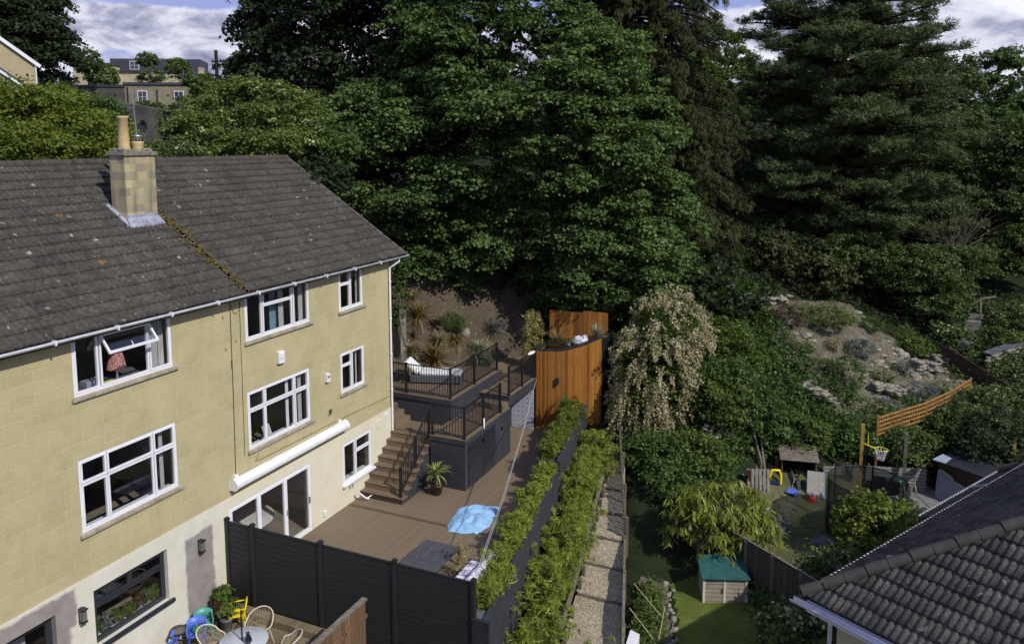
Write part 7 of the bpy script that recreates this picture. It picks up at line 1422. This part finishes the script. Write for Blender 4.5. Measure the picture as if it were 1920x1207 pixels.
# hedges and shrubs behind the roof
HB = [(20, 225, 27, 1.5, 1.3, 'f_hedge', 'bright hedge bush at the left edge behind the roof ridge'), (80, 240, 28, 1.5, 1.3, 'f_hedge', 'second bright hedge bush from the left edge'), (105, 200, 31, 1.2, .8, 'f_hedge', 'hedge bush under the gabled house corner'), (140, 258, 27.5, 1.4, 1.2, 'f_hedge', 'bright hedge bush left of the chimney pots'), (195, 235, 29, .9, .9, 'f_ivy', 'taller green hedge bush close to the tall chimney pot'), (195, 270, 26, 1.1, .9, 'f_hedge', 'low hedge bush directly behind the chimney'), (40, 280, 25, 1.7, .7, 'f_hedge', 'low hedge bush along the ridge at far left'), (-20, 240, 28, 1.6, 1.5, 'f_hedge', 'hedge bush cut by the left frame edge')]
for i, (u, v, d, r, h_, mt_, lb) in enumerate(HB): shrub_at(u, v, d, r, h_, mt_, lb, 280 + i, 3, .11, .4, 'hedge_bush', .7, 64, 'bright hedge bushes behind the house', far=True)
b_ = DP(470, 300, 34); broadleaf('variegated_tree', 'creamy flowered variegated small tree behind the roof', 'tree', (b_[0], b_[1], tz(b_[0], b_[1])), lobes_from([(500, 205, 34, 2.0, 1.8, 1.2), (440, 235, 33.5, 2.0, 1.8, 1.2), (560, 250, 33.5, 1.3, 1.5, 1.1), (480, 280, 32.5, 2.6, 1.6, .8), (380, 270, 32.5, 1.5, 1.5, 1.0)]), 'f_flow', .52, .26, 34, .11, .65, seed=309, S=.75, rs=.6, trunk_r=.14, tone=(.05, 1))
shrub_at(365, 225, 36, 1.1, 1.1, 'f_elder', 'darker small tree left of the variegated one', 290, 3, .13, .45, 'small_tree', .7, 60, None, far=True); shrub_at(330, 290, 30, 1.1, .5, 'f_elder', 'low dark bush behind the ridge right of the chimney', 291, 2, .11, .4, 'ridge_bush', .7, 50, None, far=True)
shrub_at(615, 275, 33, 1.3, 1.1, 'f_ivy', 'green bush between the variegated tree and the sycamore', 292, 2, .13, .45, 'ridge_bush', .7, 60, None, far=True); shrub_at(600, 340, 30, 1.2, .8, 'f_dark', 'dark bush hidden behind the roof verge', 293, 2, .13, .45, 'ridge_bush', .7, 60, None, far=True)
# ------------------------------------------------------------------ distant houses on the hill (left)
def house_at(name, label, u, v, dep, w_, h_, d_, wm, rm, kind='hip', rot=0., rh=1.5, over=.25):
    """axis x runs to the right of the view at that bearing; base point is the lower left front corner"""
    x, y, z = DP(u, v, dep); t = T(name, label, 'house', (0, 0, 0)); 
    m = M(); m.box(0, 0, -4, w_, d_, h_); m.build('wall', wm, t)
    m = M(); o = over
    if kind == 'flat': m.prism([(-o, -o), (w_ + o, -o), (w_ + o, d_ + o), (-o, d_ + o)], h_ + .01, h_ + .3)
    elif kind == 'gable': m.add([(-o, -o, h_ - o * .8), (w_ + o, -o, h_ - o * .8), (w_ / 2, -o, h_ + rh), (-o, d_, h_ - o * .8), (w_ + o, d_, h_ - o * .8), (w_ / 2, d_, h_ + rh)], [(0, 1, 2), (5, 4, 3), (0, 2, 5, 3), (1, 4, 5, 2), (0, 3, 4, 1)])
    else: m.add([(-o, -o, h_ + .01), (w_ + o, -o, h_ + .01), (w_ + o, d_ + o, h_ + .01), (-o, d_ + o, h_ + .01), (d_ * .35, d_ / 2, h_ + rh), (w_ - d_ * .35, d_ / 2, h_ + rh)], [(3, 2, 1, 0), (0, 1, 5, 4), (1, 2, 5), (2, 3, 4, 5), (3, 0, 4)])
    m.build('roof', rm, t); t.location = (x, y, z); t.rotation_euler.z = YAW + rot; WL[t.name] = np.array((0, 0, 0.)); return t
def hwin(t, x, z, w_=.9, h_=1.3, y=0., bars=True):
    m = M(); m.box(x - .06, y - .05, z - .06, x + w_ + .06, y - .01, z + h_ + .06); f = m.build('window', 'upvc', t); WL[f.name] = np.zeros(3)
    m = M(); s = .05
    for i in range(2):
        for j in range(2): m.box(x + i * w_ / 2 + s / 2, y - .07, z + j * h_ / 2 + s / 2, x + (i + 1) * w_ / 2 - s / 2, y - .055, z + (j + 1) * h_ / 2 - s / 2)
    m.build('pane', 'farglass', f)
MT['farglass'] = plain('dark_pane', (.05, .06, .075), .15, .1); MT['farstone'] = ground_mat('far_stone', [(.16, .145, .10), (.27, .24, .165), (.35, .31, .21)], .5, .01); MT['farpale'] = plain('far_pale_stone', (.44, .38, .24), .85, .1, 1, kind='pos'); MT['slateroof'] = plain('slate_roof', (.045, .048, .062), .6, .15, 2, kind='pos'); MT['farwall'] = ground_mat('old_garden_wall', [(.07, .065, .055), (.12, .11, .09), (.17, .16, .13)], .7, .02); MT['yellow_brick'] = plain('far_yellow_wall', (.40, .34, .20), .85, .06, 1.5, kind='pos')
s_ = lambda d: d / F
t = house_at('stone_lodge', 'grey stone house with white sash windows and lead roof on the hill', 236, 205, 92, 8.4, 2.75, 6, 'farstone', 'slateroof', 'flat', R(6), over=.15)
for x in (1.45, 5.5): hwin(t, x, .75, .95, 1.3)
m = M(); m.box(2.0 + 1.5, -.08, .3, 3.62, -.01, 2.2); m.box(.25, -.1, -3, .37, -.01, 2.5); m.build('drainpipe', 'iron', t)
t = house_at('stone_lodge', 'long shadowed stone side wing left of the sash windowed house', 140, 200, 98, 6.4, 2.3, 6, 'farwall', 'slateroof', 'flat', R(-4), over=.1)
t = house_at('terrace_house', 'wide pale house with dark mansard storey further up the hill', 205, 154, 125, 14, 1.55, 7, 'farpale', 'slateroof', 'flat', R(5), over=.3)
m = M(); m.prism([(.2, .2), (13.8, .2), (13.4, 6), (.6, 6)], 1.86, 3.6); m.build('mansard', 'slateroof', t); hwin(t, 3.2, 2.0, 1.3, 1.2, .18); hwin(t, 1.2, .2, .6, .6); 
t = house_at('terrace_house', 'pale stone house end at the left of the hillside group', 138, 150, 122, 5.5, 2.2, 6, 'farpale', 'slateroof', 'flat', 0, over=.1); m = M(); m.box(1.0, 1, 2.3, 2.2, 2, 3.5); m.build('chimney', 'farstone', t)
t = house_at('terrace_house', 'small grey house with aerials right of the mansard house', 335, 165, 118, 3.6, 1.5, 5, 'farstone', 'slateroof', 'hip', 0, 1.0); m = M(); m.box(2.8, .5, 1.4, 3.4, 1.3, 3.0); m.build('chimney', 'farpale', t)
m = M(); x, y, z = DP(344, 155, 100); m.tube([(x, y, z - 1), (x, y, z + 1.5)], .03, 5); [m.bar((x - .5, y, z + .5 + k * .3), (x + .5, y, z + .5 + k * .3), .025) for k in range(3)]; m.build('tv_aerial', 'steel', label='thin television aerial standing above the small grey house', cat='aerial')
t = T('old_wall', 'tall mottled old garden wall below the stone house', 'wall', DP(290, 260, 49)); a, b = DP(228, 208, 50), DP(350, 214, 49); m = M(); m.prism([(a[0], a[1]), (b[0], b[1]), (b[0] + .1, b[1] + .4), (a[0] + .1, a[1] + .4)], a[2] - 4, [a[2] + .5, b[2], b[2], a[2] + .5]); m.build('stone_face', 'farwall', t)
m = M(); x, y, z = DP(267, 236, 45); vs = []
for r_ in range(5):
    for k in range(14): rr = .38 * r_ / 4; vs.append((x + rr * math.cos(k * .449), y - .12 * (1 - (r_ / 4) ** 2) * -1, z + rr * math.sin(k * .449) * .9))
m.add(vs, [(r_ * 14 + k, r_ * 14 + (k + 1) % 14, (r_ + 1) * 14 + (k + 1) % 14, (r_ + 1) * 14 + k) for r_ in range(4) for k in range(14)], True); m.tube([(x, y + .1, z - 3), (x, y + .1, z)], .03, 5); m.build('satellite_dish', 'anth', label='dark satellite dish behind the short chimney pot', cat='satellite dish', solid=.01)
# gabled yellow house at the left edge
d = 52; k = d / F; x, y, z = DP(-110, 195, d); t = T('gabled_house', 'yellow brick gabled house with white bargeboards at the left edge', 'house', (0, 0, 0)); t.location = (x, y, z); t.rotation_euler.z = YAW + .62
def G(u, v): return ((u + 110) * k * .86, (195 - v) * k * 1.03)
gm = M(); A_ = [G(-110, 300), G(70, 300), G(70, 118), G(0, 73), G(-110, 10)]; n = 5; gm.add([(p[0], 0, p[1]) for p in A_] + [(p[0], 8, p[1]) for p in A_], [tuple(range(n)), tuple(range(2 * n - 1, n - 1, -1))] + [(i, (i + 1) % n, (i + 1) % n + n, i + n) for i in range(n)]); gm.build('wall', 'yellow_brick', t)
m = M(); p0, p1 = G(-40, 46), G(79, 122); m.bar((p0[0], -.18, p0[1] + .1), (p1[0], -.18, p1[1] + .02), .06, .22, (0, 0, 1)); m.build('bargeboard', 'upvc', t); m = M(); m.add([(p0[0], -.2, p0[1] + .25), (p1[0] + .1, -.2, p1[1] + .1), (p1[0] + .1, 8, p1[1] + .1), (p0[0], 8, p0[1] + .25)], [(0, 1, 2, 3)]); m.build('roof', 'slateroof', t, solid=.12)
m = M(); A_ = [G(-110, 300), G(54, 300), G(54, 168), G(0, 136), G(-110, 70)]; m.add([(p[0], -1.6, p[1]) for p in A_] + [(p[0], -.01, p[1]) for p in A_], [tuple(range(n)), tuple(range(2 * n - 1, n - 1, -1))] + [(i, (i + 1) % n, (i + 1) % n + n, i + n) for i in range(n)]); m.build('porch_wall', 'yellow_brick', t)
m = M(); p0, p1 = G(-20, 124), G(58, 172); m.bar((p0[0], -1.75, p0[1]), (p1[0], -1.75, p1[1]), .06, .2); m.build('bargeboard', 'upvc', t); m = M(); m.bar((p0[0], -1.0, p0[1] + .18), (p1[0], -1.0, p1[1] + .16), 1.7, .06, (0, 0, 1)); m.build('porch_roof', 'slateroof', t)
WL[t.name] = np.zeros(3); q = G(-8, 195); hwin(t, q[0], q[1] - .1, .82, .75, -1.62)
m = M(); q = G(71, 196); m.box(q[0], -.5, q[1], q[0] + .75, .5, q[1] + .35); m.cur = 1; m.box(q[0] + .1, -.3, q[1] + .352, q[0] + .4, .3, q[1] + .75); m.build('bay', ['upvc', 'anth'], t); m = M(); p = G(68, 118); p2 = G(71, 300); m.tube([(p[0] + .05, -.06, p[1]), (p2[0], -.06, p2[1])], .05, 6); m.build('downpipe', 'upvc', t); m = M(); p = G(-4, 50); m.box(p[0] - .3, .5, p[1] - 2, p[0] + .35, 1.3, p[1] + .1); m.build('chimney', 'yellow_brick', t)
# telegraph pole and wires
x, y, z = DP(409, 190, 62); m = M(); m.cyl(x, y, z - 5, z + (190 - 98) * 62 / F, .17, .13, 10); t = T('telegraph_pole', 'dark wooden telegraph pole against the clouds', 'telegraph pole', (x, y, z - 5)); m.build('pole', 'bark', t); m = M(); zt = z + 72 * 62 / F; m.bar((x - .5, y, zt), (x + .5, y, zt), .1); [m.cyl(x + q, y, zt + .05, zt + .2, .04, n=6) for q in (-.4, 0, .4)]; m.cyl(x - .3, y, zt - .6, zt - .2, .12, n=8); m.cyl(x + .3, y, zt - .5, zt - .2, .1, n=8); m.build('crossbar', 'bark', t)
zt -= .1; tp_ = (x, y, zt + .1)
for i, (u, v, d, lb) in enumerate(((348, 172, 100, 'wire from the telegraph pole to the small grey house'), (255, 165, 92, 'wire from the telegraph pole to the stone house'), (352, 178, 95, 'lower wire from the pole to the aerials'))):
    q = DP(u, v, d); pts = []
    for k_ in range(11): f = k_ / 10; pts.append((tp_[0] + (q[0] - tp_[0]) * f, tp_[1] + (q[1] - tp_[1]) * f, tp_[2] + (q[2] - tp_[2]) * f - .5 * math.sin(math.pi * f)))
    M().tube(pts, .018, 4).build('overhead_wire', 'anth', label=lb, cat='wire', group='wires from the telegraph pole')
# small trees round the far houses
FT = [(165, 115, 95, 1.6, 1.3, 'f_elder', 'small tree at the left of the hillside houses'), (190, 140, 110, 2.2, 1.5, 'f_mid', 'tree half hiding the shadowed stone wing'), (276, 112, 100, 1.3, .8, 'f_elder', 'sparse tree rising above the mansard roof'), (282, 142, 96, 1.4, .9, 'f_elder', 'lower crown in front of the mansard house'), (333, 128, 105, 1.8, 1.1, 'f_mid', 'rounded tree right of the mansard house'), (280, 200, 84, 1.3, .45, 'f_elder', 'dark shrub below the sash windows'), (452, 130, 62, 1.2, 1.4, 'f_dark', 'dark small conifer right of the telegraph pole'), (395, 165, 62, 1.5, .9, 'f_mid', 'bush at the foot of the telegraph pole'), (365, 150, 90, 1.3, .9, 'f_elder', 'small bush beyond the stone house'), (145, 190, 75, 1.2, 1.0, 'f_mid', 'bush left of the shadowed wing'), (215, 222, 72, 1.0, .8, 'f_hedge', 'green bush against the stone wing wall'), (440, 185, 50, 1.8, 1.2, 'f_mid', 'bush left behind the variegated tree')]
for i, (u, v, d, r, h_, mt_, lb) in enumerate(FT):
    x, y, z = DP(u, v, d); bush('hill_tree', lb, 'tree', [(x, y, z, r, r * .8, h_), (x + r * .6, y, z - h_ * .3, r * .6, r * .6, h_ * .7), (x - r * .5, y, z - h_ * .5, r * .7, r * .6, h_ * .6)], mt_, .55, .42, 34, .24, .7, seed=320 + i, group='small trees around the hillside houses')
# roofs glimpsed through the conifers
x, y, z = DP(1338, 208, 60); m = M(); t = T('distant_roof_house', 'grey tiled roof glimpsed between spruce and cedar', 'house', (x, y, z)); rt_ = Vector((_rt[0], _rt[1], 0)); f_ = Vector((_fw[0], _fw[1], 0)); p = Vector((x, y, z))
m.add([tuple(p), tuple(p + rt_ * 6), tuple(p + rt_ * 6 + f_ * 3 + Vector((0, 0, 2.0))), tuple(p + f_ * 3 + rt_ * .8 + Vector((0, 0, 2.0)))], [(0, 1, 2, 3)]); m.build('roof', 'tile', t, solid=.1); m = M(); q = p + f_ * .4; m.prism([(q + rt_ * .1)[:2], (q + rt_ * 5.9)[:2], (q + rt_ * 5.9 + f_ * 5)[:2], (q + rt_ * .1 + f_ * 5)[:2]], z - 4, z - .05); m.build('wall', 'farwall', t)
x, y, z = DP(1740, 212, 75); t = T('distant_roof_house', 'low brown roof behind the trees near the right edge', 'house', (x, y, z)); p = Vector((x, y, z)); m = M(); m.add([tuple(p), tuple(p + rt_ * 5), tuple(p + rt_ * 5 + f_ * 3 + Vector((0, 0, .7))), tuple(p + f_ * 3 + Vector((0, 0, .7)))], [(0, 1, 2, 3)]); m.build('roof', 'ridge', t, solid=.1); m = M(); m.prism([(p + f_ * .3 + rt_ * .1)[:2], (p + f_ * .3 + rt_ * 4.9)[:2], (p + f_ * 5 + rt_ * 4.9)[:2], (p + f_ * 5 + rt_ * .1)[:2]], z - 4, z - .03); m.build('wall', 'farwall', t)
# wooded hillside behind the big trees
rng = np.random.default_rng(88); xx = rng.uniform(-24, 46, 1500); yy = rng.uniform(55, 84, 1500); C = np.column_stack([xx, yy, terr(xx, yy) + rng.uniform(0, 5.5, 1500)])
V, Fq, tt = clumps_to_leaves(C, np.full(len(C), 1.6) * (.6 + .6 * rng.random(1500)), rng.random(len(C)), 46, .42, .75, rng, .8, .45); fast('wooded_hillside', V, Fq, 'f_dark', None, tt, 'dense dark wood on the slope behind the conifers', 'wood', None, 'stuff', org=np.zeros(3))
# far wooded skyline
m = M(); Cs = []; rng = np.random.default_rng(90)
for i in range(900):
    a = R(-14 + 75 * rng.random()); d = 120 + 60 * rng.random(); x, y = CAMP[0] - math.sin(a) * -d * 0 + d * math.sin(R(-23.9) + R(-45 + 85 * rng.random())), d * .9
    x = rng.uniform(-40, 120); y = rng.uniform(115, 170); Cs.append((x, y, float(terr(x, y)[0]) + rng.uniform(0, 5)))
C = np.array(Cs); V, Fq, tt = clumps_to_leaves(C, np.full(len(C), 2.2), rng.random(len(C)), 40, .9, .8, rng, .8, .4); fast('far_wood', V, Fq, 'f_dark', None, tt, 'distant dark wood along the skyline', 'wood', None, 'stuff', org=np.zeros(3))
print('faces', sum(len(o.data.polygons) for o in sc.objects if o.type == 'MESH'))
